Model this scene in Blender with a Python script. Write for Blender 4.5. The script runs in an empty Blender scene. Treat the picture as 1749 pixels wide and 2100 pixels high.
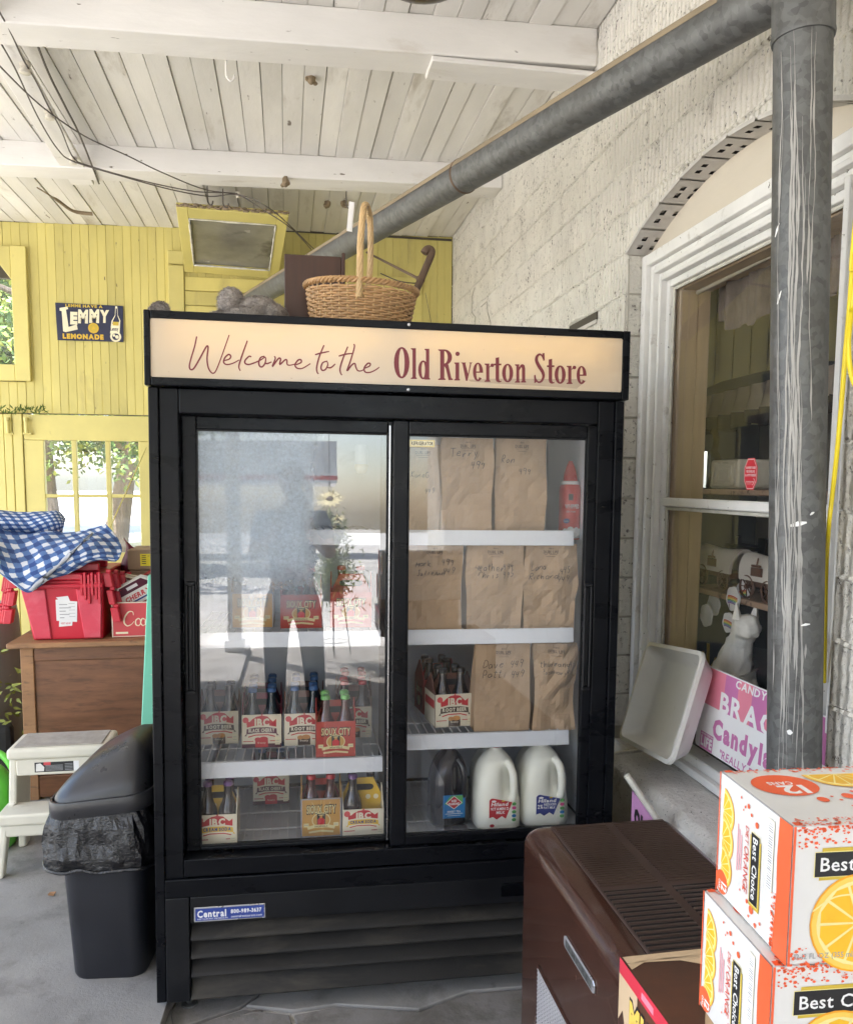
import bpy, bmesh, math, random
import numpy as np
from mathutils import Matrix, Vector, Euler, noise
random.seed(7)
C = bpy.context.scene.collection
SC = bpy.context.scene
R_ = math.radians
PI = math.pi

# ------------------------------------------------------------------ camera
FPX, CX, CY = 1660.0, 874.5, 1150.0          # focal length and principal point of the photograph (1749 x 2100 scale)
CAM = np.array([0.0, 0.0, 1.53])
def _basis(yaw, p, r):
    cy, sy = math.cos(yaw), math.sin(yaw)
    f = np.array([sy*math.cos(p), cy*math.cos(p), math.sin(p)])
    rt = np.array([cy, -sy, 0.0]); up = np.cross(rt, f)
    return math.cos(r)*rt+math.sin(r)*up, -math.sin(r)*rt+math.cos(r)*up, f
CR, CU, CF = _basis(R_(9.85), R_(-5.6), R_(0.35))
cd = bpy.data.cameras.new('camera'); cam = bpy.data.objects.new('camera', cd); C.objects.link(cam)
cd.sensor_fit = 'HORIZONTAL'; cd.sensor_width = 36.0; cd.lens = 36.0*FPX/1749.0
cd.shift_y = (CY-1050.0)/1749.0
cd.clip_start = 0.05; cd.clip_end = 900
cam.matrix_world = Matrix(((CR[0], CU[0], -CF[0], CAM[0]), (CR[1], CU[1], -CF[1], CAM[1]), (CR[2], CU[2], -CF[2], CAM[2]), (0, 0, 0, 1)))
SC.camera = cam

# ------------------------------------------------------------------ daylight
SUN_EL, SUN_DIR = R_(56), Vector((-0.62, -0.78, 0)).normalized()      # sun stands behind and to the left of the camera
w = bpy.data.worlds.new('World'); SC.world = w; w.use_nodes = True
nt = w.node_tree; nt.nodes.clear()
sky = nt.nodes.new('ShaderNodeTexSky'); sky.sky_type = 'NISHITA'; sky.sun_disc = False
sky.sun_elevation = SUN_EL; sky.sun_rotation = math.atan2(SUN_DIR.x, SUN_DIR.y); sky.air_density = 1.0; sky.dust_density = 2.2
bg = nt.nodes.new('ShaderNodeBackground'); bg.inputs[1].default_value = 0.13
ow = nt.nodes.new('ShaderNodeOutputWorld'); nt.links.new(sky.outputs[0], bg.inputs[0]); nt.links.new(bg.outputs[0], ow.inputs[0])
sl = bpy.data.lights.new('sun', 'SUN'); sl.energy = 4.2; sl.angle = R_(0.53); sl.color = (1.0, 0.97, 0.93)
so = bpy.data.objects.new('sun', sl); C.objects.link(so)
sdir = Vector((SUN_DIR.x*math.cos(SUN_EL), SUN_DIR.y*math.cos(SUN_EL), math.sin(SUN_EL)))
so.rotation_euler = sdir.to_track_quat('Z', 'Y').to_euler(); so.location = (-4, -5, 9)
vs = SC.view_settings; vs.view_transform = 'Standard'; vs.look = 'None'; vs.gamma = 1.0; vs.exposure = 2.62; vs.use_curve_mapping = False
SC.cycles.max_bounces = 10; SC.cycles.diffuse_bounces = 5; SC.cycles.glossy_bounces = 5; SC.cycles.transmission_bounces = 6; SC.cycles.transparent_max_bounces = 14
SC.cycles.caustics_reflective = False; SC.cycles.caustics_refractive = False; SC.cycles.sample_clamp_indirect = 6.0
SC.cycles.use_denoising = True

# ------------------------------------------------------------------ measuring: a pixel of the photograph -> a point on a real plane
def ray(x, y): return CF + (x-CX)/FPX*CR + (CY-y)/FPX*CU
def onX(x, y, X): d = ray(x, y); return Vector(CAM + d*(X-CAM[0])/d[0])
def onY(x, y, Y): d = ray(x, y); return Vector(CAM + d*(Y-CAM[1])/d[1])
def onZ(x, y, Z): d = ray(x, y); return Vector(CAM + d*(Z-CAM[2])/d[2])
def atz(x, y, zc): return Vector(CAM + ray(x, y)*zc)
FM = None
def frame_matrix(o, yaw, roll, lean):
    ex = Vector((math.cos(yaw)*math.cos(roll), math.sin(yaw)*math.cos(roll), math.sin(roll)))
    ez = Vector((-math.sin(roll), math.sin(lean), math.cos(lean))); ez = (ez-ex*ez.dot(ex)).normalized(); ey = ez.cross(ex)
    return Matrix(((ex.x, ey.x, ez.x, o[0]), (ex.y, ey.y, ez.y, o[1]), (ex.z, ey.z, ez.z, o[2]), (0, 0, 0, 1)))
FM = frame_matrix((-.3885, 2.3147, 0.0), -.017, -.0084, .0203)       # the cooler stands a little askew on its feet
FMI = FM.inverted()
def onF(x, y, v):                                                     # a point of the cooler at depth v behind its front, in its own axes
    o = FMI @ Vector(CAM); d = (FMI.to_3x3() @ Vector(ray(x, y))); t = (v-o.y)/d.y
    return o + d*t

# ------------------------------------------------------------------ materials
MATS = {}
def new_mat(name):
    m = bpy.data.materials.new(name); m.use_nodes = True; n = m.node_tree.nodes; n.clear()
    o = n.new('ShaderNodeOutputMaterial'); p = n.new('ShaderNodeBsdfPrincipled'); m.node_tree.links.new(p.outputs[0], o.inputs[0])
    MATS[name] = m
    return m, n, m.node_tree.links, p, o
def coords(n, l, scale=(1, 1, 1)):
    tc = n.new('ShaderNodeTexCoord'); oi = n.new('ShaderNodeObjectInfo')
    mu = n.new('ShaderNodeMath'); mu.operation = 'MULTIPLY'; mu.inputs[1].default_value = 37.0; l.new(oi.outputs['Random'], mu.inputs[0])
    mp = n.new('ShaderNodeMapping'); mp.inputs['Scale'].default_value = scale
    ad = n.new('ShaderNodeVectorMath'); ad.operation = 'ADD'; l.new(tc.outputs['Object'], ad.inputs[0]); l.new(mu.outputs[0], ad.inputs[1])
    l.new(ad.outputs[0], mp.inputs[0])
    return mp.outputs[0], oi
def noise_n(n, l, vec, scale, detail=5, rough=.6, dist=0):
    t = n.new('ShaderNodeTexNoise'); t.inputs['Scale'].default_value = scale; t.inputs['Detail'].default_value = detail
    t.inputs['Roughness'].default_value = rough; t.inputs['Distortion'].default_value = dist; l.new(vec, t.inputs['Vector'])
    return t.outputs['Fac']
def ramp(n, l, fac, lo, hi, a=0.0, b=1.0):
    r = n.new('ShaderNodeMapRange'); r.inputs['From Min'].default_value = lo; r.inputs['From Max'].default_value = hi
    r.inputs['To Min'].default_value = a; r.inputs['To Max'].default_value = b; r.clamp = True; l.new(fac, r.inputs['Value'])
    return r.outputs[0]
def mixc(n, l, fac, a, b):
    m = n.new('ShaderNodeMix'); m.data_type = 'RGBA'
    if isinstance(fac, (int, float)): m.inputs[0].default_value = fac
    else: l.new(fac, m.inputs[0])
    for i, c in ((6, a), (7, b)):
        if isinstance(c, tuple): m.inputs[i].default_value = (c[0], c[1], c[2], 1)
        else: l.new(c, m.inputs[i])
    return m.outputs[2]
def bump(n, l, h, p, strength=.3, dist=.01):
    b = n.new('ShaderNodeBump'); b.inputs['Strength'].default_value = strength; b.inputs['Distance'].default_value = dist
    l.new(h, b.inputs['Height']); l.new(b.outputs[0], p.inputs['Normal'])
def mat(name, col, rough=.6, metal=0.0, var=.12, vs=5.0, scale=(1, 1, 1), bmp=0.0, bs=40.0, bd=.004, col2=None, lo=.45, hi=.65, cs=9.0, rand=0.0,
        spec=.5, coat=0.0, rvar=.1, dots=None, ds=60.0, dlo=.66, dhi=.72, emit=0.0, sub=0.0):
    """colour with broad wear (var), optional second colour in patches (col2), optional specks (dots), per-object value shift (rand)"""
    m, n, l, p, o = new_mat(name)
    vec, oi = coords(n, l, scale)
    f = noise_n(n, l, vec, vs, 6)
    c = mixc(n, l, ramp(n, l, f, .3, .7), tuple(x*(1-var) for x in col), tuple(min(1, x*(1+var)) for x in col))
    if col2: c = mixc(n, l, ramp(n, l, noise_n(n, l, vec, cs, 8, .65, .3), lo, hi), c, col2)
    if dots: c = mixc(n, l, ramp(n, l, noise_n(n, l, vec, ds, 3, .6), dlo, dhi), c, dots)
    if rand:
        hs = n.new('ShaderNodeHueSaturation'); l.new(ramp(n, l, oi.outputs['Random'], 0, 1, 1-rand, 1+rand), hs.inputs['Value']); l.new(c, hs.inputs['Color']); c = hs.outputs[0]
    l.new(c, p.inputs['Base Color'])
    l.new(ramp(n, l, f, .3, .7, max(.02, rough-rvar), min(1, rough+rvar)), p.inputs['Roughness'])
    p.inputs['Metallic'].default_value = metal; p.inputs['Specular IOR Level'].default_value = spec
    p.inputs['Coat Weight'].default_value = coat
    if sub: p.inputs['Subsurface Weight'].default_value = sub; p.inputs['Subsurface Radius'].default_value = (.02, .02, .02)
    if bmp: bump(n, l, noise_n(n, l, vec, bs, 6, .65), p, bmp, bd)
    if emit:
        l.new(c, p.inputs['Emission Color']); p.inputs['Emission Strength'].default_value = emit
    return m
def flat(name, col, rough=.5, **k): return mat(name, col, rough, var=.05, **k)

# ------------------------------------------------------------------ mesh building
WM = {}                                                               # world matrix of every thing, inherited by its parts
class MB:
    def __init__(s): s.v = []; s.f = []; s.m = []; s.uv = {}
    def add(s, vs, fs, mi=0):
        b = len(s.v); s.v += [Vector(p) for p in vs]
        for f in fs: s.f.append([i+b for i in f]); s.m.append(mi)
        return b
    def obox(s, o, a, b, c, mi=0):
        o, a, b, c = Vector(o), Vector(a), Vector(b), Vector(c)
        s.add([o, o+a, o+a+b, o+b, o+c, o+a+c, o+a+b+c, o+b+c],
              [(0, 3, 2, 1), (4, 5, 6, 7), (0, 1, 5, 4), (1, 2, 6, 5), (2, 3, 7, 6), (3, 0, 4, 7)], mi)
    def box(s, x0, y0, z0, x1, y1, z1, mi=0): s.obox((x0, y0, z0), (x1-x0, 0, 0), (0, y1-y0, 0), (0, 0, z1-z0), mi)
    def prism(s, pts, ext, mi=0, capmi=None):
        n = len(pts); pts = [Vector(p) for p in pts]; e = Vector(ext)
        b = s.add(pts+[p+e for p in pts], [], mi)
        s.f.append([b+i for i in range(n)]); s.m.append(mi if capmi is None else capmi)
        s.f.append([b+n+i for i in reversed(range(n))]); s.m.append(mi)
        for i in range(n): j = (i+1) % n; s.f.append([b+i, b+n+i, b+n+j, b+j]); s.m.append(mi)
    def tube(s, pts, r, n=8, mi=0, closed=False, flatten=1.0):
        P = [Vector(p) for p in pts]; k = len(P); rs = r if isinstance(r, (list, tuple)) else [r]*k
        up = None; rings = []
        for i in range(k):
            t = (P[(i+1) % k]-P[i-1] if closed else P[min(i+1, k-1)]-P[max(i-1, 0)])
            if t.length < 1e-9: t = Vector((0, 0, 1))
            t.normalize()
            if up is None:
                up = t.orthogonal().normalized()
            up = (up-t*up.dot(t)); up = up.normalized() if up.length > 1e-6 else t.orthogonal().normalized()
            sd = t.cross(up)
            rings.append([P[i]+(up*math.cos(2*PI*j/n)*flatten+sd*math.sin(2*PI*j/n))*rs[i] for j in range(n)])
        b = s.add([q for rg in rings for q in rg], [], mi)
        for i in range(k if closed else k-1):
            a, c = i*n, ((i+1) % k)*n
            for j in range(n): jj = (j+1) % n; s.f.append([b+a+j, b+a+jj, b+c+jj, b+c+j]); s.m.append(mi)
        if not closed:
            s.f.append([b+j for j in reversed(range(n))]); s.m.append(mi)
            s.f.append([b+(k-1)*n+j for j in range(n)]); s.m.append(mi)
    def loft(s, rings, mi=0, cap0=True, cap1=True):
        n = len(rings[0]); b = s.add([q for rg in rings for q in rg], [], mi)
        for i in range(len(rings)-1):
            for j in range(n): jj = (j+1) % n; s.f.append([b+i*n+j, b+i*n+jj, b+(i+1)*n+jj, b+(i+1)*n+j]); s.m.append(mi)
        if cap0: s.f.append([b+j for j in reversed(range(n))]); s.m.append(mi)
        if cap1: s.f.append([b+(len(rings)-1)*n+j for j in range(n)]); s.m.append(mi)
    def lathe(s, prof, c=(0, 0, 0), n=20, mi=0, ax=None):
        c = Vector(c); M = Matrix.Identity(3) if ax is None else Vector(ax).to_track_quat('Z', 'Y').to_matrix()
        s.loft([[c+M @ Vector((r*math.cos(2*PI*j/n), r*math.sin(2*PI*j/n), z)) for j in range(n)] for r, z in prof], mi)
    def grid(s, fn, nu, nv, mi=0, uvs=True):
        b = s.add([fn(i/nu, j/nv) for i in range(nu+1) for j in range(nv+1)], [], mi)
        for i in range(nu):
            for j in range(nv):
                q = b+i*(nv+1)+j; s.uv[len(s.f)] = [(i/nu, j/nv), ((i+1)/nu, j/nv), ((i+1)/nu, (j+1)/nv), (i/nu, (j+1)/nv)]
                s.f.append([q, q+nv+1, q+nv+2, q+1]); s.m.append(mi)
    def ball(s, c, r, n=10, mi=0, sc=(1, 1, 1)):
        c = Vector(c)
        s.loft([[c+Vector((math.sin(PI*i/n)*math.cos(2*PI*j/(2*n))*r*sc[0], math.sin(PI*i/n)*math.sin(2*PI*j/(2*n))*r*sc[1], -math.cos(PI*i/n)*r*sc[2])) for j in range(2*n)] for i in range(1, n)], mi)
    def build(s, name, mats, parent=None, smooth=False, bevel=0.0, seg=1, local=False, kind=None, sub=0, solid=0.0):
        me = bpy.data.meshes.new(name)
        W = WM.get(parent.name) if parent is not None else None
        vs = s.v
        if W is not None and not local:
            I = W.inverted(); vs = [I @ p for p in vs]
        org = None
        if parent is None and vs:
            a = np.array([tuple(p) for p in vs]); org = Vector(((a[:, 0].min()+a[:, 0].max())/2, (a[:, 1].min()+a[:, 1].max())/2, a[:, 2].min()))
            vs = [p-org for p in vs]
        me.from_pydata([tuple(p) for p in vs], [], s.f)
        if not isinstance(mats, (list, tuple)): mats = [mats]
        for m in mats: me.materials.append(m if not isinstance(m, str) else MATS[m])
        me.polygons.foreach_set('material_index', s.m)
        if smooth: me.polygons.foreach_set('use_smooth', [True]*len(s.f))
        if s.uv:
            ul = me.uv_layers.new(name='UVMap')
            for fi, uvs in s.uv.items():
                for li, q in zip(me.polygons[fi].loop_indices, uvs): ul.data[li].uv = q
        bm = bmesh.new(); bm.from_mesh(me); bmesh.ops.recalc_face_normals(bm, faces=bm.faces)
        if not s.uv and smooth: bmesh.ops.remove_doubles(bm, verts=bm.verts, dist=1e-6)
        bm.to_mesh(me); bm.free()
        if smooth and smooth != 'all':
            try: me.set_sharp_from_angle(angle=R_(38))
            except Exception: pass
        o = bpy.data.objects.new(name, me); C.objects.link(o)
        if parent is not None:
            o.parent = parent; WM[o.name] = W if W is not None else Matrix.Identity(4)
        else:
            o.location = org; WM[o.name] = Matrix.Translation(org)
        if solid: md = o.modifiers.new('thick', 'SOLIDIFY'); md.thickness = solid
        if sub: md = o.modifiers.new('sub', 'SUBSURF'); md.levels = sub; md.render_levels = sub
        if bevel: md = o.modifiers.new('bevel', 'BEVEL'); md.width = bevel; md.segments = seg; md.limit_method = 'ANGLE'; md.angle_limit = R_(40)
        if kind: o['kind'] = kind
        return o
def tag(o, label, cat, group=None):
    o['label'] = label; o['category'] = cat
    if group: o['group'] = group
    return o
def thing(name, label, cat, loc=(0, 0, 0), rz=0.0, group=None, M=None):
    o = bpy.data.objects.new(name, None); C.objects.link(o); o.empty_display_size = .05
    W = M if M is not None else Matrix.Translation(Vector(loc)) @ Matrix.Rotation(rz, 4, 'Z')
    o.matrix_world = W; WM[o.name] = W.copy()
    return tag(o, label, cat, group)
def copy_tree(src, M, label=None, group=None, cat=None):
    def cp(o, par):
        c = o.copy(); C.objects.link(c)
        if par is not None: c.parent = par
        for ch in o.children: cp(ch, c)
        return c
    r = cp(src, None); r.matrix_world = M; WM[r.name] = M.copy()
    if label: r['label'] = label
    if group: r['group'] = group
    return r
def structure(name, mb, m, **k): return mb.build(name, m, None, kind='structure', **k)
def cr(pts, n=6, closed=False):                                        # Catmull-Rom curve through points
    P = [Vector(p) for p in pts]; out = []; k = len(P)
    for i in range(k if closed else k-1):
        p0, p1, p2, p3 = (P[(i-1) % k] if closed or i > 0 else P[0]), P[i], P[(i+1) % k], (P[(i+2) % k] if closed or i+2 < k else P[-1])
        for j in range(n):
            t = j/n; out.append(.5*((2*p1)+(-p0+p2)*t+(2*p0-5*p1+4*p2-p3)*t*t+(-p0+3*p1-3*p2+p3)*t**3))
    if not closed: out.append(P[-1])
    return out
def rrect(w, d, r, n=4, cx=0, cy=0):                                   # rounded rectangle outline
    out = []
    for k, (sx, sy) in enumerate(((1, 1), (-1, 1), (-1, -1), (1, -1))):
        for j in range(n+1):
            a = PI/2*(k+j/n); out.append((cx+sx*(w/2-r)+r*math.cos(a), cy+sy*(d/2-r)+r*math.sin(a)))
    return out

def resample(pts, n):                                                   # even spacing along a closed outline
    P = [Vector((p[0], p[1], 0)) for p in pts]; P.append(P[0]); L = [0]
    for a, b in zip(P, P[1:]): L.append(L[-1]+(b-a).length)
    out = []; j = 0
    for i in range(n):
        d = L[-1]*i/n
        while L[j+1] < d: j += 1
        t = (d-L[j])/max(1e-9, L[j+1]-L[j]); q = P[j].lerp(P[j+1], t); out.append((q.x, q.y))
    return out

# ------------------------------------------------------------------ lettering
_G = {}
def glyph(ch, bold):
    if (ch, bold) in _G: return _G[(ch, bold)]
    c = bpy.data.curves.new('t', 'FONT'); c.body = ch; c.size = 1.0; c.offset = bold; c.resolution_u = 2
    o = bpy.data.objects.new('t', c); me = o.to_mesh()
    v = [(p.co.x, p.co.y) for p in me.vertices]; f = [tuple(p.vertices) for p in me.polygons]
    o.to_mesh_clear(); bpy.data.objects.remove(o); bpy.data.curves.remove(c)
    if v:
        x0 = min(p[0] for p in v); x1 = max(p[0] for p in v); v = [(p[0]-x0, p[1]) for p in v]; wd = x1-x0
    else: wd = .2
    _G[(ch, bold)] = (v, f, wd); return _G[(ch, bold)]
class Print:
    """flat print lying on a surface: origin o, unit axes ux (right) and uy (up), un out of the surface"""
    def __init__(s, o, ux, uy, un): s.o = Vector(o); s.ux = Vector(ux); s.uy = Vector(uy); s.un = Vector(un); s.mb = MB(); s.k = 0; s.mats = []
    def mi(s, m):
        if m not in s.mats: s.mats.append(m)
        return s.mats.index(m)
    def P(s, x, y, lift=0): return s.o+s.ux*x+s.uy*y+s.un*(.0004+.000014*s.k)
    def poly(s, pts, m): s.mb.add([s.P(*p[:2]) for p in pts], [list(range(len(pts)))], s.mi(m)); s.k += 1; return s
    def rect(s, x0, y0, x1, y1, m): return s.poly([(x0, y0), (x1, y0), (x1, y1), (x0, y1)], m)
    def disc(s, x, y, rx, m, ry=None, n=20, a0=0, a1=2*PI, rot=0):
        ry = ry or rx; full = abs(a1-a0-2*PI) < 1e-6
        pts = [(rx*math.cos(a0+(a1-a0)*i/n), ry*math.sin(a0+(a1-a0)*i/n)) for i in range(n+(0 if full else 1))]
        c, sn = math.cos(rot), math.sin(rot)
        return s.poly([(x+p*c-q*sn, y+p*sn+q*c) for p, q in pts], m)
    def ring(s, x, y, r0, r1, m, sy=1.0, n=24, sx0=None, sy0=None):
        a = [(x+r1*math.cos(2*PI*i/n), y+r1*sy*math.sin(2*PI*i/n)) for i in range(n)]
        b = [(x+(sx0 or r0)*math.cos(2*PI*i/n), y+(sy0 or r0*sy)*math.sin(2*PI*i/n)) for i in range(n)]
        s.mb.add([s.P(*p) for p in a+b], [(i, (i+1) % n, n+(i+1) % n, n+i) for i in range(n)], s.mi(m)); s.k += 1; return s
    def stroke(s, pts, wd, m, smooth=0):
        if smooth: pts = [(p.x, p.y) for p in cr([(q[0], q[1], 0) for q in pts], smooth)]
        k = len(pts); ws = wd if isinstance(wd, (list, tuple)) else None
        L, Rr = [], []
        for i in range(k):
            a, b = pts[max(i-1, 0)], pts[min(i+1, k-1)]; dx, dy = b[0]-a[0], b[1]-a[1]; q = math.hypot(dx, dy) or 1
            if ws: t = i/(k-1)*(len(ws)-1); j = min(int(t), len(ws)-2); h = (ws[j]+(ws[j+1]-ws[j])*(t-j))/2
            else: h = wd/2
            L.append((pts[i][0]-dy/q*h, pts[i][1]+dx/q*h)); Rr.append((pts[i][0]+dy/q*h, pts[i][1]-dx/q*h))
        s.mb.add([s.P(*p) for p in L+Rr], [(i, i+1, k+i+1, k+i) for i in range(k-1)], s.mi(m)); s.k += 1; return s
    def text(s, t, x, y, h, m, wd=None, bold=.02, slant=0.0, center=False, gap=.09, rot=0.0, sq=1.0):
        """h is the capital height; wd the full width if given"""
        sc = h/.73; lay = []; cx = 0
        for ch in t:
            if ch == ' ': cx += .32; continue
            v, f, gw = glyph(ch, bold); lay.append((cx, v, f)); cx += gw+gap
        tot = max(.01, cx-gap); k = (wd/(tot*sc)) if wd else sq
        x0 = -tot*sc*k/2 if center else 0; c, sn = math.cos(rot), math.sin(rot)
        for ox, v, f in lay:
            pts = []
            for p in v:
                px = x0+(ox+p[0])*sc*k+p[1]*sc*slant; py = p[1]*sc
                pts.append(s.P(x+px*c-py*sn, y+px*sn+py*c))
            s.mb.add(pts, f, s.mi(m))
        s.k += 1; return s
    def build(s, name, parent, **kw): return s.mb.build(name, s.mats, parent, **kw)
# ------------------------------------------------------------------ the palette
def M_(name, *a, **k): m = mat(name, *a, **k); return m
M_('yellow_paint', (.60, .52, .17), .55, var=.13, vs=3, scale=(1, 1, .35), bmp=.3, bs=30, bd=.003, col2=(.38, .31, .12), lo=.57, hi=.80, cs=5, rand=.08, dots=(.13, .10, .05), ds=34, dlo=.71, dhi=.77)
M_('yellow_trim', (.61, .53, .18), .5, var=.08, vs=3, bmp=.2, bs=30, bd=.003, col2=(.30, .25, .11), lo=.66, hi=.82, cs=6, rand=.05)
M_('gap_dark', (.075, .065, .05), .9)  # even dark tone behind the board gaps and on dark strips
M_('ceiling_paint', (.70, .68, .64), .6, var=.10, vs=4, scale=(1, .25, 1), bmp=.5, bs=30, bd=.004, col2=(.40, .36, .30), lo=.57, hi=.78, cs=6, rand=.09, dots=(.17, .14, .11), ds=26, dlo=.70, dhi=.76)
M_('beam_paint', (.75, .73, .70), .55, var=.09, vs=4, scale=(.3, 1, 1), bmp=.45, bs=26, bd=.004, col2=(.52, .46, .38), lo=.58, hi=.80, cs=5, dots=(.14, .11, .08), ds=40, dlo=.71, dhi=.75)
M_('white_trim', (.80, .79, .77), .5, var=.08, vs=5, bmp=.3, bs=45, bd=.002, col2=(.40, .36, .31), lo=.60, hi=.76, cs=14, dots=(.10, .085, .07), ds=50, dlo=.69, dhi=.73)
M_('tympanum_paint', (.63, .57, .48), .6, var=.08, vs=4, scale=(1, .4, 1), bmp=.3, bs=40, bd=.003)
M_('tan_wood', (.42, .31, .19), .5, var=.12, vs=3, scale=(6, 6, .5), bmp=.15, bs=30)
M_('mortar', (.46, .43, .37), .9, var=.15, bmp=.8, bs=60, col2=(.2, .18, .15), lo=.55, hi=.7, cs=12)
M_('tile_grey', (.58, .555, .52), .85, var=.12, vs=10, bmp=.7, bs=60, bd=.004)
M_('tile_hollow', (.018, .016, .014), .95)
M_('ledge_stucco', (.74, .72, .68), .9, var=.12, vs=8, bmp=1.0, bs=55, bd=.012, col2=(.30, .26, .21), lo=.58, hi=.74, cs=7, dots=(.06, .055, .05), ds=110, dlo=.66, dhi=.70)
M_('concrete', (.285, .275, .262), .85, var=.22, vs=2.6, bmp=.5, bs=120, bd=.004, col2=(.14, .132, .125), lo=.50, hi=.72, cs=4.5, dots=(.10, .092, .085), ds=11, dlo=.66, dhi=.78)
M_('old_concrete', (.23, .215, .20), .9, var=.2, vs=4, bmp=.6, bs=60, bd=.006, col2=(.16, .145, .125), lo=.48, hi=.62, cs=6)
M_('dirt', (.075, .062, .048), .95, var=.3, bmp=.8, bs=50)
M_('gravel', (.50, .48, .45), .95, var=.2, vs=.6, bmp=.6, bs=14, bd=.02, col2=(.42, .41, .36), lo=.5, hi=.65, cs=.35)
M_('dry_grass', (.34, .30, .13), .95, var=.25, vs=1.5, bmp=.5, bs=12)
M_('bark', (.16, .125, .095), .9, var=.3, vs=6, scale=(3, 3, .6), bmp=.8, bs=10, bd=.05)
for i_, c_ in enumerate(((.085, .13, .028), (.13, .17, .035), (.055, .095, .024), (.2, .23, .05))):
    m_ = M_('leaf_%d' % i_, tuple(1.5*q for q in c_), .6, var=.25, vs=1.5, rand=.1); p_ = m_.node_tree.nodes['Principled BSDF']; 
    p_.inputs['Transmission Weight'].default_value = 0.0
M_('black_paint', (.0045, .005, .0068), .30, var=.25, vs=3, scale=(1, 1, 3), bmp=.06, bs=22, rvar=.12, dots=(.05, .05, .055), ds=48, dlo=.755, dhi=.80, spec=.17)
M_('black_dull', (.0055, .006, .008), .45, var=.3, vs=4, bmp=.1, bs=60, col2=(.012, .012, .013), lo=.55, hi=.75, cs=4, spec=.3)
M_('black_dust', (.017, .016, .0155), .6, var=.3, vs=4, scale=(.6, 2, 2), col2=(.050, .044, .036), lo=.5, hi=.7, cs=5, spec=.3)
M_('rubber', (.012, .012, .013), .6)
M_('steel', (.5, .5, .52), .25, 1.0, var=.1)
M_('badge_silver', (.6, .6, .62), .3, .7, var=.1)
M_('badge_blue', (.03, .06, .28), .4)
M_('liner', (.62, .65, .70), .35, var=.08, vs=3, bmp=.1, bs=30, col2=(.33, .34, .36), lo=.6, hi=.8, cs=6)
M_('rack_white', (.62, .64, .67), .4, var=.06)
M_('price_rail', (.66, .68, .73), .35, var=.05, vs=3, dots=(.3, .28, .25), ds=40, dlo=.76, dhi=.8)
def spangle(name):
    """old hot-dip galvanising: angular crystal spangle, dull patina, streaks of grime running down"""
    m, n, l, p, o = new_mat(name); vec, oi = coords(n, l)
    cols = []
    for s_, st_ in ((70, (1, 1, 1)), (38, (1, 1, .8))):
        mp = n.new('ShaderNodeMapping'); mp.inputs['Scale'].default_value = st_; l.new(vec, mp.inputs[0])
        v = n.new('ShaderNodeTexVoronoi'); v.inputs['Scale'].default_value = s_; v.inputs['Randomness'].default_value = 1.0; l.new(mp.outputs[0], v.inputs['Vector'])
        sc = n.new('ShaderNodeSeparateColor'); l.new(v.outputs['Color'], sc.inputs[0]); cols.append(sc.outputs[0])
    c = mixc(n, l, ramp(n, l, cols[0], .1, .9), (.085, .086, .086), (.140, .142, .140)); c = mixc(n, l, ramp(n, l, cols[1], .55, .95, 0, .28), c, (.21, .215, .215))
    f = noise_n(n, l, vec, 4.0, 6); c = mixc(n, l, ramp(n, l, f, .5, .75, 0, .45), c, (.075, .07, .062))
    g = noise_n(n, l, vec, 9.0, 7, .7); c = mixc(n, l, ramp(n, l, g, .64, .74, 0, .55), c, (.13, .085, .05))
    l.new(c, p.inputs['Base Color']); p.inputs['Metallic'].default_value = .35; l.new(ramp(n, l, cols[0], 0, 1, .42, .62), p.inputs['Roughness'])
    bump(n, l, noise_n(n, l, vec, 30, 4), p, .06, .003)
spangle('galvanised')
M_('pipe_stain', (.36, .35, .33), .8, var=.2, vs=12)
M_('white_daub', (.8, .8, .78), .6)
M_('pipe_dust', (.30, .24, .16), .85, var=.2)
M_('rust', (.11, .07, .045), .8, var=.3, vs=20, bmp=.3, bs=60)
M_('wire', (.10, .085, .075), .7, var=.2)
M_('porcelain', (.62, .58, .50), .3, var=.15, vs=20)
M_('mud', (.25, .19, .12), .95, var=.25, vs=30, bmp=.8, bs=60, bd=.006)
M_('wicker', (.45, .265, .12), .5, var=.25, vs=14, rand=.12, bmp=.15, bs=80)
M_('wicker_pale', (.58, .40, .20), .5, var=.15, vs=12)
M_('brown_veneer', (.058, .024, .014), .45, var=.2, vs=4, scale=(14, 14, 1), bmp=.08, bs=30)
M_('plush', (.42, .375, .345), .95, var=.3, vs=30, bmp=1.0, bs=90, bd=.02)
M_('sash_glass', (.20, .195, .17), .22, var=.35, vs=2.4, col2=(.055, .052, .04), lo=.52, hi=.66, cs=2.2, spec=.6)
M_('putty', (.62, .60, .53), .9, var=.2, vs=20, bmp=.5, bs=60)
M_('sign_navy', (.012, .017, .055), .4, var=.15)
M_('sign_cream', (.78, .72, .52), .5, var=.1)
M_('sign_gold', (.66, .42, .03), .5, var=.1)
M_('maroon', (.17, .022, .032), .5, var=.05)
M_('oak', (.17, .072, .032), .45, var=.28, vs=3.5, scale=(1.2, 1, 7), bmp=.18, bs=24, col2=(.10, .042, .02), lo=.5, hi=.68, cs=5)
M_('oak_edge', (.30, .155, .07), .6, var=.25, vs=6, scale=(1, 1, 4), bmp=.3, bs=30, col2=(.10, .06, .035), lo=.55, hi=.7, cs=9)
M_('crate_red', (.56, .017, .04), .38, var=.08, vs=3, rvar=.08)
M_('crate_pale', (.66, .06, .10), .5, var=.1, vs=6, col2=(.70, .13, .17), lo=.45, hi=.7, cs=8)  # paler red with patches, for the raised ribs
M_('paper_white', (.76, .76, .76), .6, var=.05)
M_('print_grey', (.32, .32, .33), .6)
M_('print_black', (.02, .02, .02), .6)
M_('cardboard', (.33, .235, .15), .8, var=.1, vs=5, bmp=.1, bs=60)
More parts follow.
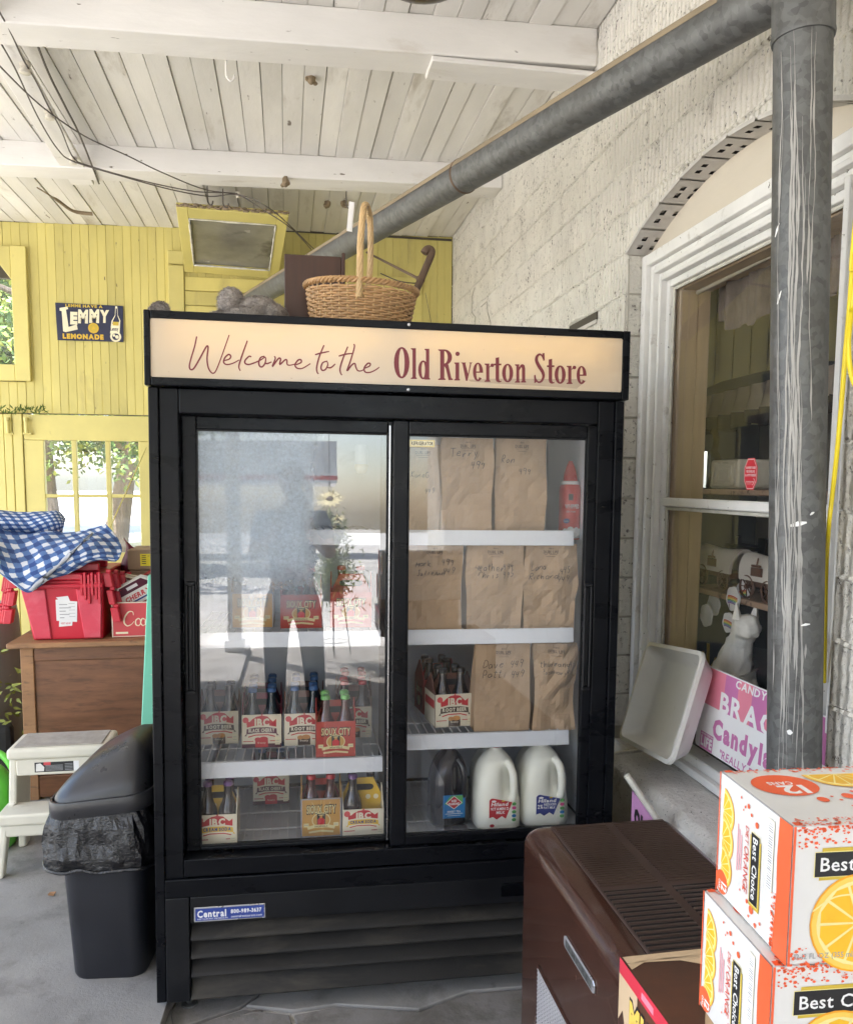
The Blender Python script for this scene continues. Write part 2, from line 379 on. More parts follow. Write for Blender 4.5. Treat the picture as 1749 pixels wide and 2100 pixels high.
M_('label_yellow', (.80, .70, .02), .5, var=.05)
M_('coke_red', (.60, .065, .075), .55, var=.06)
M_('carton_white', (.74, .73, .68), .5, var=.05, vs=4)
M_('carton_cream', (.72, .66, .52), .5, var=.07, vs=4)
M_('carton_back', (.15, .06, .04), .6, var=.15)
M_('carton_cherry', (.16, .012, .03), .5)
M_('carton_yellow', (.72, .46, .04), .5, var=.06)
M_('ibc_red', (.50, .018, .028), .45)
M_('ibc_brown', (.05, .027, .016), .5)
M_('ibc_plum', (.085, .01, .03), .5)
M_('ibc_amber', (.50, .22, .05), .4, var=.2, vs=40)
M_('print_blue', (.02, .05, .22), .5)
M_('sioux_red', (.36, .035, .022), .5, var=.1)
M_('sioux_tan', (.46, .245, .055), .5, var=.12)
M_('sioux_cream', (.60, .53, .28), .5)
M_('sioux_grey', (.28, .29, .33), .5)
M_('bottle_brown', (.012, .005, .0035), .06, var=.3, spec=.8)
M_('bottle_clear', (.03, .034, .036), .06, var=.3, spec=.8)
M_('bottle_teal', (.005, .016, .022), .06, var=.3, spec=.8)
M_('bottle_red', (.055, .006, .005), .06, var=.3, spec=.8)
M_('bottle_amber', (.05, .018, .005), .06, var=.3, spec=.8)
M_('cap_blue', (.05, .13, .32), .35)
M_('cap_red', (.45, .02, .03), .35)
M_('cap_green', (.16, .42, .12), .35)
M_('cap_black', (.03, .03, .035), .3, .4)
M_('cap_purple', (.16, .07, .22), .35)
M_('kraft', (.375, .255, .155), .75, var=.09, vs=5, bmp=.25, bs=22, bd=.004, rand=.04)
M_('kraft_ink', (.13, .085, .055), .8)
M_('pencil', (.055, .045, .04), .8)
M_('milk', (.82, .82, .74), .35, var=.02, sub=.15)
M_('tea', (.018, .017, .022), .12, var=.3, spec=.6)
M_('milk_red', (.42, .02, .03), .45)
M_('milk_blue', (.03, .045, .22), .45)
M_('tea_blue', (.01, .16, .42), .45)
M_('green_print', (.10, .35, .10), .5)
M_('pink_print', (.55, .05, .22), .5)
M_('tub_red', (.50, .012, .012), .35, var=.1)
M_('foil', (.45, .46, .48), .3, .6)
M_('bin_plastic', (.013, .014, .019), .42, var=.12, vs=6, bmp=.08, bs=120)
M_('bin_lid', (.024, .024, .027), .34, var=.12, vs=6, bmp=.05, bs=120)
M_('bag_film', (.003, .003, .0045), .20, var=.2, spec=.5, bmp=.7, bs=16, bd=.02)
M_('stool_plastic', (.66, .63, .53), .45, var=.06, vs=5, col2=(.42, .38, .31), lo=.62, hi=.8, cs=7)
M_('stool_grip', (.36, .33, .29), .8, var=.2, vs=20, bmp=.6, bs=90)
M_('can_green', (.12, .46, .05), .35, var=.15)
M_('mint_paint', (.15, .52, .36), .5, var=.08, vs=5, dots=(.5, .6, .5), ds=60, dlo=.72, dhi=.76)
M_('barrel_grey', (.30, .29, .27), .85, var=.2, vs=4, scale=(1, 1, .4), bmp=.3, bs=30)
M_('dark_cloth', (.03, .03, .03), .9, var=.4, vs=6)
M_('lamp_brown', (.04, .026, .02), .35, var=.3, vs=10)
M_('tub_plastic', (.72, .71, .67), .45, var=.06, vs=6, col2=(.42, .38, .32), lo=.6, hi=.8, cs=7)
M_('candy_pink', (.72, .23, .31), .5, var=.08, vs=5)
M_('candy_mauve', (.52, .17, .37), .5, var=.08, vs=5)
M_('plaster_white', (.85, .83, .78), .7, var=.08, vs=10, bmp=.5, bs=60, bd=.006)
M_('shelf_wood', (.33, .22, .15), .7, var=.15, vs=6, col2=(.12, .075, .05), lo=.55, hi=.62, cs=14)
M_('canvas', (.62, .58, .52), .85, var=.08, vs=8)
M_('toy_wood', (.11, .05, .03), .6, var=.3, vs=10)
M_('tin_cream', (.60, .56, .46), .35, var=.05)
M_('surv_red', (.62, .025, .05), .45)
M_('lace', (.13, .10, .08), .9, var=.3, vs=40, scale=(1, 1, .4), bmp=.6, bs=90)
M_('valance_pale', (.40, .33, .26), .9, var=.12, vs=8)
M_('valance_dark', (.045, .03, .025), .9, var=.3, vs=20)
M_('partition_yellow_shaded', (.26, .22, .075), .6, var=.1)  # wall yellow darkened in the colour itself to keep the shop dim
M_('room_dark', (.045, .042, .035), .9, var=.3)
M_('room_cream', (.40, .36, .29), .9, var=.1)
M_('gold_wire', (.42, .28, .05), .35, .6)
M_('cord_yellow', (.72, .56, .015), .4)
for nm_, c_ in (('rb_red', (.55, .05, .04)), ('rb_orange', (.65, .26, .03)), ('rb_yellow', (.70, .55, .06)), ('rb_green', (.12, .35, .12)), ('rb_blue', (.10, .22, .48)), ('rb_violet', (.22, .12, .36))): M_(nm_, c_, .5)
M_('heater_brown', (.052, .021, .014), .20, var=.22, vs=5, bmp=.04, bs=70, rvar=.1, coat=.35, dots=(.18, .14, .11), ds=70, dlo=.765, dhi=.80)
M_('heater_top', (.060, .035, .028), .45, var=.2, vs=5, bmp=.08, bs=70, dots=(.30, .27, .24), ds=60, dlo=.755, dhi=.79)
M_('heater_slot', (.006, .005, .005), .9)
M_('grille_metal', (.62, .60, .62), .35, .3, var=.08)
M_('pack_white', (.68, .67, .655), .38, var=.05, vs=6, bmp=.12, bs=16, bd=.004)
M_('pack_orange', (.80, .115, .035), .42, var=.06)
M_('pack_red', (.62, .055, .03), .42)
M_('slice_yellow', (.82, .46, .02), .42, var=.1, vs=25)
M_('slice_deep', (.80, .34, .01), .42, var=.15, vs=30)
M_('slice_rind', (.82, .56, .10), .42)
M_('slice_pith', (.80, .70, .30), .42)
M_('mug_red', (.62, .03, .06), .42)
M_('mug_brown', (.060, .022, .013), .4, var=.35, vs=4, col2=(.15, .05, .02), lo=.5, hi=.75, cs=3)
M_('mug_foam', (.60, .44, .28), .45, var=.1)
M_('logo_black', (.012, .012, .014), .4)
M_('logo_gold', (.55, .40, .04), .4)
M_('crate_pine', (.30, .19, .10), .7, var=.2, vs=5, scale=(1, 6, 6))
M_('pot_green', (.03, .06, .025), .6)
M_('petal', (.80, .70, .36), .6, var=.1)
M_('petal_core', (.10, .05, .02), .8)
M_('canopy_white', (.78, .78, .78), .5)
M_('canopy_red', (.55, .03, .03), .5)
M_('plum_plate', (.45, .22, .42), .5, var=.1)

def striped_paint(name, base, dark):
    """painted scored tile: vertical combed flutes, pits, grime, under thick uneven paint"""
    m, n, l, p, o = new_mat(name)
    vec, oi = coords(n, l)
    f = noise_n(n, l, vec, 3.0, 6); g = noise_n(n, l, vec, 55, 4, .7); h = noise_n(n, l, vec, 9, 6, .7)
    wv = n.new('ShaderNodeTexWave'); wv.wave_type = 'BANDS'; wv.bands_direction = 'Y'; wv.inputs['Scale'].default_value = 11; wv.inputs['Distortion'].default_value = 2.2; wv.inputs['Detail'].default_value = 3; wv.inputs['Detail Scale'].default_value = 2.5
    l.new(vec, wv.inputs['Vector'])
    c = mixc(n, l, ramp(n, l, f, .35, .7), base, tuple(x*.84 for x in base))
    c = mixc(n, l, ramp(n, l, h, .56, .72, 0, .62), c, (.38, .345, .295))
    mu = n.new('ShaderNodeMath'); mu.operation = 'MULTIPLY'; l.new(ramp(n, l, g, .575, .635), mu.inputs[0]); l.new(ramp(n, l, h, .42, .58), mu.inputs[1])
    c = mixc(n, l, mu.outputs[0], c, dark)
    hs = n.new('ShaderNodeHueSaturation'); l.new(ramp(n, l, oi.outputs['Random'], 0, 1, .98, 1.02), hs.inputs['Value']); l.new(c, hs.inputs['Color'])
    l.new(hs.outputs[0], p.inputs['Base Color']); p.inputs['Roughness'].default_value = .7
    a = n.new('ShaderNodeMath'); a.operation = 'MULTIPLY_ADD'; l.new(wv.outputs['Fac'], a.inputs[0]); a.inputs[1].default_value = .55; l.new(g, a.inputs[2])
    b = n.new('ShaderNodeMath'); b.operation = 'ADD'; l.new(a.outputs[0], b.inputs[0]); l.new(h, b.inputs[1])
    bump(n, l, b.outputs[0], p, 1.0, .013)
    return m
striped_paint('block_paint', (.83, .80, .73), (.11, .09, .075))

def checks(name):
    """blue and white gingham, woven checks in cloth coordinates"""
    m, n, l, p, o = new_mat(name)
    uv = n.new('ShaderNodeUVMap'); mp = n.new('ShaderNodeMapping'); mp.inputs['Scale'].default_value = (14.5, 7, 1); mp.inputs['Rotation'].default_value = (0, 0, .35); l.new(uv.outputs[0], mp.inputs[0])
    sp = n.new('ShaderNodeSeparateXYZ'); nz = noise_n(n, l, mp.outputs[0], 2.2, 3); 
    vm = n.new('ShaderNodeVectorMath'); vm.operation = 'MULTIPLY_ADD'; cb = n.new('ShaderNodeCombineXYZ'); l.new(nz, cb.inputs[0]); l.new(nz, cb.inputs[1])
    vm.inputs[1].default_value = (.35, .35, 0); l.new(cb.outputs[0], vm.inputs[0]); l.new(mp.outputs[0], vm.inputs[2]); l.new(vm.outputs[0], sp.inputs[0])
    st = []
    for i in (0, 1):
        fr_ = n.new('ShaderNodeMath'); fr_.operation = 'FRACT'; l.new(sp.outputs[i], fr_.inputs[0])
        st.append(ramp(n, l, fr_.outputs[0], .47, .53))
    ad = n.new('ShaderNodeMath'); ad.operation = 'ADD'; l.new(st[0], ad.inputs[0]); l.new(st[1], ad.inputs[1])
    c1 = mixc(n, l, ramp(n, l, ad.outputs[0], 0, 1), (.66, .68, .72), (.085, .165, .36)); c2 = mixc(n, l, ramp(n, l, ad.outputs[0], 1, 2), c1, (.022, .058, .20))
    l.new(c2, p.inputs['Base Color']); p.inputs['Roughness'].default_value = .8
    bump(n, l, noise_n(n, l, mp.outputs[0], 20, 3), p, .3, .003)
    return m
checks('gingham')

def wicker_weave(): pass

def pane_glass(name, fog=False, tint=(1, 1, 1), k=1.5, dust=.0):
    """thin clear pane: sees through, mirrors by Fresnel (both faces of the double glazing); fog = condensation clinging inside"""
    m, n, l, p, o = new_mat(name); n.remove(p)
    tr = n.new('ShaderNodeBsdfTransparent'); tr.inputs[0].default_value = (*tint, 1)
    gl = n.new('ShaderNodeBsdfGlossy'); gl.inputs['Roughness'].default_value = .004; gl.inputs['Color'].default_value = (1, 1, 1, 1)
    fr_ = n.new('ShaderNodeFresnel'); fr_.inputs['IOR'].default_value = 1.5
    mu = n.new('ShaderNodeMath'); mu.operation = 'MULTIPLY'; mu.use_clamp = True; l.new(fr_.outputs[0], mu.inputs[0]); ge = n.new('ShaderNodeNewGeometry'); l.new(ramp(n, l, ge.outputs['Backfacing'], 0, 1, k, 0), mu.inputs[1])   # mirror only on the way in: the pane is far thinner than its own reflections
    mx = n.new('ShaderNodeMixShader'); l.new(mu.outputs[0], mx.inputs[0]); l.new(tr.outputs[0], mx.inputs[1]); l.new(gl.outputs[0], mx.inputs[2])
    out = mx.outputs[0]
    vec, oi = coords(n, l)
    bw = n.new('ShaderNodeBump'); bw.inputs['Strength'].default_value = .03; bw.inputs['Distance'].default_value = .01; l.new(noise_n(n, l, vec, 2.0, 1), bw.inputs['Height']); l.new(bw.outputs[0], gl.inputs['Normal'])
    if fog or dust:
        tc = n.new('ShaderNodeTexCoord'); sp = n.new('ShaderNodeSeparateXYZ'); l.new(tc.outputs['Object'], sp.inputs[0])
        df = n.new('ShaderNodeBsdfDiffuse'); df.inputs[0].default_value = (.66, .74, .82, 1); tl = n.new('ShaderNodeBsdfTranslucent'); tl.inputs[0].default_value = (.6, .66, .72, 1)
        ms = n.new('ShaderNodeMixShader'); ms.inputs[0].default_value = .5; l.new(df.outputs[0], ms.inputs[1]); l.new(tl.outputs[0], ms.inputs[2])
        fine = ramp(n, l, noise_n(n, l, vec, 90, 3, .7), .35, .7, .6, 1.0)
        if fog:
            big = noise_n(n, l, vec, 3.2, 4)
            # thickest towards the upper hinge corner, where the cold air pools; local z is height on the door, x is width
            mp = n.new('ShaderNodeMapping'); mp.inputs['Scale'].default_value = (38, 1, .9); l.new(tc.outputs['Object'], mp.inputs[0])
            runs = ramp(n, l, noise_n(n, l, mp.outputs[0], 1.0, 2), .60, .64, 1.0, .15)
            hz = n.new('ShaderNodeMath'); hz.operation = 'MULTIPLY_ADD'; l.new(sp.outputs[0], hz.inputs[0]); hz.inputs[1].default_value = -.9; l.new(ramp(n, l, sp.outputs[2], .50, 1.02), hz.inputs[2])
            hb = n.new('ShaderNodeMath'); hb.operation = 'MULTIPLY_ADD'; l.new(big, hb.inputs[0]); hb.inputs[1].default_value = .9; l.new(hz.outputs[0], hb.inputs[2])
            low = ramp(n, l, sp.outputs[2], .35, .62, .15, 1.0)
            f0 = ramp(n, l, hb.outputs[0], .32, .80, 0, .90)
            # bare band near the lower half, drips cut through the film
            lowmask = ramp(n, l, sp.outputs[2], .62, .78)
            rm = n.new('ShaderNodeMix'); rm.data_type = 'FLOAT'; l.new(lowmask, rm.inputs[0]); l.new(runs, rm.inputs[2]); rm.inputs[3].default_value = 1.0
            a = n.new('ShaderNodeMath'); a.operation = 'MULTIPLY'; l.new(f0, a.inputs[0]); l.new(rm.outputs[0], a.inputs[1])
            b = n.new('ShaderNodeMath'); b.operation = 'MULTIPLY'; l.new(a.outputs[0], b.inputs[0]); l.new(fine, b.inputs[1])
            e = n.new('ShaderNodeMath'); e.operation = 'MULTIPLY_ADD'; l.new(big, e.inputs[0]); e.inputs[1].default_value = .35; l.new(sp.outputs[2], e.inputs[2])
            d2 = n.new('ShaderNodeMath'); d2.operation = 'MULTIPLY'; l.new(b.outputs[0], d2.inputs[0]); l.new(ramp(n, l, e.outputs[0], .84, 1.06), d2.inputs[1])
            xw = n.new('ShaderNodeMath'); xw.operation = 'MULTIPLY_ADD'; l.new(big, xw.inputs[0]); xw.inputs[1].default_value = .16; l.new(sp.outputs[0], xw.inputs[2])
            d3 = n.new('ShaderNodeMath'); d3.operation = 'MULTIPLY'; l.new(d2.outputs[0], d3.inputs[0]); l.new(ramp(n, l, xw.outputs[0], .11, .19, 1.0, .03), d3.inputs[1])
            fac = d3.outputs[0]
        else:
            fac = ramp(n, l, noise_n(n, l, vec, 5, 5), .35, .75, dust*.3, dust)
        m2 = n.new('ShaderNodeMixShader'); l.new(fac, m2.inputs[0]); l.new(out, m2.inputs[1]); l.new(ms.outputs[0], m2.inputs[2]); out = m2.outputs[0]
    l.new(out, o.inputs[0])
    return m
pane_glass('cooler_glass_foggy', fog=True, k=3.6)
pane_glass('cooler_glass', k=2.2, dust=.03)
pane_glass('window_glass', k=.62, dust=.03)
pane_glass('door_glass', k=.8, dust=.05)
def lit_face():
    m, n, l, p, o = new_mat('sign_face'); n.remove(p)
    df = n.new('ShaderNodeBsdfDiffuse'); tl = n.new('ShaderNodeBsdfTranslucent'); gl = n.new('ShaderNodeBsdfGlossy'); gl.inputs['Roughness'].default_value = .15
    vec, oi = coords(n, l); c = mixc(n, l, ramp(n, l, noise_n(n, l, vec, 3, 5), .3, .7), (.66, .56, .44), (.70, .60, .48))
    c = mixc(n, l, ramp(n, l, noise_n(n, l, vec, 60, 2), .76, .79, 0, .6), c, (.25, .16, .1))
    l.new(c, df.inputs[0]); tl.inputs[0].default_value = (.74, .64, .42, 1)
    a = n.new('ShaderNodeMixShader'); a.inputs[0].default_value = .30; l.new(df.outputs[0], a.inputs[1]); l.new(tl.outputs[0], a.inputs[2])
    b = n.new('ShaderNodeMixShader'); b.inputs[0].default_value = .04; l.new(a.outputs[0], b.inputs[1]); l.new(gl.outputs[0], b.inputs[2]); l.new(b.outputs[0], o.inputs[0])
lit_face()
def glow(name, col, e):
    m, n, l, p, o = new_mat(name); n.remove(p); em = n.new('ShaderNodeEmission'); em.inputs[0].default_value = (*col, 1); em.inputs[1].default_value = e; l.new(em.outputs[0], o.inputs[0])
glow('sign_tube', (1.0, .78, .42), 5.0)
# ================================================================== the setting
XW, YW = 1.30, 6.38                                                    # face of the block wall, face of the yellow wall
def ceil_z(x, y): return 3.415 + .022*(x-1.2) + .004*(y-5)
OY0, OY1, OSPR, ORISE = 1.74, 3.04, 2.405, .15                         # arched window opening in the block wall
ORAD = ((OY1-OY0)**2/4 + ORISE**2)/(2*ORISE); OCY, OCZ = (OY0+OY1)/2, OSPR+ORISE-ORAD
def arch_z(y, r=ORAD): return OCZ + math.sqrt(max(0, r*r-(y-OCY)**2))
SILLZ = .54

g = MB(); g.grid(lambda a, b: Vector((-70+170*a, -60+180*b, -.06+ .03*noise.noise(Vector((a*40, b*40, 0))))), 30, 30, uvs=False)
structure('ground', g, 'gravel', smooth='all')
g = MB(); g.box(-40, 9.4, -.10, 30, 21, -.018); structure('lawn', g, 'dry_grass')
# porch floor: one old pour broken in front of the cooler into a few pieces, with dirt in the cracks
fl = MB(); fl.box(-3.7, -4.2, -.24, 1.32, 6.42, -.075); flo = structure('floor', fl, 'dirt')
def slab(pts, z, m):
    s = MB(); s.prism([(x, y, z) for x, y in pts], (0, 0, -.05)); s.build('slab', m, flo, bevel=.002)
# the slab stops under the cooler's front edge; the old apron before it lies a little lower and is cracked
ZA = -.046; K = [onZ(x, y, ZA) for x, y in ((340, 2130), (420, 2092), (500, 2066), (600, 2075), (690, 2062), (860, 2072), (960, 2035), (1070, 2026))]; K = [(p.x, p.y) for p in K]
slab([(-3.7, -4.2), (-.62, -4.2), (-.50, .8), (-.40, 1.6), (-.372, 2.1), (-.358, 2.36), (-.30, 2.60), (.3, 2.64), (1.3, 2.60), (1.3, 6.4), (-3.7, 6.4)], 0, 'concrete')
gp = .004
slab([(-.352, 2.35), (K[0][0]+.02, K[0][1]+.03), (K[1][0], K[1][1]+gp), (K[2][0]-.01, K[2][1]+.004), (-.10, 2.40), (-.06, 2.59), (-.29, 2.595)], ZA+.001, 'concrete')
slab([(-.085, 2.40), (K[2][0]+.006, K[2][1]+.006), (K[3][0], K[3][1]+gp), (K[4][0], K[4][1]+gp), (K[5][0], K[5][1]+gp), (K[6][0], K[6][1]+gp), (K[7][0], K[7][1]+gp), (1.3, K[7][1]), (1.3, 2.58), (.3, 2.63), (-.045, 2.60)], ZA+.002, 'concrete')
slab([(-.59, -4.2), (.20, -4.2), (.10, 1.2), (.06, 1.9), (K[3][0]-.01, K[3][1]-.012), (K[2][0], K[2][1]-.010), (K[1][0], K[1][1]-.008), (K[0][0]-.01, K[0][1]+.01), (-.385, 1.6), (-.485, .8)], ZA-.001, 'old_concrete')
slab([(.212, -4.2), (1.3, -4.2), (1.3, K[7][1]-gp), (K[7][0], K[7][1]-gp), (K[6][0], K[6][1]-gp), (K[5][0], K[5][1]-gp), (K[4][0], K[4][1]-gp), (K[3][0]+.004, K[3][1]-.012), (.072, 1.9), (.112, 1.2)], ZA-.003, 'old_concrete')
for (px, py, r_) in ((505, 2078, .014), (522, 2073, .018), (470, 2094, .012), (480, 2086, .010)):
    c = onZ(px, py, ZA); s_ = MB(); s_.ball(c+Vector((0, 0, -.004)), r_, 5, sc=(1.5, .8, .35)); s_.v = [p+Vector((1, 1, .4))*(.010*noise.noise(p*40)) for p in s_.v]; s_.build('rubble', 'old_concrete', flo)

# ------------------------------------------------------------------ ceiling: boards run front to back, beams below them
ce = MB(); ce.prism([(-3.8, -3.9, 3.55), (1.6, -3.9, 3.55), (1.6, 6.7, 3.55), (-3.8, 6.7, 3.55)], (0, 0, .12)); ceo = structure('ceiling', ce, 'gap_dark')
bw_ = .0995; x = 1.298; i = 0
while x > -3.75:
    x1 = x; x0 = x-bw_+random.choice((.0003, .0006, .0012, .0024)); b = MB(); k = random.uniform(-.0035, .0035)
    ys = [-3.9, -.5, 1.6, 3.4, 4.9, 6.39]; rows = []
    for y in ys:
        j0, j1 = random.uniform(0, .0012), random.uniform(0, .0012)
        z = ceil_z((x0+x1)/2, y)+k
        rows.append([Vector((x0+j0, y, z+.002)), Vector((x0+j0+.002, y, z)), Vector((x1-j1-.002, y, z)), Vector((x1-j1, y, z+.002)), Vector((x1-j1, y, z+.022)), Vector((x0+j0, y, z+.022))])
    b.loft(rows); b.build('board', 'ceiling_paint', ceo)
    x -= bw_; i += 1
def beam(y0, y1, zb, x0=-3.7, x1=1.299):
    b = MB(); n = 10; rows = []
    for q in range(n+1):
        xx = x0+(x1-x0)*q/n; j = .004*noise.noise(Vector((xx*2, y0, 0))); z = zb+.022*(xx-.6)+j
        rows.append([Vector((xx, y0+j, z)), Vector((xx, y1+j, z)), Vector((xx, y1+j, ceil_z(xx, y1)+.002)), Vector((xx, y0+j, ceil_z(xx, y0)+.002))])
    b.loft(rows); return b.build('beam', 'beam_paint', ceo, bevel=.006, seg=2)
beam(3.395, 3.565, 3.248); beam(4.90, 5.085, 3.272); beam(1.75, 1.92, 3.24); beam(.1, .27, 3.23); beam(-1.4, -1.23, 3.22); beam(-3.92, -3.75, 3.2)
pb = MB(); pb.box(.60, 3.40, 3.225, 1.297, 3.56, 3.246); pb.build('beam_plate', 'beam_paint', ceo, bevel=.004)       # second length nailed under the front beam
# batten that carries the old wiring, nailed under the beams
A0, A1, B0, B1 = onZ(40, 96, 3.235), onZ(205, 379, 3.24), onZ(-28, 96, 3.235), onZ(147, 379, 3.24)
st = MB(); st.obox(B0-Vector((0, .35, 0))-(B1-B0)*.25, A0-B0, (B1-B0)*1.25+Vector((0, .35, 0)), (0, 0, .02)); st.build('batten', 'beam_paint', ceo, bevel=.003)

# porch roof above and its outer posts
rf = MB(); rf.box(-4.0, -4.05, 3.68, 1.5, 6.8, 3.76); structure('porch_roof', rf, 'bark')
for k, (x, y) in enumerate(((-3.5, -3.8), (-.75, -3.83), (-3.5, 1.2), (-3.5, 4.6))):
    p = MB(); p.box(x-.07, y-.07, -.02, x+.07, y+.07, 3.30); p.box(x-.1, y-.1, -.02, x+.1, y+.1, .12); p.box(x-.1, y-.1, 3.12, x+.1, y+.1, 3.24)
    tag(p.build('porch_post', 'white_trim', bevel=.006), ('square white porch post at the far left corner of the roof', 'square white porch post in the middle of the roof edge behind the camera', 'square white porch post on the left side, nearer the lot', 'square white porch post on the left side, nearer the yellow wall')[k], 'post', 'porch posts')

# ------------------------------------------------------------------ yellow wall of beaded boards
yw = thing('yellow_wall', 'yellow painted wall of narrow upright beaded boards across the end of the porch', 'wall', (-.5, YW, 0))
DX0, DX1, DZ = -1.875, -.93, 1.998                                     # glazed door
WX0, WX1, WZ0, WZ1 = -2.75, -1.91, 2.35, 2.965                         # window at the left edge
bk = MB(); 
for (x0, x1, z0, z1) in ((-3.75, -2.86, -.02, 3.6), (-2.86, WX0, 2.0, 3.6), (WX1, DX0-.02, 2.0, 3.6), (WX0, WX1, 2.0, WZ0), (WX0, WX1, WZ1, 3.6), (DX0-.02, DX1, DZ+.01, 3.6), (DX1, 1.32, -.02, 3.6)):
    bk.box(x0, YW+.022, z0, x1, YW+.07, z1)
bk.build('backing', 'gap_dark', yw)
def bead_board(x0, x1, z0, z1):
    b = MB(); c = (x0+x1)/2; y = YW+random.uniform(-.0015, .0015); g = .0026
    prof = [(x0, y+.02), (x0, y+.003), (x0+.002, y), (c-g*1.6, y), (c-g*.8, y+.0022), (c, y+.0008), (c+g*.8, y+.0022), (c+g*1.6, y), (x1-.0026, y), (x1-.0009, y+.003), (x1-.0009, y+.02)]
    b.prism([(px, py, z0) for px, py in prof], (0, 0, z1-z0)); b.build('board', 'yellow_paint', yw)
x = 1.296
while x > -3.0:
    x0, x1 = x-.1165, x; c = (x0+x1)/2; zt = ceil_z(c, YW)-.002
    if c > DX1: bead_board(x0, x1, -.01, zt)
    elif c > WX1+.10: bead_board(x0, x1, DZ+.012, zt)
    else: bead_board(x0, x1, DZ+.012, WZ0-.12); bead_board(x0, x1, WZ1+.20, zt)
    x -= .1165
# dark strip along the top of the wall and the boxed panel under the awning sash
cs_ = MB(); cs_.box(-3.0, YW-.006, ceil_z(-.8, YW)+.014, 1.29, YW-.0005, ceil_z(-.8, YW)+.030); cs_.build('dark_line', 'gap_dark', yw)
pn = MB(); a, b_ = onY(378, 566, YW-.02), onY(600, 700, YW-.02)
for k in range(3):
    z1 = a.z-.105*k; z0 = z1-.10; q = MB(); q.box(a.x, YW-.022-.002*(k % 2), z0, .06, YW-.004, z1); q.build('panel_board', 'yellow_paint', yw, bevel=.003)
q = MB(); q.box(-.835, YW-.035, 2.42, -.722, YW-.003, 3.10); q.box(-.835, YW-.030, 3.11, -.722, YW-.003, 3.205); q.build('trim_board', 'yellow_trim', yw, bevel=.004)
a, b_ = onY(750, 560, YW), onY(870, 600, YW)
q = MB(); q.box(a.x+.04, YW-.02, b_.z-.02, b_.x-.02, YW-.003, a.z-.02); q.build('patch_board', 'yellow_trim', yw, bevel=.003)

# window at the left edge of the wall: casing and clear pane
wn = thing('wall_window', 'yellow cased window high in the yellow wall, trees showing through it', 'window', (-2.2, YW, WZ0))
q = MB(); q.box(WX1, YW-.035, WZ0-.115, WX1+.104, YW+.06, WZ1+.215); q.build('casing', 'yellow_trim', wn, bevel=.004)
q = MB(); q.box(WX0-.1, YW-.030, WZ0-.115, WX1-.001, YW+.06, WZ0); q.build('sill', 'yellow_trim', wn, bevel=.004)
q = MB(); q.prism([(WX0-.1, YW-.03, WZ1+.21), (WX1-.001, YW-.03, WZ1+.21), (WX1-.001, YW-.03, WZ1-.02), (WX1-.10, YW-.03, WZ1+.115), (WX0-.1, YW-.03, WZ1+.115)], (0, .085, 0)); q.build('head_casing', 'yellow_trim', wn, bevel=.004)
q = MB(); q.box(WX0, YW+.03, WZ0, WX1, YW+.034, WZ1+.12); q.build('pane', 'door_glass', wn)

# glazed door and the plain leaf beside it
dr = thing('glazed_door', 'yellow door with small square panes showing bright trees outside', 'door', (-1.4, YW, 0))
px_ = [onY(x, 950, YW).x for x in (92, 149, 159, 218, 227.5, 286)]; zt_, zm1, zm0, zb_ = 1.815, 1.42, 1.395, .985
f = MB()
f.box(DX0, YW-.02, 1.815, DX1, YW+.03, DZ); f.box(DX0, YW-.02, -.005, px_[0], YW+.03, 1.813); f.box(px_[5], YW-.02, -.005, DX1, YW+.03, 1.813)
f.build('frame', 'yellow_trim', dr, bevel=.003)
f = MB(); f.box(px_[0]+.001, YW-.012, -.005, px_[5]-.001, YW+.025, .983); f.build('lower_panel', 'yellow_trim', dr, bevel=.003)
for k in (1, 3):
    f = MB(); f.box(px_[k], YW-.017, .985, px_[k+1], YW+.02, 1.813); f.build('glazing_bar', 'yellow_trim', dr, bevel=.003)
for k in range(3):
    f = MB(); f.box(px_[2*k]+.001, YW-.015, zm0, px_[2*k+1]-.001, YW+.02, zm1); f.build('glazing_bar', 'yellow_trim', dr, bevel=.003)
    for z0, z1 in ((.985, zm0), (zm1, 1.815)):
        f = MB(); f.box(px_[2*k], YW+.004, z0, px_[2*k+1], YW+.008, z1); f.build('pane', 'door_glass', dr)
dl = thing('plain_door', 'plain yellow door leaf at the left edge, closed against the glazed door', 'door', (-2.3, YW, 0))
f = MB(); f.box(-2.86, YW-.018, -.005, DX0-.135, YW+.03, DZ); f.build('leaf', 'yellow_trim', dl, bevel=.003)
f = MB(); f.box(DX0-.13, YW-.024, -.005, DX0-.075, YW+.03, DZ); f.box(DX0-.068, YW-.03, -.005, DX0-.004, YW+.03, DZ+.003); f.build('meeting_strip', 'yellow_trim', dl, bevel=.004)
for px in (15, 53):
    a, b_ = onY(px, 862, YW-.05), onY(px+2, 888, YW-.05)
    f = MB(); f.tube([a, b_], .013, 10); f.tube([a+Vector((0, 0, .02)), a, ], .02, 8); f.box(b_.x-.03, YW-.045, b_.z-.01, b_.x+.03, YW-.015, b_.z+.004)
    f.build('bolt', 'yellow_trim', dl)
gl = MB(); rr = random.Random(3)
for px in list(range(0, 95, 3)):
    c = onY(px+rr.uniform(-2, 2), 838+rr.uniform(-5, 8), YW-.06)
    for k in range(2):
        d = Vector((rr.uniform(-1, 1), rr.uniform(-.4, .2), rr.uniform(-1, 1))).normalized()*.022; e = d.orthogonal().normalized()*.006
        gl.add([c-d-e*.3, c+e, c+d, c-e], [(0, 1, 2, 3)])
tag(gl.build('garland', 'leaf_0'), 'thin strand of green garland hung over the plain yellow door', 'garland')

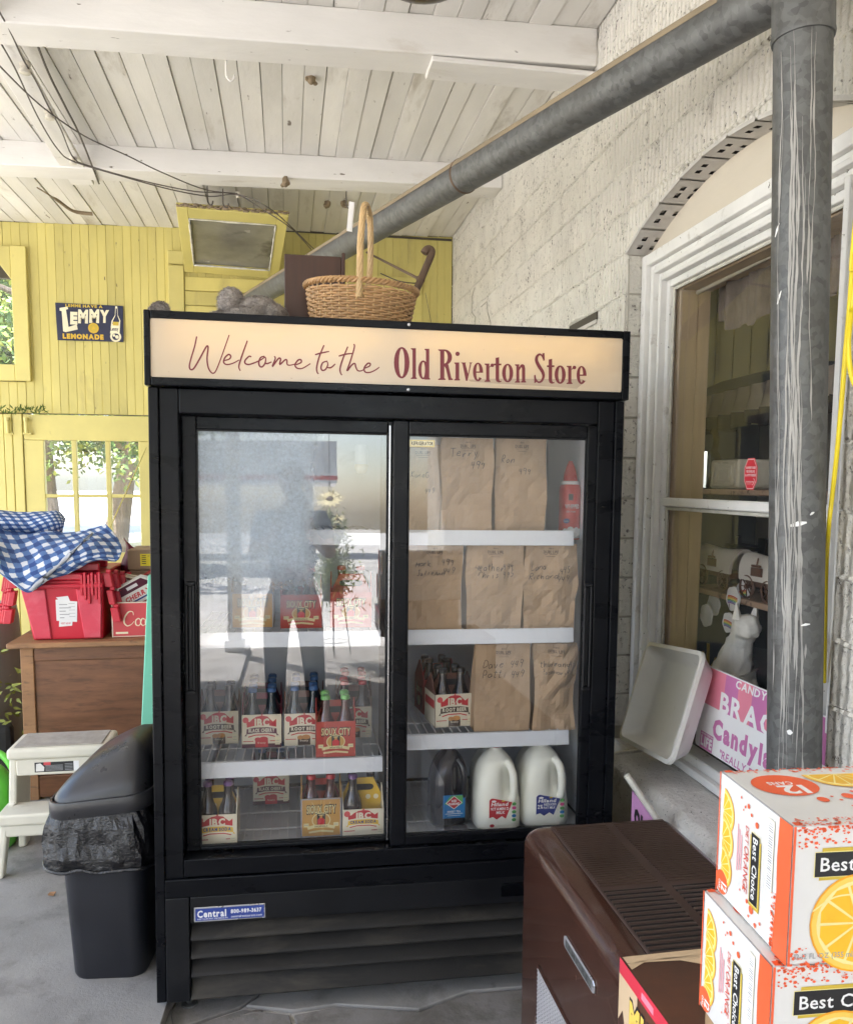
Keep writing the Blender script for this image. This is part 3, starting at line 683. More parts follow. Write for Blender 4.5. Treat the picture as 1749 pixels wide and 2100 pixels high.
# ------------------------------------------------------------------ block wall with the arched shop window
bwall = thing('block_wall', 'white painted wall of scored clay blocks with an arched shop window', 'wall', (XW, 2.4, 0))
bk = MB(); YB0, YB1, ZT = -4.0, 6.40, 3.6
def opening_cut(y): return OY0 < y < OY1
bk.box(XW+.012, OY1, -.02, XW+.26, YB1, ZT); bk.box(XW+.012, YB0, -.02, XW+.26, OY0, ZT); bk.box(XW+.012, OY0, -.02, XW+.26, OY1, SILLZ-.05)
N = 24
for k in range(N):
    y0 = OY0+(OY1-OY0)*k/N; y1 = OY0+(OY1-OY0)*(k+1)/N
    bk.prism([(XW+.012, y0, arch_z(y0)+.006), (XW+.012, y1, arch_z(y1)+.006), (XW+.012, y1, ZT), (XW+.012, y0, ZT)], (.10, 0, 0))
bk.build('core', 'mortar', bwall)
CH, BL = .158, .306
def block(y0, y1, z0, z1):
    """one block as its face outline, cut by the window opening where it meets it"""
    segs = []
    if y1 <= OY0 or y0 >= OY1 or z1 <= SILLZ-.05 or z0 >= OSPR+ORISE: segs = [[(y0, z0), (y1, z0), (y1, z1), (y0, z1)]]
    else:
        if y0 < OY0-.03: segs.append([(y0, z0), (OY0, z0), (OY0, z1), (y0, z1)])
        if y1 > OY1+.03: segs.append([(OY1, z0), (y1, z0), (y1, z1), (OY1, z1)])
        a, b = max(y0, OY0), min(y1, OY1)
        if z1 > OSPR and b-a > .02:
            n = 5; ys = [a+(b-a)*k/n for k in range(n+1)]; lo = [max(z0, arch_z(y)+.004) for y in ys]
            if min(lo) < z1-.012:
                run = [(y, min(l, z1-.004)) for y, l in zip(ys, lo)]
                segs.append(run+[(b, z1), (a, z1)])
    for s in segs:
        b = MB(); j = random.uniform(0, .004); x = XW+j; n = len(s); g = .0012
        cy_ = sum(p[0] for p in s)/n; cz_ = sum(p[1] for p in s)/n
        inn = [(cy_+(p[0]-cy_)*(1-2*g/max(.05, (y1-y0))), cz_+(p[1]-cz_)*(1-2*g/max(.05, (z1-z0)))) for p in s]
        in2 = [(cy_+(p[0]-cy_)*(1-5*g/max(.05, (y1-y0))), cz_+(p[1]-cz_)*(1-4*g/max(.05, (z1-z0)))) for p in s]
        b.loft([[Vector((XW+.014, p[0], p[1])) for p in inn], [Vector((x+.003, p[0], p[1])) for p in inn], [Vector((x, p[0], p[1])) for p in in2]])
        b.build('block', 'block_paint', bwall)
z = 0.045; r = 0
while z < 3.46:
    y = YB1-.004-(BL/2 if r % 2 else 0)
    if r % 2: block(YB1-BL/2, YB1-.004, z, z+CH)
    while y > -1.2:
        block(y-BL, y, z, z+CH); y -= BL
    z += CH; r += 1
q = MB(); q.box(XW+.002, YB0, -.01, XW+.012, -1.2, 3.42); q.build('plaster', 'block_paint', bwall)
# raised mortar ridges, thick with paint, run along the bed joints
mr = MB(); z = .045+CH; rr = random.Random(11)
while z < 3.44:
    for ya, yb in ((-1.2, OY0-.02), (OY1+.02, 6.37)) if z < OSPR+.12 else ((-1.2, 6.37),):
        n = max(2, int((yb-ya)/.07)); pts = [Vector((XW+.0015+rr.uniform(-.002, .003), ya+(yb-ya)*k/n, z+rr.uniform(-.005, .005))) for k in range(n+1)]
        mr.tube(pts, [rr.uniform(.004, .0095) for _ in pts], 5)
    z += CH
mr.build('mortar_ridge', 'block_paint', bwall, smooth=True)
# hairline settlement cracks near the corner and the gap beside the window frame
ck = MB()
for path in (((1004, 690), (1006, 662), (1000, 640), (998, 618), (986, 629)), ((973, 668), (975, 650), (967, 640), (968, 606), (973, 590)), ((1290, 530), (1288, 640), (1280, 760), (1278, 900), (1271, 1050), (1268, 1300))):
    P = [onX(x, y, XW-.003) for x, y in path]; ck.tube([p+Vector((0, random.uniform(-.004, .004), 0)) for p in P], .0030, 4)
ck.build('crack', 'mortar', bwall)
a, b_ = onX(1160, 668, XW), onX(1225, 632, XW)
q = MB(); q.box(XW-.006, b_.y, b_.z-.06, XW+.02, b_.y+.34, b_.z-.045); q.build('vent_lip', 'tile_grey', bwall); q = MB(); q.box(XW-.002, b_.y, b_.z-.044, XW+.001, b_.y+.34, b_.z-.012); q.build('vent_slot', 'gap_dark', bwall)  # dark strip on the wall face stands for shade inside the vent recess

# ring of hollow tiles cut open along the arch
for k in range(9):
    t0, t1 = k/9+.004, (k+1)/9-.004
    th = math.asin((OY1-OCY)/ORAD); ang = lambda t: th-2*th*t
    b = MB()
    def ap(t, xx, d=0.0): a_ = ang(t); return Vector((XW+xx, OCY+(ORAD-.004+d)*math.sin(a_), OCZ+(ORAD-.004+d)*math.cos(a_)))
    jj_ = lambda: random.uniform(-.03, .03); us = [t0, t0+(t1-t0)*(.25+jj_()), t0+(t1-t0)*(.41+jj_()), t0+(t1-t0)*(.57+jj_()), t0+(t1-t0)*(.73+jj_()), t1]; xs = [-.004, .026, .044, .076, .098, .105]
    jw = random.uniform(-.004, .004)
    for i in range(5):
        for j in range(5):
            hole = (i in (1, 3) and j in (1, 3) and not (j == 3 and (k*7+i) % 4 == 0)); d = .05 if hole else 0
            q4 = [ap(us[i], xs[j]+jw, d), ap(us[i+1], xs[j]+jw, d), ap(us[i+1], xs[j+1]+jw, d), ap(us[i], xs[j+1]+jw, d)]
            b.add(q4, [(0, 1, 2, 3)], 1 if hole else 0)
            if hole:
                t4 = [ap(us[i], xs[j]+jw), ap(us[i+1], xs[j]+jw), ap(us[i+1], xs[j+1]+jw), ap(us[i], xs[j+1]+jw)]
                for m in range(4): b.add([t4[m], t4[(m+1) % 4], q4[(m+1) % 4], q4[m]], [(0, 1, 2, 3)], 1)
    for j in range(1): b.add([ap(t0, xs[0]+jw), ap(t1, xs[0]+jw), ap(t1, xs[0]+jw, .012), ap(t0, xs[0]+jw, .012)], [(0, 1, 2, 3)])
    b.build('hollow_tile', ['tile_grey', 'tile_hollow'], bwall)
for ya in (OY0-.0, OY1):                                               # block returns inside the jambs
    z = .045
    while z < OSPR-.05:
        s = -1 if ya == OY1 else 1; q = MB(); q.box(XW+.004+random.uniform(0, .004), ya, max(z, SILLZ)+.004, XW+.115, ya+s*.006, min(z+CH, OSPR)-.004)
        if z+CH > SILLZ+.02: q.build('return_block', 'block_paint', bwall, bevel=.003)
        z += CH

# ------------------------------------------------------------------ shop window set in the arch
sw = thing('shop_window', 'white framed shop window with two panes under a low arch', 'window', (1.40, OCY, SILLZ))
GY0, GY1, GZ1 = 1.915, 2.868, 2.249                                    # glass
steps = [(1.362, OY1-.008, 2.375), (1.374, 2.985, 2.352), (1.366, 2.955, 2.338), (1.388, 2.925, 2.318), (1.380, 2.905, 2.305), (1.402, 2.888, 2.285)]
prev = None
jam = MB()
bounds = [OY1-.008, 2.995, 2.962, 2.940, 2.912, 2.893, GY1]; xf = [1.362, 1.382, 1.368, 1.390, 1.376, 1.400]
hz = [2.395, 2.352, 2.330, 2.312, 2.292, 2.276, GZ1]
yr = [OY0+.008, 1.783, 1.812, 1.840, 1.868, 1.890, GY0]
for k in range(6):
    jam.box(xf[k], bounds[k+1], SILLZ+.02, 1.43, bounds[k], hz[k]-.0)
    jam.box(xf[k]+.0006, yr[k], SILLZ+.02, 1.43, yr[k+1], hz[k]-.001)
jam.build('jamb_moulding', 'white_trim', sw, bevel=.004, seg=2)
hd = MB()
for k in range(6): hd.box(xf[k]+.0012, yr[k+1]+.0007, hz[k+1], 1.431, bounds[k+1]-.0007, hz[k]-.0008)
hd.build('head_moulding', 'white_trim', sw, bevel=.004, seg=2)
tp = MB(); n = 16; ys = [OY0+.004+(OY1-OY0-.008)*k/n for k in range(n+1)]
tp.prism([(1.392, y, arch_z(y)-.003) for y in ys]+[(1.392, ys[-1], 2.37), (1.392, ys[0], 2.37)], (.03, 0, 0)); tp.build('tympanum', 'tympanum_paint', sw)
rl = MB(); rl.box(1.398, GY0+.001, 1.443, 1.432, GY1-.001, 1.475); rl.build('meeting_rail', 'white_trim', sw, bevel=.004)
pt_ = MB()
for z0, z1 in ((SILLZ+.06, 1.442), (1.476, GZ1)):
    for a in (GY0, GY1):
        s = 1 if a == GY0 else -1; pt_.box(1.412, min(a, a+s*.014), z0+.001, 1.42, max(a, a+s*.014), z1-.001)
    pt_.box(1.412, GY0+.015, z1-.013, 1.42, GY1-.015, z1-.001)
pt_.build('putty', 'putty', sw, bevel=.003)
for z0, z1 in ((SILLZ+.06, 1.443), (1.475, GZ1)):
    q = MB(); q.box(1.4215, GY0, z0, 1.4255, GY1, z1); q.build('pane', 'window_glass', sw)
q = MB(); q.box(1.365, OY0+.01, SILLZ+.001, 1.432, OY1-.01, SILLZ+.058); q.box(1.335, OY0+.02, SILLZ+.001, 1.364, OY1-.02, SILLZ+.028); q.build('sill_board', 'white_trim', sw, bevel=.004)
q = MB(); q.box(1.433, GY1-.022, SILLZ, 1.505, GY1+.02, 2.26); q.box(1.506, GY1-.012, SILLZ, 1.56, GY1+.02, 2.26); q.build('inner_jamb', 'tan_wood', sw, bevel=.004)
q = MB(); q.box(1.433, GY0-.02, SILLZ, 1.56, GY0+.012, 2.26); q.box(1.433, GY0+.013, 2.235, 1.56, GY1-.023, 2.27); q.build('inner_casing', 'tan_wood', sw, bevel=.004)
# rough masonry ledge under the window
lg = MB(); rr = random.Random(5)
def ledge(a, b):
    y = 1.2+(2.80-1.2)*a
    prof = [(1.36, .535), (1.24, .533), (1.185, .525), (1.165, .505), (1.158, .46), (1.165, .33), (1.175, .16), (1.18, .0)]
    t = b*(len(prof)-1); i = min(int(t), len(prof)-2); x, z = [prof[i][q]+(prof[i+1][q]-prof[i][q])*(t-i) for q in (0, 1)]
    e = max(0, (a-.94)/.06); x += e*e*.05
    return Vector((x+.012*noise.noise(Vector((y*7, z*7, 1))), y, z-e*e*.02+.006*noise.noise(Vector((y*9, x*9, 4)))))
lg.grid(ledge, 40, 28, uvs=False); lg.prism([(1.36, 2.80, .0), (1.20, 2.80, .0), (1.205, 2.80, .52), (1.36, 2.80, .53)], (0, -.02, 0))
tag(lg.build('window_ledge', 'ledge_stucco', smooth='all'), 'rough white stucco ledge running under the shop window', 'ledge')

# ------------------------------------------------------------------ dim shop interior behind the window
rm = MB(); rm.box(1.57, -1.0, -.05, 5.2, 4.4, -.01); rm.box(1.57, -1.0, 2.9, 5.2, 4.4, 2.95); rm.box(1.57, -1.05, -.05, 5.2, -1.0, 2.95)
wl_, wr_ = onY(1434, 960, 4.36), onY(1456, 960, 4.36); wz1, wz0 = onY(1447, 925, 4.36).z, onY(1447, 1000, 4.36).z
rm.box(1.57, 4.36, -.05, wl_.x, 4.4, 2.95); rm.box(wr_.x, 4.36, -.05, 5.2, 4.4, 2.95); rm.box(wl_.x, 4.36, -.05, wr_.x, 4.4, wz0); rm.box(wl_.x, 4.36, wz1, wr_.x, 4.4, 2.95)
rm.box(5.16, -1.0, -.05, 5.2, 1.0, 2.95); rm.box(5.16, 3.0, -.05, 5.2, 4.36, 2.95); rm.box(5.16, 1.0, -.05, 5.2, 3.0, .9); rm.box(5.16, 1.0, 2.3, 5.2, 3.0, 2.95)  # opening left in the unseen end wall to let sky light in
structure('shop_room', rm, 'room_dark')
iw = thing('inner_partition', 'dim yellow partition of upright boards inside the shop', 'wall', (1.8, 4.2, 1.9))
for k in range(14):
    q = MB(); x0 = 1.60+k*.105; q.box(x0, 4.20+random.uniform(0, .003), 1.86, x0+.102, 4.225, 2.86); q.build('board', 'partition_yellow_shaded', iw, bevel=.003)
# ================================================================== the glass door cooler
FW, FD = 1.384, .74
fr_ = thing('refrigerator', 'tall black cooler with two sliding glass doors under a lit welcome sign', 'refrigerator', M=FM)
def fpart(mb, name, m, par=None, **k): return mb.build(name, m, par or fr_, local=True, **k)
q = MB()
q.box(.003, 0, .014, .030, FD, 1.784); q.box(FW-.033, 0, .014, FW-.006, FD, 1.784)                    # outer side posts
q.box(.0305, .008, .333, .082, .10, 1.784); q.box(FW-.084, .008, .333, FW-.0335, .10, 1.784)          # inner posts
q.box(.083, .010, 1.716, FW-.085, .10, 1.784); q.box(.083, .004, .385, FW-.085, .12, .437); q.box(.0308, -.006, .330, FW-.0338, .006, .384)
q.box(.0305, .64, .1, FW-.034, FD-.002, 1.784); q.box(.0305, .02, 1.79, FW-.034, FD-.002, 1.83)
q.box(.0305, .121, .20, FW-.034, .639, .40)
fpart(q, 'cabinet', 'black_paint', bevel=.003, seg=2)
q = MB(); q.box(.045, .622, .43, FW-.047, .639, 1.74); q.box(.0306, .101, .43, .045, .639, 1.74); q.box(FW-.047, .101, .43, FW-.0336, .639, 1.74); q.box(.0306, .101, 1.742, FW-.0336, .639, 1.76); q.box(.0306, .10, .402, FW-.0336, .639, .412)
fpart(q, 'liner', 'liner', bevel=.004)
# header box with its translucent printed face and the tube behind it
h0, h1, hb, htp = -.002, FW-.002, 1.786, 1.988
px0, px1, pz0, pz1 = .015, 1.359, 1.809, 1.966
q = MB(); q.box(h0, -.022, hb, px0, .10, htp); q.box(px1, -.022, hb, h1, .10, htp); q.box(px0+.0005, -.0215, pz1, px1-.0005, .10, htp-.0005); q.box(px0+.0005, -.0215, hb+.0005, px1-.0005, .10, pz0)
q.box(px0+.001, .09, pz0+.001, px1-.001, .099, pz1-.001)
hdr = fpart(q, 'sign_frame', 'black_paint', bevel=.003, seg=2)
q = MB(); q.box(h0+.004, .101, 1.90, h1-.004, .60, htp-.01); fpart(q, 'top_hood', 'black_dull', bevel=.004)
q = MB(); rr_ = rrect(px1-px0+.004, pz1-pz0+.004, .012, 4, (px0+px1)/2, (pz0+pz1)/2); q.prism([(x, -.017, z) for x, z in rr_], (0, .003, 0)); face = fpart(q, 'sign_panel', 'sign_face')
q = MB()
for a, b in ((.06, .64), (.72, 1.32)): q.tube([(a, .045, pz1-.022), (b, .045, pz1-.022)], .011, 8)
fpart(q, 'sign_tube', 'sign_tube')
q = MB(); q.box(px0+.002, .07, pz0+.002, px1-.002, .074, pz1-.002); fpart(q, 'sign_reflector', 'carton_white')
for z in (htp-.010, hb+.010):
    q = MB(); q.lathe([(.0045, 0), (.0045, .003), (.002, .004)], ((h0+h1)/2+.03, -.0218, z), 8, ax=(0, -1, 0)); fpart(q, 'screw', 'steel')
# hand lettered greeting
pr_ = Print((0, -.0170, 0), (1, 0, 0), (0, 0, 1), (0, -1, 0))
def zpt(x, y, s, ox, oy):
    p = onF((ox+x/s)*.8203, (oy+y/s)*.8203, -.0175); return (p.x, p.z)
T1 = lambda P: [zpt(x, y, 3.3, 470, 820) for x, y in P]
for P in (((72, 68), (55, 150), (25, 250), (12, 310), (20, 340), (48, 332), (95, 255), (150, 155), (166, 160), (157, 250), (166, 320), (185, 358), (207, 372), (232, 348), (275, 240), (340, 55)),
          ((298, 268), (340, 255), (353, 232), (335, 217), (305, 243), (294, 280), (318, 300), (370, 290), (422, 262)),
          ((490, 103), (455, 200), (425, 290), (420, 325), (432, 352)),
          ((522, 238), (505, 232), (474, 262), (470, 288), (500, 300), (555, 283), (600, 262), (632, 240)),
          ((632, 232), (600, 242), (584, 282), (592, 314), (614, 318), (636, 288), (641, 250), (632, 236)), ((632, 290), (655, 292), (690, 278)),
          ((712, 232), (720, 252), (695, 318), (745, 252), (764, 256), (757, 300), (800, 262), (816, 266), (818, 298), (840, 306), (888, 295)),
          ((890, 302), (932, 284), (932, 262), (908, 264), (883, 302), (900, 330), (945, 331), (1010, 292)),
          ((1122, 140), (1085, 230), (1062, 320), (1065, 362), (1077, 378)), ((1048, 219), (1100, 205), (1165, 192)),
          ((1150, 272), (1112, 285), (1097, 325), (1108, 348), (1135, 340), (1153, 302), (1148, 276)), ((1150, 325), (1180, 325), (1215, 295)),
          ((1318, 152), (1275, 260), (1255, 330), (1258, 368), (1270, 388)), ((1243, 231), (1300, 215), (1362, 208)),
          ((1368, 130), (1372, 160), (1340, 270), (1312, 352), (1350, 305), (1376, 292), (1384, 320), (1400, 350), (1430, 352), (1458, 336)),
          ((1455, 332), (1498, 312), (1502, 292), (1480, 293), (1453, 330), (1462, 362), (1500, 365), (1545, 346), (1578, 322))):
    pr_.stroke(T1(P), [.0036, .0046, .0042, .0030], 'maroon', smooth=5)
pr_.build('script_lettering', face, local=True)
pr_ = Print((0, -.0170, 0), (1, 0, 0), (0, 0, 1), (0, -1, 0))
T2 = lambda P: [zpt(x, y, 3.239, 960, 840) for x, y in P]
def ell(cx, cy, rx, ry, n=22, a0=0, a1=360): return [(cx+rx*math.cos(R_(a0+(a1-a0)*i/n)), cy-ry*math.sin(R_(a0+(a1-a0)*i/n))) for i in range(n+1)]
def band(outer, inner):
    n = len(outer); a, b = T2(outer), T2(inner)
    pr_.mb.add([pr_.P(*p) for p in a+b], [(i, i+1, n+i+1, n+i) for i in range(n-1)], pr_.mi('maroon')); pr_.k += 1
def P2(*pts): pr_.poly(T2(pts), 'maroon')
def O_(cx, cy, rx, ry, ix, iy): band(ell(cx, cy, rx, ry), ell(cx, cy, ix, iy))
def stem(x0, x1, y0, y1, top=1, bot=1, s=13):
    P2((x0, y0), (x1, y0), (x1, y1), (x0, y1))
    if top: P2((x0-s, y0), (x0+1, y0), (x0+1, y0+16), (x0-s, y0+7))
    if bot: P2((x0-s, y1+2), (x0-s, y1-6), (x0, y1-13), (x1, y1-13), (x1+s*.6, y1-6), (x1+s*.6, y1+2))
def e_(cx, cy, rx=41, ry=76):
    band(ell(cx, cy, rx, ry, 22, 0, 318), ell(cx-1, cy-1, 13, ry-13, 22, 0, 318)); P2((cx-14, cy-4), (cx+rx, cy-4), (cx+rx, cy+7), (cx-14, cy+7))
def r_(x0, y0, y1): stem(x0, x0+26, y0, y1); P2((x0+24, y0+34), (x0+40, y0+8), (x0+50, y0+2), (x0+46, y0+22)); pr_.poly(T2(ell(x0+50, y0+14, 15, 15, 12)[:-1]), 'maroon')
def t_(x0, y0, y1, yb): P2((x0, y0+6), (x0+28, y0), (x0+28, y1-22), (x0+34, y1-8), (x0+46, y1-12), (x0+45, y1), (x0+24, y1+4), (x0+6, y1-6), (x0, y1-26)); P2((x0-14, yb), (x0+46, yb), (x0+46, yb+15), (x0-14, yb+15))
O_(143, 215, 63, 128, 23, 113); stem(230, 258, 97, 345); 
O_(317, 273, 41, 77, 14, 63); stem(339, 366, 102, 350, s=11)
stem(454, 488, 107, 353, s=16); band(ell(488, 171, 62, 64, 16, 90, -90), ell(488, 171, 27, 50, 16, 90, -90)); P2((486, 225), (520, 228), (536, 300), (545, 340), (557, 346), (557, 356), (522, 356), (500, 262), (486, 240))
pr_.poly(T2(ell(595, 143, 18, 18, 14)[:-1]), 'maroon'); stem(578, 608, 213, 357, s=10)
P2((622, 213), (664, 213), (658, 222), (680, 305), (696, 222), (688, 213), (716, 213), (706, 222), (675, 362), (662, 362), (634, 224))
e_(760, 290); r_(826, 222, 368); t_(903, 170, 372, 222); O_(1000, 299, 45, 76, 15, 63)
stem(1070, 1094, 228, 375, s=11); P2((1090, 262), (1104, 232), (1122, 226), (1137, 236), (1142, 262), (1142, 362), (1149, 368), (1149, 376), (1108, 376), (1108, 368), (1116, 362), (1116, 262), (1110, 252), (1092, 282))
pr_.stroke(T2([(1290, 185), (1278, 158), (1258, 148), (1238, 165), (1234, 200), (1255, 245), (1283, 290), (1290, 330), (1272, 366), (1246, 372), (1226, 345)]), [.0040, .0052, .0068, .0095, .0105, .0095, .0068, .0050, .0040], 'maroon', smooth=4)
P2((1280, 140), (1298, 136), (1300, 196), (1288, 200)); P2((1214, 318), (1226, 312), (1234, 372), (1216, 382))
t_(1332, 183, 382, 236); O_(1425, 312, 45, 75, 15, 62); r_(1490, 240, 386); e_(1598, 315, 40, 74)
pr_.build('serif_lettering', face, local=True)
pr_ = Print((0, -.0170, 0), (1, 0, 0), (0, 0, 1), (0, -1, 0)); pr_.k = -1.6
pr_.poly(T2([(680, 352), (900, 344), (1250, 346), (1600, 348), (1638, 362), (1560, 425), (1200, 400), (900, 384), (700, 368)]), 'tape_old' if 'tape_old' in MATS else M_('tape_old', (.46, .36, .26), .35).name)
pr_.build('tape_scrap', face, local=True)

# sliding doors
def door(u0, u1, gu0, gu1, v, w0, w1, gw0, gw1, gmat, name='sliding_door'):
    q = MB(); t = .026
    q.box(u0, v, w0, gu0, v+t, w1); q.box(gu1, v, w0, u1, v+t, w1); q.box(gu0+.0005, v+.0006, gw1, gu1-.0005, v+t, w1-.0003); q.box(gu0+.0005, v+.0006, w0+.0003, gu1-.0005, v+t, gw0)
    d = fpart(q, name, 'black_paint', bevel=.0035, seg=2)
    g = MB(); mid = (gu0+gu1)/2; g.box(-(gu1-gu0)/2, v+.010, 0, (gu1-gu0)/2, v+.013, gw1-gw0)
    go = g.build('glass', gmat, d, local=True); go.location = (mid, 0, gw0)
    s = MB()                                                          # wet rubber beading round the pane
    for a, b, c_, e in ((gu0, gu0+.004, gw0, gw1), (gu1-.004, gu1, gw0, gw1)): s.box(a, v+.006, c_+.0005, b, v+.0095, e-.0005)
    s.box(gu0+.0045, v+.006, gw0, gu1-.0045, v+.0095, gw0+.004); s.box(gu0+.0045, v+.006, gw1-.004, gu1-.0045, v+.0095, gw1)
    s.build('beading', 'black_dull', d, local=True)
    return d
dL = door(.084, .688, .124, .672, .052, .440, 1.714, .452, 1.676, 'cooler_glass_foggy')
dR = door(.684, 1.302, .728, 1.271, .016, .440, 1.712, .468, 1.672, 'cooler_glass')
q = MB(); q.box(.6745, .050, .445, .6785, .0518, 1.70); q.build('edge_trim', 'steel', dL, local=True)
for d, u, v, z0, z1 in ((dL, .103, .052, .925, 1.232), (dR, 1.283, .016, .915, 1.225)):
    q = MB(); q.box(u-.013, v-.012, z0, u-.006, v-.0005, z1); q.box(u+.006, v-.012, z0, u+.013, v-.0005, z1); q.box(u-.0055, v-.004, z0+.004, u+.0055, v-.0006, z1-.004)
    q.box(u-.013, v-.012, z1+.0005, u+.013, v-.0005, z1+.010); q.box(u-.013, v-.012, z0-.010, u+.013, v-.0005, z0-.0005); q.build('handle', 'black_dull', d, local=True, bevel=.002)
pr_ = Print((.7295, .016, 1.637), (1, 0, 0), (0, 0, 1), (0, -1, 0)); pr_.rect(.001, 0, .075, .021, 'sign_cream'); pr_.rect(.0025, .0015, .0735, .0195, 'logo_gold'); pr_.rect(.004, .003, .072, .018, 'sign_cream')
pr_.text('REFRIGERATOR', .038, .0055, .0105, 'print_black', wd=.064, center=True, bold=.03); pr_.build('door_sticker', dR, local=True)
# lower panel: badge, louvres, feet
q = MB(); q.box(.031, -.004, .014, .098, .03, .328); q.box(.100, -.002, .247, FW-.036, .02, .328); q.box(FW-.10, -.004, .014, FW-.034, .03, .246)
gr = fpart(q, 'lower_panel', 'black_dull', bevel=.003, seg=2)
for k, (za, zb2) in enumerate(((.246, .195), (.191, .140), (.136, .084), (.080, .016))):
    q = MB(); P = [(.1005, -.006, za-.016), (.1005, .012, za), (.1005, .016, za), (.1005, .004, zb2+.004), (.1005, -.006, zb2)]
    q.prism([(.1005, .030, za-.012), (.1005, .0, zb2+.012), (.1005, -.006, zb2+.004), (.1005, -.002, zb2), (.1005, .006, zb2+.002), (.1005, .036, za-.012)], (FW-.2025, 0, 0)); fpart(q, 'louvre', 'black_dust', bevel=.002)
q = MB(); q.box(.09, .05, .02, FW-.09, .06, .25); fpart(q, 'grille_back', 'rubber')
q = MB(); q.box(.111, -.0045, .253, .314, -.0022, .297); bd = fpart(q, 'badge', 'badge_silver', bevel=.0012)
pr_ = Print((.111, -.0045, .253), (1, 0, 0), (0, 0, 1), (0, -1, 0)); pr_.rect(.004, .004, .199, .040, 'badge_blue')
pr_.text('Central', .009, .014, .021, 'paper_white', wd=.082, bold=.035); pr_.text('RESTAURANT PRODUCTS', .010, .0065, .0045, 'paper_white', wd=.085, bold=.01)
pr_.text('800-989-3637', .104, .021, .012, 'paper_white', wd=.088, bold=.04); pr_.text('centralrestaurant.com', .105, .008, .007, 'paper_white', wd=.088, bold=.01); pr_.build('badge_print', bd, local=True)
q = MB(); q.box(FW-.36, -.0045, .268, FW-.24, -.0025, .312); fpart(q, 'pull_recess', 'black_paint', bevel=.003)
for u, v in ((.085, .075), (FW-.09, .075), (.085, .66), (FW-.09, .66)):
    q = MB(); q.lathe([(.010, .017), (.010, -.012), (.017, -.014), (.017, -.022), (.010, -.023), (.009, -.034), (.024, -.036), (.026, -.045)], (u, v, -.002), 12); fpart(q, 'foot', 'galvanised')
# racks, price rails
def rack(u0, u1, w, v0=.145, v1=.60, railv=.112, railh=.043, rail=True):
    q = MB(); n = int((u1-u0)/.0265)
    for k in range(n+1): u = u0+(u1-u0)*k/n; q.tube([(u, v0, w), (u, v1, w)], .0020, 5)
    for v in (v0, v0+.13, v0+.27, v1): q.tube([(u0, v, w-.0035), (u1, v, w-.0035)], .0032, 6)
    s = fpart(q, 'rack', 'rack_white')
    if rail:
        q = MB(); q.prism([(u0, railv, w+.006), (u0, railv+.004, w+.006), (u0, railv+.018, w-.004), (u0, railv+.004, w-.004-railh+.006), (u0, railv-.004, w-railh+.002), (u0, railv-.005, w-railh+.004)], (u1-u0, 0, 0)); q.build('price_rail', 'price_rail', s, local=True, bevel=.001)
W1, W2, W3L, W3R, W0 = 1.385, 1.076, .680, .744, .428
rack(.108, .656, W1); rack(.108, .660, W2); rack(.108, .668, W3L)
rack(.735, 1.268, W1); rack(.735, 1.275, W2); rack(.735, 1.268, W3R)
rack(.11, .672, W0, v0=.10, rail=False); rack(.735, 1.275, W0, v0=.10, rail=False)
q = MB(); q.box(.705, .16, .42, .718, .63, 1.73); fpart(q, 'centre_post', 'black_dull', bevel=.003)
q = MB(); q.tube([(.62, .42, 1.60), (.62, .42, 1.665)], .022, 12); q.ball((.62, .42, 1.59), .024, 6, 1); fpart(q, 'lamp_holder', ['liner', 'carton_cream'], smooth=True)

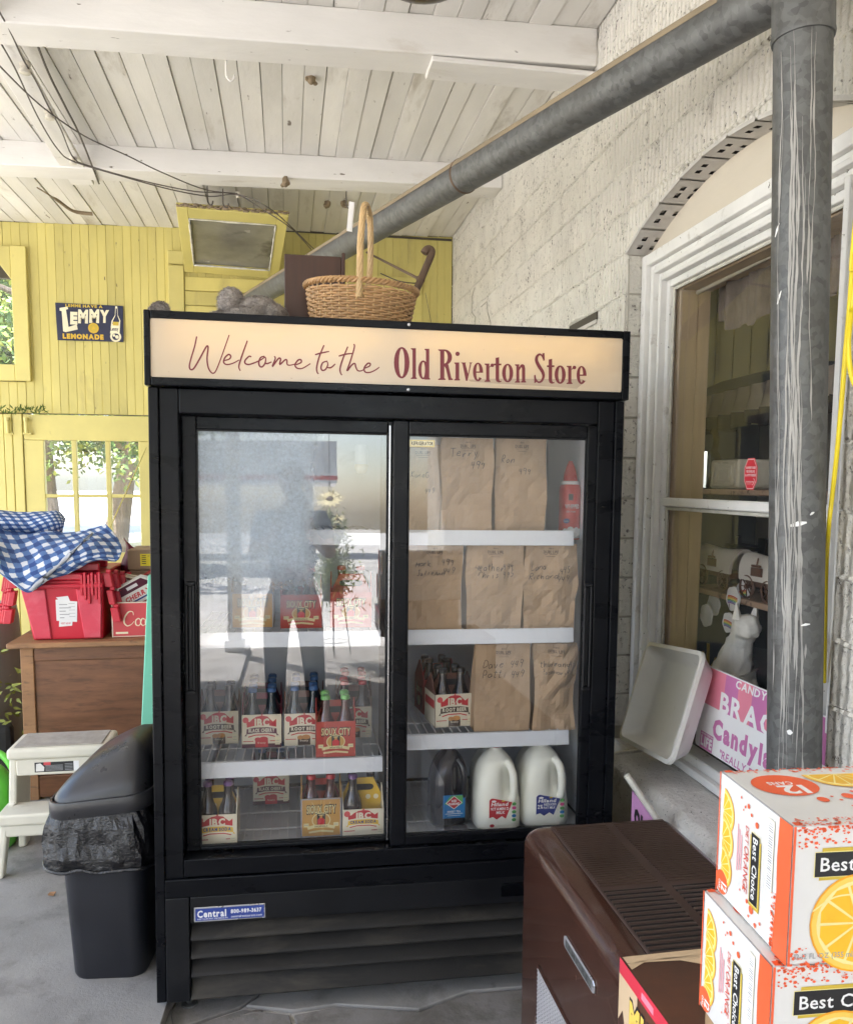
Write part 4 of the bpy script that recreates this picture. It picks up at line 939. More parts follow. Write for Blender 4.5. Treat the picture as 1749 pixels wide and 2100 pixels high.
# ------------------------------------------------------------------ what stands on the racks
def FT(u, v, w, rz=0.0): return FM @ Matrix.Translation(Vector((u, v, w))) @ Matrix.Rotation(rz, 4, 'Z')
BOT = {}
def bottle(kind, glass, cap, u, v, w, label, group, rz=0):
    key = (glass, cap)
    if key not in BOT:
        t = thing('soda_bottle', label, 'bottle', M=FT(u, v, w, rz), group=group)
        q = MB(); q.lathe([(.001, .002), (.027, .002), (.029, .008), (.029, .085), (.027, .100), (.020, .118), (.0145, .134), (.0128, .152), (.0132, .162), (.0122, .170), (.0118, .176)], n=14); q.build('glass_body', glass, t, local=True, smooth=True)
        q = MB(); q.lathe([(.0142, .169), (.0150, .171), (.0138, .180), (.0100, .183)], n=14); q.build('cap', cap, t, local=True)
        BOT[key] = t
    else: copy_tree(BOT[key], FT(u, v, w, rz), label, group)
def ibc_front(pr, wd, ht, flavour, fcol, mug):
    s = ht/.10
    pr.rect(0, 0, wd, ht, 'carton_cream')
    pr.rect(0, 0, wd, .012*s, 'ibc_plum' if flavour == 'BLACK CHERRY' else 'carton_cream')
    X = wd/2
    pr.poly([(X-.046, .062*s), (X-.048, .083*s), (X-.038, .078*s), (X-.030, .086*s), (X-.016, .094*s), (X, .097*s), (X+.018, .094*s), (X+.030, .083*s), (X+.036, .078*s), (X+.046, .086*s), (X+.046, .062*s), (X+.02, .067*s), (X-.02, .067*s)], 'ibc_red')
    pr.disc(X-.050, .084*s, .0095, 'coke_red'); pr.disc(X+.001, .099*s, .0025, 'ibc_red')
    pr.text('IBC', X+.001, .0655*s, .0225*s, 'carton_cream', wd=.046, center=True, bold=.05)
    pr.poly([(X-.054, .036*s), (X-.047, .044*s), (X-.047, .036*s)], fcol).poly([(X+.054, .036*s), (X+.047, .044*s), (X+.047, .036*s)], fcol)
    pr.poly([(X-.048, .041*s), (X-.047, .057*s), (X-.02, .0615*s), (X+.02, .0615*s), (X+.047, .057*s), (X+.048, .041*s), (X+.02, .0445*s), (X-.02, .0445*s)], fcol)
    pr.text(flavour, X, .0475*s, .0105*s, 'print_blue' if flavour == 'CREAM SODA' else 'carton_cream', wd=.082, center=True, bold=.05)
    pr.stroke([(X-.042, .033*s), (X-.02, .0385*s), (X+.02, .0385*s), (X+.042, .033*s)], .0035*s, 'ibc_red')
    if mug:
        pr.rect(X-.020, .001*s, X+.020, .024*s, mug); pr.disc(X-.012, .025*s, .010, 'ibc_amber' if mug != 'ibc_red' else mug, .007); pr.disc(X+.006, .026*s, .014, 'ibc_amber' if mug != 'ibc_red' else mug, .008)
        pr.text('frosty', X, .012*s, .006*s, 'carton_cream', wd=.026, center=True)
    pr.stroke([(.004, .020*s), (X-.026, .020*s)], .0025, 'ibc_red').stroke([(X+.026, .020*s), (wd-.004, .020*s)], .0025, 'ibc_red')
    pr.rect(wd-.020, .008*s, wd-.004, .030*s, 'sign_cream').rect(wd-.018, .012*s, wd-.006, .013*s, 'print_grey').rect(wd-.018, .020*s, wd-.006, .021*s, 'print_grey')
def sioux_front(pr, wd, ht, base, edge):
    s = ht/.10; X = wd/2
    pr.rect(0, 0, wd, ht, edge); pr.rect(.004, .003, wd-.004, ht-.004, base)
    if base == 'sioux_tan':
        for a in (-.9, -.5, 0, .5, .9): pr.stroke([(X, .05*s), (X+.06*math.sin(a), .05*s+.046*math.cos(a)*s)], .0012, 'sioux_cream')
    pr.text('SIOUX CITY', X+.001, .0605*s, .0225*s, 'logo_black', wd=.093, center=True, bold=.085, gap=.05); pr.text('SIOUX CITY', X, .062*s, .020*s, 'sioux_cream', wd=.089, center=True, bold=.02, gap=.10)
    pr.disc(X, .043*s, .029, 'sioux_cream', .020*s); pr.disc(X, .043*s, .026, 'sioux_tan', .0175*s); pr.rect(X-.013, .030*s, X+.013, .060*s, 'logo_black')
    pr.poly([(X-.010, .031*s), (X-.011, .044*s), (X-.004, .050*s), (X+.004, .050*s), (X+.011, .044*s), (X+.010, .031*s)], 'ibc_red'); pr.disc(X, .053*s, .0042, 'sioux_tan', .005*s); pr.rect(X-.008, .0555*s, X+.008, .0575*s, 'sioux_cream')
    pr.stroke([(X-.042, .023*s), (X-.02, .0275*s), (X+.02, .0275*s), (X+.042, .023*s)], .008*s, 'sioux_cream'); pr.text('SARSAPARILLA', X, .0250*s, .0045*s, 'print_black', wd=.040, center=True)
    for a in (-1, 1): pr.rect(X+a*.046-.008, .026*s, X+a*.046+.008, .036*s, 'sioux_cream').rect(X+a*.046-.006, .030*s, X+a*.046+.006, .0315*s, 'print_grey')
    pr.stroke([(X-.038, .012*s), (X, .0155*s), (X+.038, .012*s)], .005*s, 'sioux_cream')
def carton(name, u0, u1, v, w, label, kind, ht=.10, d=.128, body='carton_back', flavour='', fcol='', mug=None, glass='bottle_brown', cap='cap_blue', blabel='', bgroup='', bottles=(0, 1, 2, 3), rz=0.0, top=None, sx=.0, gable=.165, handle=True):
    wd = u1-u0; t = thing(name, label, 'carton', M=FT((u0+u1)/2, v, w, rz))
    q = MB(); h2 = wd/2
    q.box(-h2, 0, .001, h2, .004, ht); q.box(-h2, d-.004, .001, h2, d, ht); q.box(-h2+.0005, .004, .001, h2-.0005, d-.004, .005)
    for s in (-1, 1):
        x = s*h2; q.prism([(x, .0006, .0012), (x, d-.0006, .0012), (x, d-.0006, ht-.0005), (x, d/2+.004, ht+.06), (x, d/2-.004, ht+.06), (x, .0006, ht-.0005)], (-s*.003, 0, 0))
    side = q.build('sleeve', body, t, local=True)
    q = MB(); gz = gable; P = [(-h2+.004, .008), (h2-.004, .008), (h2-.004, gz-.05), (h2-.028, gz), (-h2+.028, gz), (-h2+.004, gz-.05)]
    q.prism([(x, d/2-.0025, z) for x, z in P], (0, .005, 0)); dv = q.build('divider', top or body, t, local=True)
    if handle:
        pr = Print((0, d/2-.0025, 0), (1, 0, 0), (0, 0, 1), (0, -1, 0)); pr.poly([(-.026+.012*math.cos(a), gz-.03+.010*math.sin(a)) for a in (PI/2, 2.4, PI, 3.9, 1.5*PI)]+[(.026+.012*math.cos(a), gz-.03+.010*math.sin(a)) for a in (1.5*PI, 5.5, 0, .8, PI/2)], 'tile_hollow')
        if top == 'carton_yellow': 
            for a in (-.045, -.015, .02, .045): pr.disc(a, gz-.062, .008, 'sign_cream')
        pr.build('handle_hole', dv, local=True)
    pr = Print((-h2, -.0004, .001), (1, 0, 0), (0, 0, 1), (0, -1, 0))
    (ibc_front(pr, wd, ht, flavour, fcol, mug) if kind == 'ibc' else sioux_front(pr, wd, ht, body, mug or body)); pr.build('front_label', t, local=True)
    pr = Print((-h2-.0004, d, .001), (0, -1, 0), (0, 0, 1), (-1, 0, 0))
    if kind == 'ibc': pr.rect(.002, .002, d-.002, ht-.002, 'carton_cream').rect(.01, ht*.55, d-.01, ht*.8, 'ibc_red')
    else: pr.text('SIOUX', d/2, ht*.55, .018, 'sioux_cream', wd=.07, center=True, bold=.05).disc(d/2, ht*.3, .018, 'sioux_cream')
    pr.build('side_label', t, local=True)
    M0 = FT((u0+u1)/2, v, w, rz)
    for k in bottles:
        bx, by = (-1 if k % 2 == 0 else 1)*.0305, (.034 if k < 2 else d-.034)
        p = M0 @ Vector((bx, by, .006)); lp = FMI @ p; bottle(kind, glass, cap, lp.x, lp.y, lp.z, ('front left ', 'front right ', 'rear left ', 'rear right ')[k]+blabel, bgroup, rz)
    return t
def fu(x, y, v): p = onF(x, y, v); return p.x
# upper left shelf
carton('soda_carton', fu(474, 1250, .20), fu(561, 1250, .20), .20, W2+.003, 'tan cowboy soda carton on the second shelf of the left door', 'sioux', ht=.112, body='sioux_tan', mug='sioux_grey', glass='bottle_amber', cap='cap_black', blabel='amber soda bottle in the tan carton on the second shelf', bgroup='bottles in the upper tan carton', bottles=(2, 3), top='sioux_grey')
carton('soda_carton', fu(575, 1250, .19), fu(660, 1250, .19), .19, W2+.003, 'red cowboy soda carton beside the tan one on the second shelf', 'sioux', ht=.105, body='sioux_red', glass='bottle_brown', cap='cap_red', blabel='dark soda bottle with red cap in the red carton beside the tan one', bgroup='bottles in the red carton beside the tan one')
carton('soda_carton', fu(677, 1250, .19), fu(762, 1250, .19), .19, W2+.003, 'red cowboy soda carton at the right end of the second shelf', 'sioux', ht=.112, body='sioux_red', glass='bottle_red', cap='cap_red', blabel='red soda bottle in the right end carton of the second shelf', bgroup='bottles in the right end red carton', bottles=(2, 3), rz=-.06)
# third shelf, left door
carton('soda_carton', fu(409, 1490, .31), fu(489, 1490, .31), .31, W3L+.003, 'root beer carton at the left end of the third shelf', 'ibc', flavour='ROOT BEER', fcol='ibc_brown', mug='ibc_brown', glass='bottle_clear', cap='cap_black', blabel='clear soda bottle in the left end root beer carton', bgroup='bottles in the left end root beer carton', body='carton_back', ht=.108)
carton('soda_carton', fu(496, 1510, .255), fu(577, 1510, .255), .255, W3L+.003, 'black cherry soda carton on the third shelf of the left door', 'ibc', flavour='BLACK CHERRY', fcol='ibc_plum', mug='ibc_red', glass='bottle_teal', cap='cap_blue', blabel='dark teal soda bottle with blue cap in the black cherry carton', bgroup='bottles in the black cherry carton', body='carton_cherry', top='carton_cherry', ht=.108)
carton('soda_carton', fu(583, 1510, .265), fu(664, 1510, .265), .265, W3L+.003, 'root beer carton half hidden behind the red cowboy carton', 'ibc', flavour='ROOT BEER', fcol='ibc_brown', mug='ibc_brown', glass='bottle_teal', cap='cap_blue', blabel='teal soda bottle with blue cap behind the red cowboy carton', bgroup='bottles in the half hidden root beer carton', body='carton_back', ht=.105)
carton('soda_carton', fu(690, 1490, .33), fu(762, 1490, .33), .33, W3L+.003, 'root beer carton at the right end of the third shelf, mostly hidden', 'ibc', flavour='ROOT BEER', fcol='ibc_brown', mug='ibc_brown', glass='bottle_brown', cap='cap_red', blabel='brown soda bottle with red cap behind the front cowboy carton', bgroup='bottles in the mostly hidden carton', body='carton_back', ht=.105)
carton('soda_carton', fu(648, 1520, .125), fu(729, 1520, .125), .13, W3L+.004, 'red cowboy soda carton standing at the front edge of the third shelf', 'sioux', ht=.112, body='sioux_red', glass='bottle_red', cap='cap_green', blabel='red soda bottle with green cap in the front red carton', bgroup='bottles in the front red carton')
for q_, (ua, ub, v_, n_, gl_, cp_, bd_, fl_, fc_, mg_) in enumerate(((500, 577, .40, 'second black cherry carton, directly behind the first on the third shelf', 'bottle_teal', 'cap_blue', 'carton_cherry', 'BLACK CHERRY', 'ibc_plum', 'ibc_red'), (588, 664, .41, 'second root beer carton, behind the half hidden one on the third shelf', 'bottle_teal', 'cap_blue', 'carton_back', 'ROOT BEER', 'ibc_brown', 'ibc_brown'), (690, 762, .475, 'second root beer carton at the right end of the third shelf', 'bottle_brown', 'cap_red', 'carton_back', 'ROOT BEER', 'ibc_brown', 'ibc_brown'))):
    carton('soda_carton', fu(ua, 1490, v_), fu(ub, 1490, v_), v_, W3L+.003, n_, 'ibc', flavour=fl_, fcol=fc_, mug=mg_, glass=gl_, cap=cp_, blabel='bottle in the '+('second black cherry carton', 'second, middle root beer carton', 'second, right end carton')[q_], bgroup='bottles in the second row, '+str(('left', 'middle', 'right')[q_]), body=bd_, ht=.105)
# bottom shelf, left door
carton('soda_carton', fu(404, 1700, .105), fu(486, 1700, .105), .105, W0+.004, 'cream soda carton at the left corner of the cooler floor', 'ibc', flavour='CREAM SODA', fcol='carton_yellow', mug=None, glass='bottle_brown', cap='cap_purple', blabel='brown soda bottle in the left corner cream soda carton', bgroup='bottles in the left cream soda carton', body='carton_cream', top='carton_yellow', ht=.095)
carton('soda_carton', fu(519, 1620, .42), fu(593, 1620, .42), .42, W0+.004, 'black cherry soda carton at the back of the cooler floor', 'ibc', flavour='BLACK CHERRY', fcol='ibc_plum', mug='ibc_red', glass='bottle_teal', cap='cap_blue', blabel='dark soda bottle in the rear black cherry carton', bgroup='bottles in the rear black cherry carton', body='carton_cherry', ht=.105)
carton('soda_carton', fu(617, 1670, .13), fu(700, 1670, .13), .13, W0+.004, 'tan cowboy soda carton on the cooler floor', 'sioux', ht=.122, body='sioux_tan', mug='sioux_grey', glass='bottle_red', cap='cap_red', blabel='red soda bottle in the tan carton on the cooler floor', bgroup='bottles in the lower tan carton', top='sioux_red')
carton('soda_carton', fu(702, 1690, .13), fu(786, 1690, .13), .12, W0+.004, 'cream soda carton at the right corner under the left door', 'ibc', flavour='CREAM SODA', fcol='carton_yellow', mug=None, glass='bottle_brown', cap='cap_purple', blabel='brown soda bottle with purple cap in the right cream soda carton', bgroup='bottles in the right cream soda carton', body='carton_cream', top='carton_yellow', ht=.085, bottles=(0, 2, 3))
# third shelf, right door
carton('soda_carton', fu(866, 1440, .38), fu(934, 1440, .38), .36, W3R+.003, 'red soda carton at the back behind the root beer carton', 'sioux', ht=.12, body='sioux_red', glass='bottle_brown', cap='cap_black', blabel='dark soda bottle in the red carton behind the root beer', bgroup='bottles in the red carton behind the root beer', rz=.1)
carton('soda_carton', fu(890, 1455, .215), fu(970, 1455, .215), .20, W3R+.003, 'root beer carton beside the paper bags behind the right door', 'ibc', flavour='ROOT BEER', fcol='ibc_brown', mug='ibc_brown', glass='bottle_brown', cap='cap_black', blabel='brown soda bottle in the root beer carton beside the bags', bgroup='bottles in the root beer carton beside the bags', body='carton_back', ht=.108, rz=.12)

# ------------------------------------------------------------------ paper lunch bags with pencilled names
HW = {  # single stroke pencil letters in a unit box
 'a': [[(.7, .5), (.3, .55), (.1, .25), (.3, 0), (.65, .2), (.7, .5), (.75, 0)]], 'c': [[(.7, .5), (.3, .55), (.1, .25), (.35, 0), (.7, .1)]], 'd': [[(.65, .45), (.25, .5), (.1, .2), (.3, 0), (.65, .2), (.7, 1), (.72, 0)]],
 'e': [[(.1, .28), (.6, .33), (.5, .55), (.2, .45), (.15, .1), (.4, 0), (.7, .1)]], 'h': [[(.1, 1), (.1, 0), (.3, .5), (.6, .5), (.65, 0)]], 'i': [[(.3, .5), (.3, 0)], [(.3, .72), (.32, .75)]], 'k': [[(.1, 1), (.1, 0)], [(.6, .55), (.15, .25), (.65, 0)]],
 'l': [[(.3, 1), (.25, 0)]], 'm': [[(.05, .5), (.05, 0), (.2, .5), (.4, .5), (.4, 0), (.55, .5), (.75, .5), (.8, 0)]], 'n': [[(.1, .5), (.1, 0), (.25, .5), (.6, .5), (.65, 0)]], 'o': [[(.4, .55), (.1, .3), (.35, 0), (.65, .25), (.4, .55)]],
 'r': [[(.15, .55), (.15, 0), (.3, .45), (.6, .52)]], 's': [[(.6, .5), (.25, .45), (.6, .15), (.15, 0)]], 't': [[(.35, .9), (.3, .05), (.55, .05)], [(.1, .6), (.6, .65)]], 'u': [[(.1, .5), (.15, .05), (.5, .05), (.65, .5), (.7, 0)]], 'v': [[(.1, .55), (.35, 0), (.65, .55)]],
 'y': [[(.1, .55), (.35, .05)], [(.7, .55), (.2, -.45)]], 'f': [[(.7, .9), (.4, .95), (.3, -.4)], [(.1, .5), (.6, .55)]], 'T': [[(.0, 1), (.9, 1)], [(.45, 1), (.4, 0)]], 'R': [[(.1, 0), (.1, 1), (.6, .95), (.6, .6), (.12, .5), (.75, 0)]], 'K': [[(.1, 1), (.1, 0)], [(.75, 1), (.12, .45), (.8, 0)]],
 'G': [[(.8, .9), (.3, 1), (.05, .5), (.3, 0), (.8, .1), (.8, .45), (.5, .45)]], 'M': [[(.05, 0), (.1, 1), (.4, .4), (.75, 1), (.85, 0)]], 'H': [[(.1, 1), (.1, 0)], [(.75, 1), (.75, 0)], [(.1, .5), (.75, .55)]], 'C': [[(.8, .85), (.4, 1), (.1, .5), (.4, 0), (.8, .15)]], 'L': [[(.15, 1), (.1, 0), (.75, .05)]],
 'D': [[(.1, 0), (.15, 1), (.7, .8), (.75, .3), (.1, 0)]], 'P': [[(.1, 0), (.1, 1), (.65, .9), (.6, .5), (.1, .45)]], 'J': [[(.2, .95), (.8, 1)], [(.5, 1), (.5, .1), (.1, .1)]], 'A': [[(.0, 0), (.4, 1), (.8, 0)], [(.15, .4), (.65, .4)]], '4': [[(.2, 1), (.1, .5), (.7, .5)], [(.65, 1), (.5, -.1)]], '9': [[(.7, .8), (.3, 1), (.15, .65), (.6, .6), (.7, .9), (.5, 0)]], '5': [[(.7, 1), (.25, 1), (.2, .55), (.65, .5), (.6, .1), (.15, 0)]], ' ': []}
def handwrite(pr, t, x, y, h, bend):
    rr = random.Random(sum(map(ord, t))); cx = x
    for ch in t:
        kx, ky, dy_, sl_ = rr.uniform(.8, 1.15), rr.uniform(.8, 1.2), rr.uniform(-.12, .12)*h, rr.uniform(.05, .28)
        for st_ in HW.get(ch, []):
            pts = [(cx+p[0]*h*.75*kx+p[1]*h*sl_, y+dy_+p[1]*h*ky+rr.uniform(-.05, .05)*h) for p in st_]
            if len(pts) > 1: pr.stroke(pts, .0019, 'pencil', smooth=3)
        cx += h*(.72 if ch != ' ' else .5)
def paper_bag(x0, x1, y0, y1, v, label, lines, wr=0.012, lean=0.0, seed=1, d=.10, logo=True, fold=0.0):
    a, b = onF(x0, y1, v), onF(x1, y0, v); u0, u1, w0, w1 = a.x, b.x, a.z, b.z; wd = u1-u0; ht = w1-w0
    t = thing('paper_bag', label, 'paper bag', M=FT((u0+u1)/2, v, w0, 0), group=None); r = random.Random(seed); off = Vector((r.uniform(0, 9), r.uniform(0, 9), 0))
    def dent(x, z):
        p = Vector((x*9, z*7, 0))+off; c = noise.noise(p)*wr*1.15 + abs(noise.noise(p*1.7+Vector((3, 1, 0))))*wr*1.3
        dg = abs(((x*.8+z*.55)*9+off.x) % 1.0-.5)*2; return c + max(0, .15-dg)*wr*1.4
    def pinch(z): return 1-.10*abs(math.sin(z/ht*3.1+off.y))*(wr/.012)*.6
    def front(a_, b_): x = (a_-.5)*wd*pinch(b_*ht); z = b_*ht; return Vector((x+lean*z, -dent(x, z)+.012-.006*b_, z))
    q = MB(); q.grid(front, 11, 17, uvs=False)
    def back(a_, b_): p = front(1-a_, b_); return Vector((p.x, d*(1-.75*b_*b_)+dent(p.x+1, p.z)*.5, p.z))
    q.grid(back, 11, 17, uvs=False)
    for s in (0, 1):
        def side(a_, b_, s=s):
            f_, k_ = front(s, b_), back(1-s, b_); p = f_.lerp(k_, a_); gus = (1-abs(a_-.5)*2)*b_*.03; p.x += gus*(1 if s == 0 else -1); return p
        q.grid(side, 4, 17, uvs=False)
    q.grid(lambda a_, b_: front(a_, 0).lerp(back(1-a_, 0), b_), 4, 2, uvs=False)
    bag = q.build('bag_body', 'kraft', t, local=True)
    class BP(Print):
        def P(s, x, y, lift=0): return Vector((x*pinch(y)+lean*y, -dent(x, y)+.0112-.006*y/ht-.0012, y))
    pr = BP((0, 0, 0), (1, 0, 0), (0, 0, 1), (0, -1, 0))
    if logo:
        pr.text('DUBL LIFE', 0, ht-.030, .0095, 'kraft_ink', wd=.050, center=True, bold=.05); pr.text('duro', 0, ht-.016, .006, 'kraft_ink', wd=.016, center=True)
        pr.rect(-.022, ht-.0345, .022, ht-.033, 'kraft_ink'); pr.rect(-.016, ht-.041, .016, ht-.0395, 'kraft_ink')
    for tx, fx, fy, hh in lines: handwrite(pr, tx, (fx-.5)*wd, fy*ht, hh, 0)
    pr.build('pencil_marks', t, local=True)
    return t
paper_bag(829, 905, 912, 1089, .185, 'lunch bag at the left end of the top shelf, under the white sticker', [('KaneG', .14, .62, .017), ('449', .55, .44, .015)], seed=2)
paper_bag(1013, 1125, 900, 1091, .15, 'lunch bag on the top shelf beside the red whipped topping tub', [('Ron', .10, .74, .021), ('499', .45, .62, .018)], seed=3)
paper_bag(902, 1015, 899, 1092, .135, 'tall lunch bag in the middle of the top shelf', [('Terry', .16, .80, .026), ('499', .56, .68, .021)], seed=4, wr=.014)
paper_bag(832, 951, 1116, 1296, .135, 'lunch bag at the left of the second shelf, reflections of boxes on its glass', [('Mark', .15, .74, .018), ('JulieAnn', .17, .64, .016), ('499', .62, .76, .018), ('449', .64, .66, .018)], seed=5)
paper_bag(953, 1077, 1116, 1295, .135, 'lunch bag in the middle of the second shelf', [('Heather', .14, .70, .019), ('Chris', .20, .61, .019), ('499', .62, .71, .017), ('495', .62, .62, .017)], seed=6, wr=.014)
paper_bag(1069, 1188, 1116, 1294, .14, 'wrinkled lunch bag at the right end of the second shelf', [('Lana', .12, .70, .020), ('Richard', .10, .60, .019), ('445', .64, .67, .018), ('449', .60, .57, .018)], seed=7, wr=.02)
paper_bag(972, 1091, 1321, 1503, .132, 'smooth lunch bag standing beside the root beer carton', [('Dave', .12, .73, .025), ('Patti', .12, .62, .024), ('449', .62, .74, .021), ('449', .64, .62, .021)], seed=8, wr=.008)
paper_bag(1090, 1186, 1319, 1500, .14, 'creased lunch bag at the right end of the third shelf', [('thurman', .12, .74, .017), ('Rosemary', .14, .66, .015), ('445', .68, .74, .017), ('449', .68, .66, .017)], seed=9, wr=.024)

# red tub of whipped topping
a, b_ = onF(1144, 1107, .24), onF(1200, 945, .24); tw = b_.x-a.x+.02
t = thing('whipped_topping_can', 'red can of whipped topping with a pointed nozzle cap, on the top shelf', 'can', M=FT((a.x+b_.x)/2+.004, .27, a.z))
H = b_.z-a.z; q = MB(); q.lathe([(.034, 0), (.036, .004), (.036, H*.62), (.034, H*.68), (.026, H*.72)], n=24); q.build('can_body', 'tub_red', t, local=True, smooth=True)
q = MB(); q.lathe([(.0365, H*.02), (.0365, H*.12)], n=24); q.build('base_band', 'foil', t, local=True, smooth=True)
q = MB(); q.lathe([(.030, H*.70), (.031, H*.735), (.024, H*.745)], n=20); q.build('collar', 'paper_white', t, local=True)
q = MB(); q.lathe([(.024, H*.745), (.021, H*.84), (.013, H*.94), (.006, H*1.0)], n=20); q.build('nozzle_cap', 'tub_red', t, local=True, smooth=True)
class CP(Print):
    def P(s, x, y, lift=0): r = .0368+.0002*s.k; return Vector((r*math.sin(x/r), -r*math.cos(x/r), y))
pr = CP((0, 0, 0), (1, 0, 0), (0, 0, 1), (0, -1, 0)); pr.rect(-.016, H*.50, -.001, H*.58, 'print_black'); pr.text('WHIPPED', -.028, H*.40, .013, 'paper_white', wd=.052, bold=.04); pr.text('light cream', -.022, H*.35, .006, 'paper_white', wd=.03)
pr.disc(-.022, H*.24, .011, 'print_blue', .008); pr.text('Quality', -.030, H*.23, .005, 'paper_white', wd=.016)
for k, (xx, rr_) in enumerate(((-.026, .012), (-.008, .018), (.012, .016), (.026, .012))): pr.disc(xx, H*.10, rr_*.8, 'paper_white', rr_)
pr.build('can_print', t, local=True)

# gallon jugs
def jug(x0, x1, y0, y1, v, label, body, cap, kind, rz=0.0, lab=True, group=None):
    a, b = onF(x0, y1, v), onF(x1, y0, v); wd = (b.x-a.x)*.97; H = b.z-W0-.004; t = thing('milk_jug' if body == 'milk' else 'tea_jug', label, 'jug', M=FT((a.x+b.x)/2, v+wd/2, W0+.004, rz), group=group)
    q = MB(); n = 40; rows = []; a0 = R_(-56)
    prof = [(0, .90), (.006, .96), (.02, 1.0), (.20, 1.0), (.40, .99), (.52, .965), (.62, .91), (.72, .80), (.80, .66), (.86, .48), (.90, .33), (.915, .28), (.93, .27), (.945, .27)]
    fine = []
    for i in range(len(prof)-1):
        for k in range(3): t_ = k/3; fine.append((prof[i][0]+(prof[i+1][0]-prof[i][0])*t_, prof[i][1]+(prof[i+1][1]-prof[i][1])*t_))
    fine.append(prof[-1])
    for z, s in fine:
        row = []; e = 4.2 if z < .6 else 2+2.2*max(0, (.92-z)/.32)
        for j in range(n):
            th = 2*PI*j/n; c_, s_ = math.cos(th), math.sin(th); r = (abs(c_)**e+abs(s_)**e)**(-1/e)*wd/2*s
            win = max(0, 1-abs((z-.56)/.24)**2.4); dth = (th-a0+PI) % (2*PI)-PI
            r *= 1-.40*win*math.exp(-(dth/.50)**4)
            r *= 1-.035*math.exp(-((z-.33)/.02)**2)*(0)
            row.append(Vector((r*c_, r*s_, z*H)))
        rows.append(row)
    q.loft(rows); q.build('jug_body', body, t, local=True, smooth='all')
    q = MB(); cx, cy = math.cos(a0), math.sin(a0); R0 = wd*.525
    pts = [Vector((cx*R0*k, cy*R0*k, z*H)) for k, z in ((.62, .80), (.86, .74), (.985, .66), (1.03, .56), (1.03, .46), (1.0, .38), (.90, .33))]
    q.tube(cr(pts, 4), wd*.085, 10); q.build('handle', body, t, local=True, smooth=True)
    q = MB(); q.lathe([(.0185, H*.945), (.0195, H*.948), (.0195, H*.994), (.0185, H), (.004, H)], n=20); q.build('cap', cap, t, local=True)
    if lab:
        pr = Print((-wd*.245, -wd/2-.0006, H*.115), (1, 0, 0), (0, 0, 1), (0, -1, 0)); W = wd*.56; L = H*.285
        if kind == 'tea':
            pr.rect(0, 0, W, L, 'tea_blue'); pr.poly([(W*.05, L*.62), (W*.35, L*.98), (W*.9, L*.98), (W*.9, L*.6), (W*.5, L*.5)], 'green_print'); pr.poly([(W*.12, L*.66), (W*.5, L*.97), (W*.88, L*.66), (W*.5, L*.38)], 'paper_white'); pr.poly([(W*.16, L*.66), (W*.5, L*.94), (W*.84, L*.66), (W*.5, L*.41)], 'milk_red')
            pr.text('RED', W*.5, L*.70, L*.10, 'paper_white', wd=W*.22, center=True, bold=.04); pr.text('DIAMOND', W*.5, L*.57, L*.10, 'paper_white', wd=W*.5, center=True, bold=.04); pr.text('SWEET TEA', W*.5, L*.24, L*.085, 'paper_white', wd=W*.6, center=True); pr.rect(W*.1, L*.18, W*.9, L*.20, 'paper_white').rect(W*.2, L*.1, W*.8, L*.115, 'paper_white')
        else:
            col = 'milk_red' if kind == 'vitamin' else 'milk_blue'
            pr.poly([(0, L*.15), (0, L*.90), (W*.05, L*.97), (W*.12, L), (W*.9, L*.80), (W*.66, L*.10), (W*.5, L*.22), (W*.3, L*.08), (W*.15, L*.2)], col)
            pr.disc(W*.18, L*.86, W*.09, 'paper_white', L*.045); pr.disc(W*.55, L*.86, W*.07, 'logo_gold', L*.03)
            pr.text('Hiland', W*.07, L*.66, L*.15, 'paper_white', wd=W*.66, bold=.03, slant=.2)
            if kind == 'vitamin': pr.text('VITAMIN D', W*.05, L*.48, L*.12, 'paper_white', wd=W*.72, bold=.03); pr.text('MILK', W*.28, L*.32, L*.12, 'paper_white', wd=W*.34, bold=.03)
            else: pr.text('2%', W*.05, L*.40, L*.17, 'paper_white', wd=W*.20, bold=.03); pr.text('REDUCED', W*.29, L*.52, L*.10, 'paper_white', wd=W*.46, bold=.03); pr.text('FAT MILK', W*.28, L*.38, L*.10, 'paper_white', wd=W*.44, bold=.03)
            for k, c_ in enumerate(('green_print', 'pink_print', 'green_print', 'tea_blue', 'green_print')): pr.disc(W*.98, L*(.72-.17*k), W*.085, c_, L*.07)
            if kind == 'vitamin': pr.disc(W*.12, -L*.18, W*.09, 'milk_red', L*.07)
        pr.build('label', t, local=True)
        if kind != 'tea':
            pr = Print((-.024, -wd*.335, H*.845), (1, 0, 0), (0, .55, .83), (0, -.83, .55)); pr.text('SEP 22 05:18', .024, 0, .006, 'print_grey', wd=.05, center=True); 
    return t
jug(884, 970, 1530, 1697, .15, 'dark jug of sweet tea with a blue label on the cooler floor', 'tea', 'cap_blue', 'tea', rz=.04)
jug(977, 1076, 1534, 1707, .105, 'milk jug with red cap and red label behind the right door', 'milk', 'cap_red', 'vitamin', rz=0)
jug(1072, 1176, 1527, 1700, .115, 'milk jug with blue cap and blue label at the right of the cooler floor', 'milk', 'milk_blue', 'reduced', rz=.0)
jug(972, 1058, 1528, 1690, .30, 'milk jug standing behind the red capped milk jug', 'milk', 'cap_red', 'vitamin', lab=False)
jug(1066, 1150, 1523, 1690, .31, 'milk jug standing behind the blue capped milk jug', 'milk', 'milk_blue', 'reduced', lab=False)
# ================================================================== on top of the cooler
TOPZ = 1.985
def ftop(x, y, v): p = onF(x, y, v); return p
